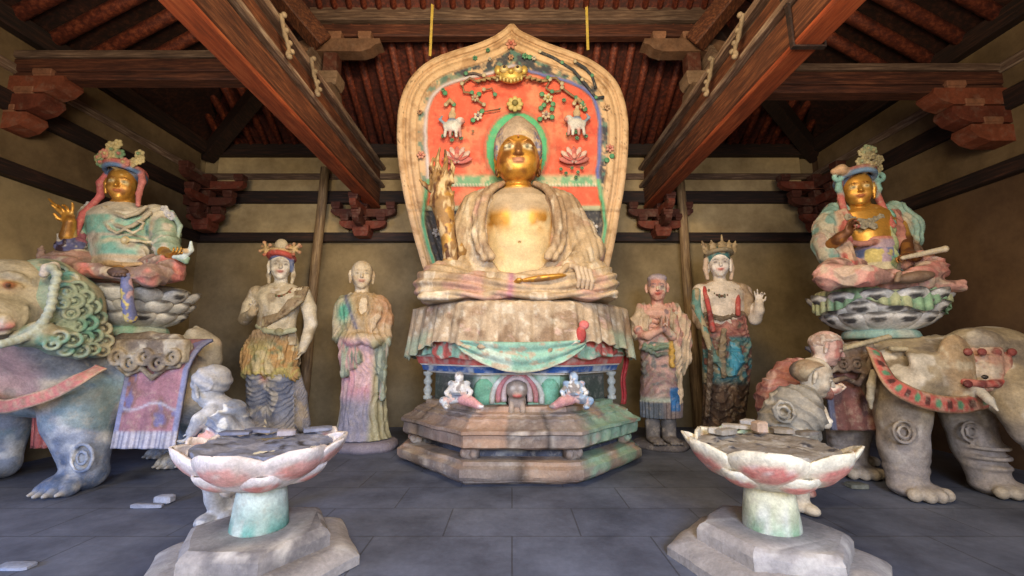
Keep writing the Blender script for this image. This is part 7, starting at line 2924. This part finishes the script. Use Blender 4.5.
# tusk and lip
tus = (206, 196, 176)
k.chain([F(978, 390, -.50), F(989, 400, -.60), F(998, 411, -.66)], [0.04, 0.03, 0.010], tus, 0.015)
k.chain([F(985, 396, -.4), F(996, 406, -.46), F(1003, 412, -.48)], [0.07, 0.05, 0.03], elc, 0.03)
k.ell(F(985, 377, -.56), (0.03, 0.02, 0.02), (40, 34, 30), k=0.006)
# legs


def eleg(pts, r):
    k.chain(pts, r, elc, 0.08)
    p_ = pts[-1]
    k.ell([p_[0] + .02, p_[1] - .05, 0.065], (0.175, 0.20, 0.065), elc, k=0.03)
    for i in range(4):
        k.ell([p_[0] - .11 + .085 * i, p_[1] - .23 + .035 * abs(i - 1.5), 0.055], (0.05, 0.05, 0.05), (190, 176, 156), k=0.015)
    for z in (.22, .30, .38):
        k.tor([p_[0], p_[1], z], .132 + (z - .2) * .06, .018, elc, k=.03)


eleg([F(902, 390, -.2), F(902, 415, -.22), F(903, 445, -.22), [F(906, 470, -.2)[0], 3.8, .12]], [0.22, 0.175, 0.155, 0.14])
eleg([F(960, 395, .0), F(968, 420, .0), F(975, 445, -.05), [F(985, 480, -.1)[0], 3.86, .12]], [0.20, 0.165, 0.15, 0.14])
eleg([F(852, 405, .35), F(850, 425, .38), [F(848, 450, .4)[0], 4.4, .12]], [0.22, 0.17, 0.14])
eleg([F(850, 405, .8), [F(848, 430, .8)[0], 4.85, .12]], [0.24, 0.17])
for cx_, cy_, d in ((904, 432, -.43), (972, 432, -.20)):
    k.tor(F(cx_, cy_, d + .03), .085, .014, elc, rotm(90), k=.02)
    k.tor(F(cx_, cy_, d + .03), .045, .012, elc, rotm(90), k=.02)
# loose leg trappings
k.chain([F(874, 372, -.25), F(871, 385, -.24), F(870, 398, -.22), F(871, 408, -.2)], [0.03, .03, .026, .015], (200, 186, 156), .02)
k.build('body', CLAY, eleph, disp=lambda P, N: 0.008 * (fbm(P, 9, 4) - .5))
# harness
red_ = lambda P: patch(P, (186, 76, 62), ((206, 120, 100), smooth(n_(P, 8, 3), .5, .6)))
path = [F(871, 350, -.22), F(879, 368, -.35), F(889, 383, -.44), F(904, 393, -.49), F(922, 400, -.50), F(942, 404, -.50), (F(962, 404, -.47)), F(984, 399, -.42)]
p = Poly()
ribbon(p, path, .125, .025, bandc_((190, 84, 68), ((96, 150, 108), (92, 50, 42)), (176, 140, 100), 13), n=110)
p.build('chest_band', CLAY, eleph, smooth_=True)
k = Clay(0.0085)
for i, (x, y) in enumerate(((878, 363), (889, 380), (905, 392), (925, 400), (944, 403), (962, 403))):
    d = (-.39, -.48, -.53, -.54, -.54, -.51)[i]
    k.ell(F(x, y, d), (.024, .02, .024), (206, 140, 110) if i % 2 else (110, 150, 110), k=.004)
k = Clay(0.0085)
hp = lambda P: patch(P, (198, 150, 124), ((206, 186, 160), smooth(n_(P, 6, 3), .48, .6)), ((170, 100, 80), smooth(n_(P, 9, 6), .58, .66)))
for x in range(966, 1030, 9):
    for y in range(345, 386, 8):
        q = F(x, y, -.40 - .10 * math.sin((y - 340) / 46 * PI * .7) + .004 * abs(x - 995))
        k.box(q, (.055, .04, .05), hp, rnd=.02, k=.02)
for x in (968, 982, 997, 1012):
    k.ell(F(x, 352, -.50), (.032, .025, .032), (150, 70, 60), k=.006)
    k.ell(F(x, 384, -.54), (.032, .025, .032), (110, 44, 40), k=.006)
k.chain([F(964, 382, -.49), F(985, 384, -.53), F(1005, 383, -.53), F(1022, 378, -.48)], .028, red_, .01)
k.ell(F(1018, 383, -.54), (.04, .03, .05), (110, 150, 110), k=.006)
k.build('forehead_cloth', CLAY, eleph)
# saddle
p = Poly()


def esad(u, v):
    c = F(852, 382, .0)
    c[1] += .36
    if v < .34:
        ang = R(70 - 55 * v / .34)
        return (c[0] - .24 + .46 * u, c[1] - .36 * math.cos(ang), c[2] + .33 * math.sin(ang))
    t = (v - .34) / .66
    return (c[0] - .24 + .46 * u, c[1] - .35 - .03 * t + .012 * math.sin(u * 20) * t, c[2] + .08 - .50 * t)


def esadc(UV):
    u, v = UV[:, 0], UV[:, 1]
    n = fbm(np.stack([u * 4, v * 6, u * 0], 1), 1, 3)
    c = patch(UV, (132, 84, 74), ((96, 66, 64), smooth(n, .5, .6)))
    return mixc(c, rgba((110, 112, 134), len(UV)), 1 - smooth(np.minimum(u, 1 - u), .09, .11))


p.sheet(esad, 50, 50, 0.03, esadc)
p.build('saddle_cloth', CLAY, eleph, smooth_=True)
k = Clay(0.0085)
ec = lambda P: patch(P, (120, 96, 76), ((156, 136, 112), smooth(n_(P, 8, 3), .5, .62)), ((84, 66, 56), smooth(n_(P, 7, 9), .55, .64)))
for i in range(4):
    a = F(826 + 13.5 * i, 362 - 2 * (i > 2), -.08)
    k.box(a + [0, .03, .04], (.085, .05, .13), ec, rnd=.03, k=0.02)
    k.tor(a + [0, -.04, -.02], .062, .018, ec, rotm(90), k=.01)
    k.tor(a + [0.0, -.045, -.02], .025, .012, ec, rotm(90), k=.01)
k.chain([F(820, 372, -.1), F(830, 382, -.12), F(845, 378, -.12), F(858, 384, -.13), F(868, 370, -.14), F(874, 350, -.12)], .022, ec, .01)
for i in range(16):
    k.ell(F(842 + 4.2 * i, 349 - 1.1 * i * (i < 12), -.10 - .01 * i), (.028, .03, .022), (176, 160, 124), rotm(0, 30, 0), k=.004)
k.build('scrolled_saddle_pad', CLAY, eleph)

# ================================================================ the small attendants
# ---- left boy behind the pink pedestal
F = Frame(3.2)
q = F(222, 515)
boy = empty('attendant_statue', (q[0], 3.2, 0), 'small white attendant figure with round head, bending behind the left lotus pedestal', 'statue')
wh = lambda P: patch(P, (186, 184, 182), ((158, 158, 162), smooth(n_(P, 7, 3), .5, .62)), ((208, 204, 198), smooth(n_(P, 12, 4), .58, .66)))
pkw = lambda P: patch(P, (226, 216, 208), ((224, 164, 150), smooth(n_(P, 5, 13), .5, .58)), ((206, 200, 200), smooth(n_(P, 9, 4), .58, .66)))
k = Clay(0.0065)
head(k, F(208, 387, 0), 0.27, wh, lips=(206, 170, 160), eyes=(200, 196, 190), pupil=(150, 146, 140), brow=(190, 186, 180), yaw=-105, pitch=20)
k.cap(F(212, 394, .02), F(221, 410, .05), 0.055, 0.075, wh, k=0.03)
k.chain([F(222, 412, .05), F(224, 430, .05), F(222, 450, .05)], [0.105, 0.125, 0.12], wh, 0.04)
k.chain([F(212, 412, -.03), F(200, 420, -.08), F(192, 432, -.1)], [0.06, 0.05, 0.036], wh, 0.02)
hand(k, F(193, 431, -.1), (-.4, -.3, -.9), (-.5, -.5, 0), 0.13, wh, curl=.4)
k.chain([F(216, 455, .0), F(214, 475, -.05), F(216, 497, .0), [F(217, 515)[0], 3.2, .09]], [0.10, 0.085, 0.065, 0.055], wh, 0.03)
k.chain([F(230, 455, .06), F(232, 475, .05), F(231, 497, .08), [F(231, 515)[0], 3.28, .09]], [0.10, 0.085, 0.065, 0.055], wh, 0.03)
for x, y in ((217, 3.14), (231, 3.22)):
    k.ell([F(x, 515)[0] - .03, y, .045], (0.065, 0.09, 0.045), wh, k=.02)
k.build('body', CLAY, boy)
k = Clay(0.0065)
hc2 = F(212, 382, .02)
k.ell(hc2 + [0.0, 0, .01], (0.128, 0.13, 0.115), (170, 168, 168))
k.tor(hc2 + [.02, -.10, .0], 0.055, 0.010, (170, 168, 168), rotm(90), k=0.01)
k.tor(hc2 + [.02, -.11, .0], 0.025, 0.008, (170, 168, 168), rotm(90), k=0.01)
k.build('hair', CLAY, boy, disp=lambda P, N: 0.004 * np.sin(P[:, 2] * 90 + P[:, 0] * 50))
k = Clay(0.0075)
gr = lambda P: patch(P, (158, 160, 168), ((128, 134, 148), smooth(n_(P, 5, 3), .5, .6)), ((214, 212, 206), smooth(n_(P, 9, 6), .58, .66)))
k.chain([F(216, 410, .02), F(232, 414, .06), F(236, 432, .06), F(232, 452, .04)], [0.075, 0.09, 0.11, 0.10], gr, 0.05)
k.chain([F(214, 420, -.04), F(226, 426, -.08), F(238, 436, -.02)], 0.06, gr, 0.04)
k.chain([F(212, 446, -.03), F(208, 462, -.05), F(210, 478, -.06)], [0.12, 0.12, 0.08], pkw, 0.04)
k.chain([F(224, 446, .03), F(226, 465, .03), F(228, 485, .03)], [0.14, 0.14, 0.09], pkw, 0.04)
k.build('robe', CLAY, boy, disp=lambda P, N: ridg(P[:, 2] * 50 + P[:, 0] * 30 + 8 * n_(P, 6, 3), .006))

# ---- right child in grey robe
F = Frame(3.45)
q = F(794, 500)
ch = empty('attendant_statue', (q[0], 3.45, 0), 'small bald attendant figure in grey robe with raised fist behind the right lotus pedestal', 'statue')
tn2 = lambda P: patch(P, (214, 200, 174), ((186, 166, 138), smooth(n_(P, 7, 3), .5, .62)))
k = Clay(0.0065)
head(k, F(815, 377, 0), 0.30, tn2, lips=(200, 160, 140), eyes=(206, 196, 176), pupil=(110, 96, 84), brow=(180, 160, 136), yaw=62, pitch=16, long_ear=False)
k.cap(F(812, 387, .02), F(802, 398, .04), 0.055, 0.075, tn2, k=0.03)
k.chain([F(820, 410, -.1), F(826, 424, -.18)], [.045, .036], tn2, .02)
hand(k, F(819, 424, -.16), (.9, -.3, .1), (0, 0, 1), 0.15, (226, 216, 200), thumb=-1, curl=1.0)
for i, x in enumerate((790, 799)):
    k.chain([[F(x, 480)[0], 3.5 - .08 * i, .55], [F(x, 500)[0], 3.5 - .08 * i, .28], [F(x + 1, 505)[0], 3.5 - .08 * i, .08]], [.08, .065, .05], tn2, .03)
    k.ell([F(x + 3, 508)[0], 3.44 - .08 * i, .04], (.055, .09, .04), tn2, k=.02)
k.build('body', CLAY, ch)
k = Clay(0.0065)
hcap = lambda P: patch(P, (150, 124, 92), ((110, 96, 84), smooth(n_(P, 9, 3), .45, .6)), ((170, 150, 116), smooth(n_(P, 12, 6), .58, .66)))
k.ell(F(809, 371, .01), (0.135, 0.13, 0.095), hcap)
k.ell(F(822, 378, -.09), (0.09, 0.09, 0.08), hcap, k=.02, op='s')
k.build('hair', CLAY, ch)
k = Clay(0.0075)
gyr = lambda P: patch(P, (150, 142, 126), ((120, 114, 104), smooth(n_(P, 5, 3), .5, .6)), ((184, 174, 154), smooth(n_(P, 9, 6), .56, .66)))
k.chain([F(804, 400, 0), F(794, 408, 0), F(788, 425, .02), F(793, 445, .05), F(795, 475, .03)], [0.12, 0.17, 0.20, 0.17, 0.12], gyr, 0.06)
k.chain([F(806, 402, -.06), F(812, 415, -.15), F(816, 420, -.16)], [0.085, 0.085, 0.07], gyr, 0.04)
k.tor(F(784, 412, -.18), .075, .014, gyr, rotm(90), k=.02)
k.tor(F(784, 412, -.19), .035, .012, gyr, rotm(90), k=.02)
k.build('robe', CLAY, ch, disp=lambda P, N: ridg(P[:, 2] * 34 + P[:, 0] * 30 + 8 * n_(P, 4, 3), .008))

# ---- man behind, in pinkish robe
F = Frame(3.85)
q = F(790, 480)
mn = empty('attendant_statue', (q[0], 3.85, 0), 'attendant figure in worn pink robe leaning to the elephant behind the grey-robed child', 'statue')
pm_ = lambda P: patch(P, (206, 164, 146), ((176, 110, 96), smooth(n_(P, 8, 3), .5, .6)), ((224, 204, 184), smooth(n_(P, 10, 8), .56, .64)))
k = Clay(0.007)
head(k, F(827, 348, 0), 0.30, pm_, lips=(190, 110, 96), eyes=(206, 186, 166), pupil=(80, 66, 60), brow=(150, 110, 96), yaw=58, pitch=18, long_ear=False)
k.cap(F(822, 360, .02), F(810, 370, .04), 0.06, 0.085, pm_, k=0.03)
k.chain([F(826, 392, -.1), F(836, 389, -.14)], [.05, .04], pm_, .02)
hand(k, F(833, 390, -.13), (1, -.1, .1), (0, 0, 1), 0.16, (214, 190, 166), thumb=-1, curl=.9)
for i, x in enumerate((780, 794)):
    k.chain([[F(x, 450)[0], 3.9 - .08 * i, .6], [F(x, 470)[0], 3.9 - .08 * i, .3], [F(x, 485)[0], 3.9 - .08 * i, .08]], [.09, .07, .055], pm_, .03)
    k.ell([F(x + 4, 485)[0], 3.84 - .08 * i, .045], (.06, .10, .045), pm_, k=.02)
k.build('body', CLAY, mn)
k = Clay(0.0065)
k.ell(F(825, 342, .02), (0.13, 0.13, 0.09), lambda P: patch(P, (180, 150, 130), ((206, 186, 166), smooth(n_(P, 40, 3), .5, .6))))
k.ell(F(836, 350, -.08), (0.09, 0.10, 0.08), pm_, k=.02, op='s')
k.build('hair', CLAY, mn, disp=lambda P, N: .010 * (vnoise(P, 40, 3) - .4))
k = Clay(0.0085)
rb = lambda P: patch(P, (176, 110, 92), ((206, 160, 140), smooth(n_(P, 4, 3), .48, .58)), ((140, 84, 72), smooth(n_(P, 7, 8), .56, .64)))
k.chain([F(810, 374, 0), F(795, 380, 0), F(785, 400, .02), F(786, 430, .05), F(788, 455, .03)], [0.13, 0.18, 0.22, 0.20, 0.15], rb, 0.06)
k.chain([F(806, 378, -.06), F(816, 388, -.10), F(826, 392, -.1)], [0.09, 0.075, 0.065], rb, 0.04)
k.build('robe', CLAY, mn, disp=lambda P, N: ridg(P[:, 2] * 30 + P[:, 0] * 24 + 10 * n_(P, 4, 3), .009))

# ================================================================ debris on the floor
for px, py, r, cc, lab in (
        (164, 503, (.07, .04, .03), (176, 176, 182), 'pale broken clay lump on the floor in front of the lion'),
        (148, 508, (.12, .02, .015), (150, 152, 162), 'thin broken stick of clay lying on the floor left of the pale lump'),
        (857, 488, (.07, .05, .02), (120, 122, 110), 'flat greyish clay flake on the floor in front of the elephant'),
        (16, 568, (.09, .04, .01), (150, 156, 172), 'pale flat rubble at the lower left corner of the floor')):
    y = 3.5
    for _ in range(20):
        y += (at(px, py, y)[2]) * 2.0
    q = at(px, py, y)
    q[2] = 0
    chunk('clay_fragment', q, r, cc, lab, 'clay fragment', seed=px)
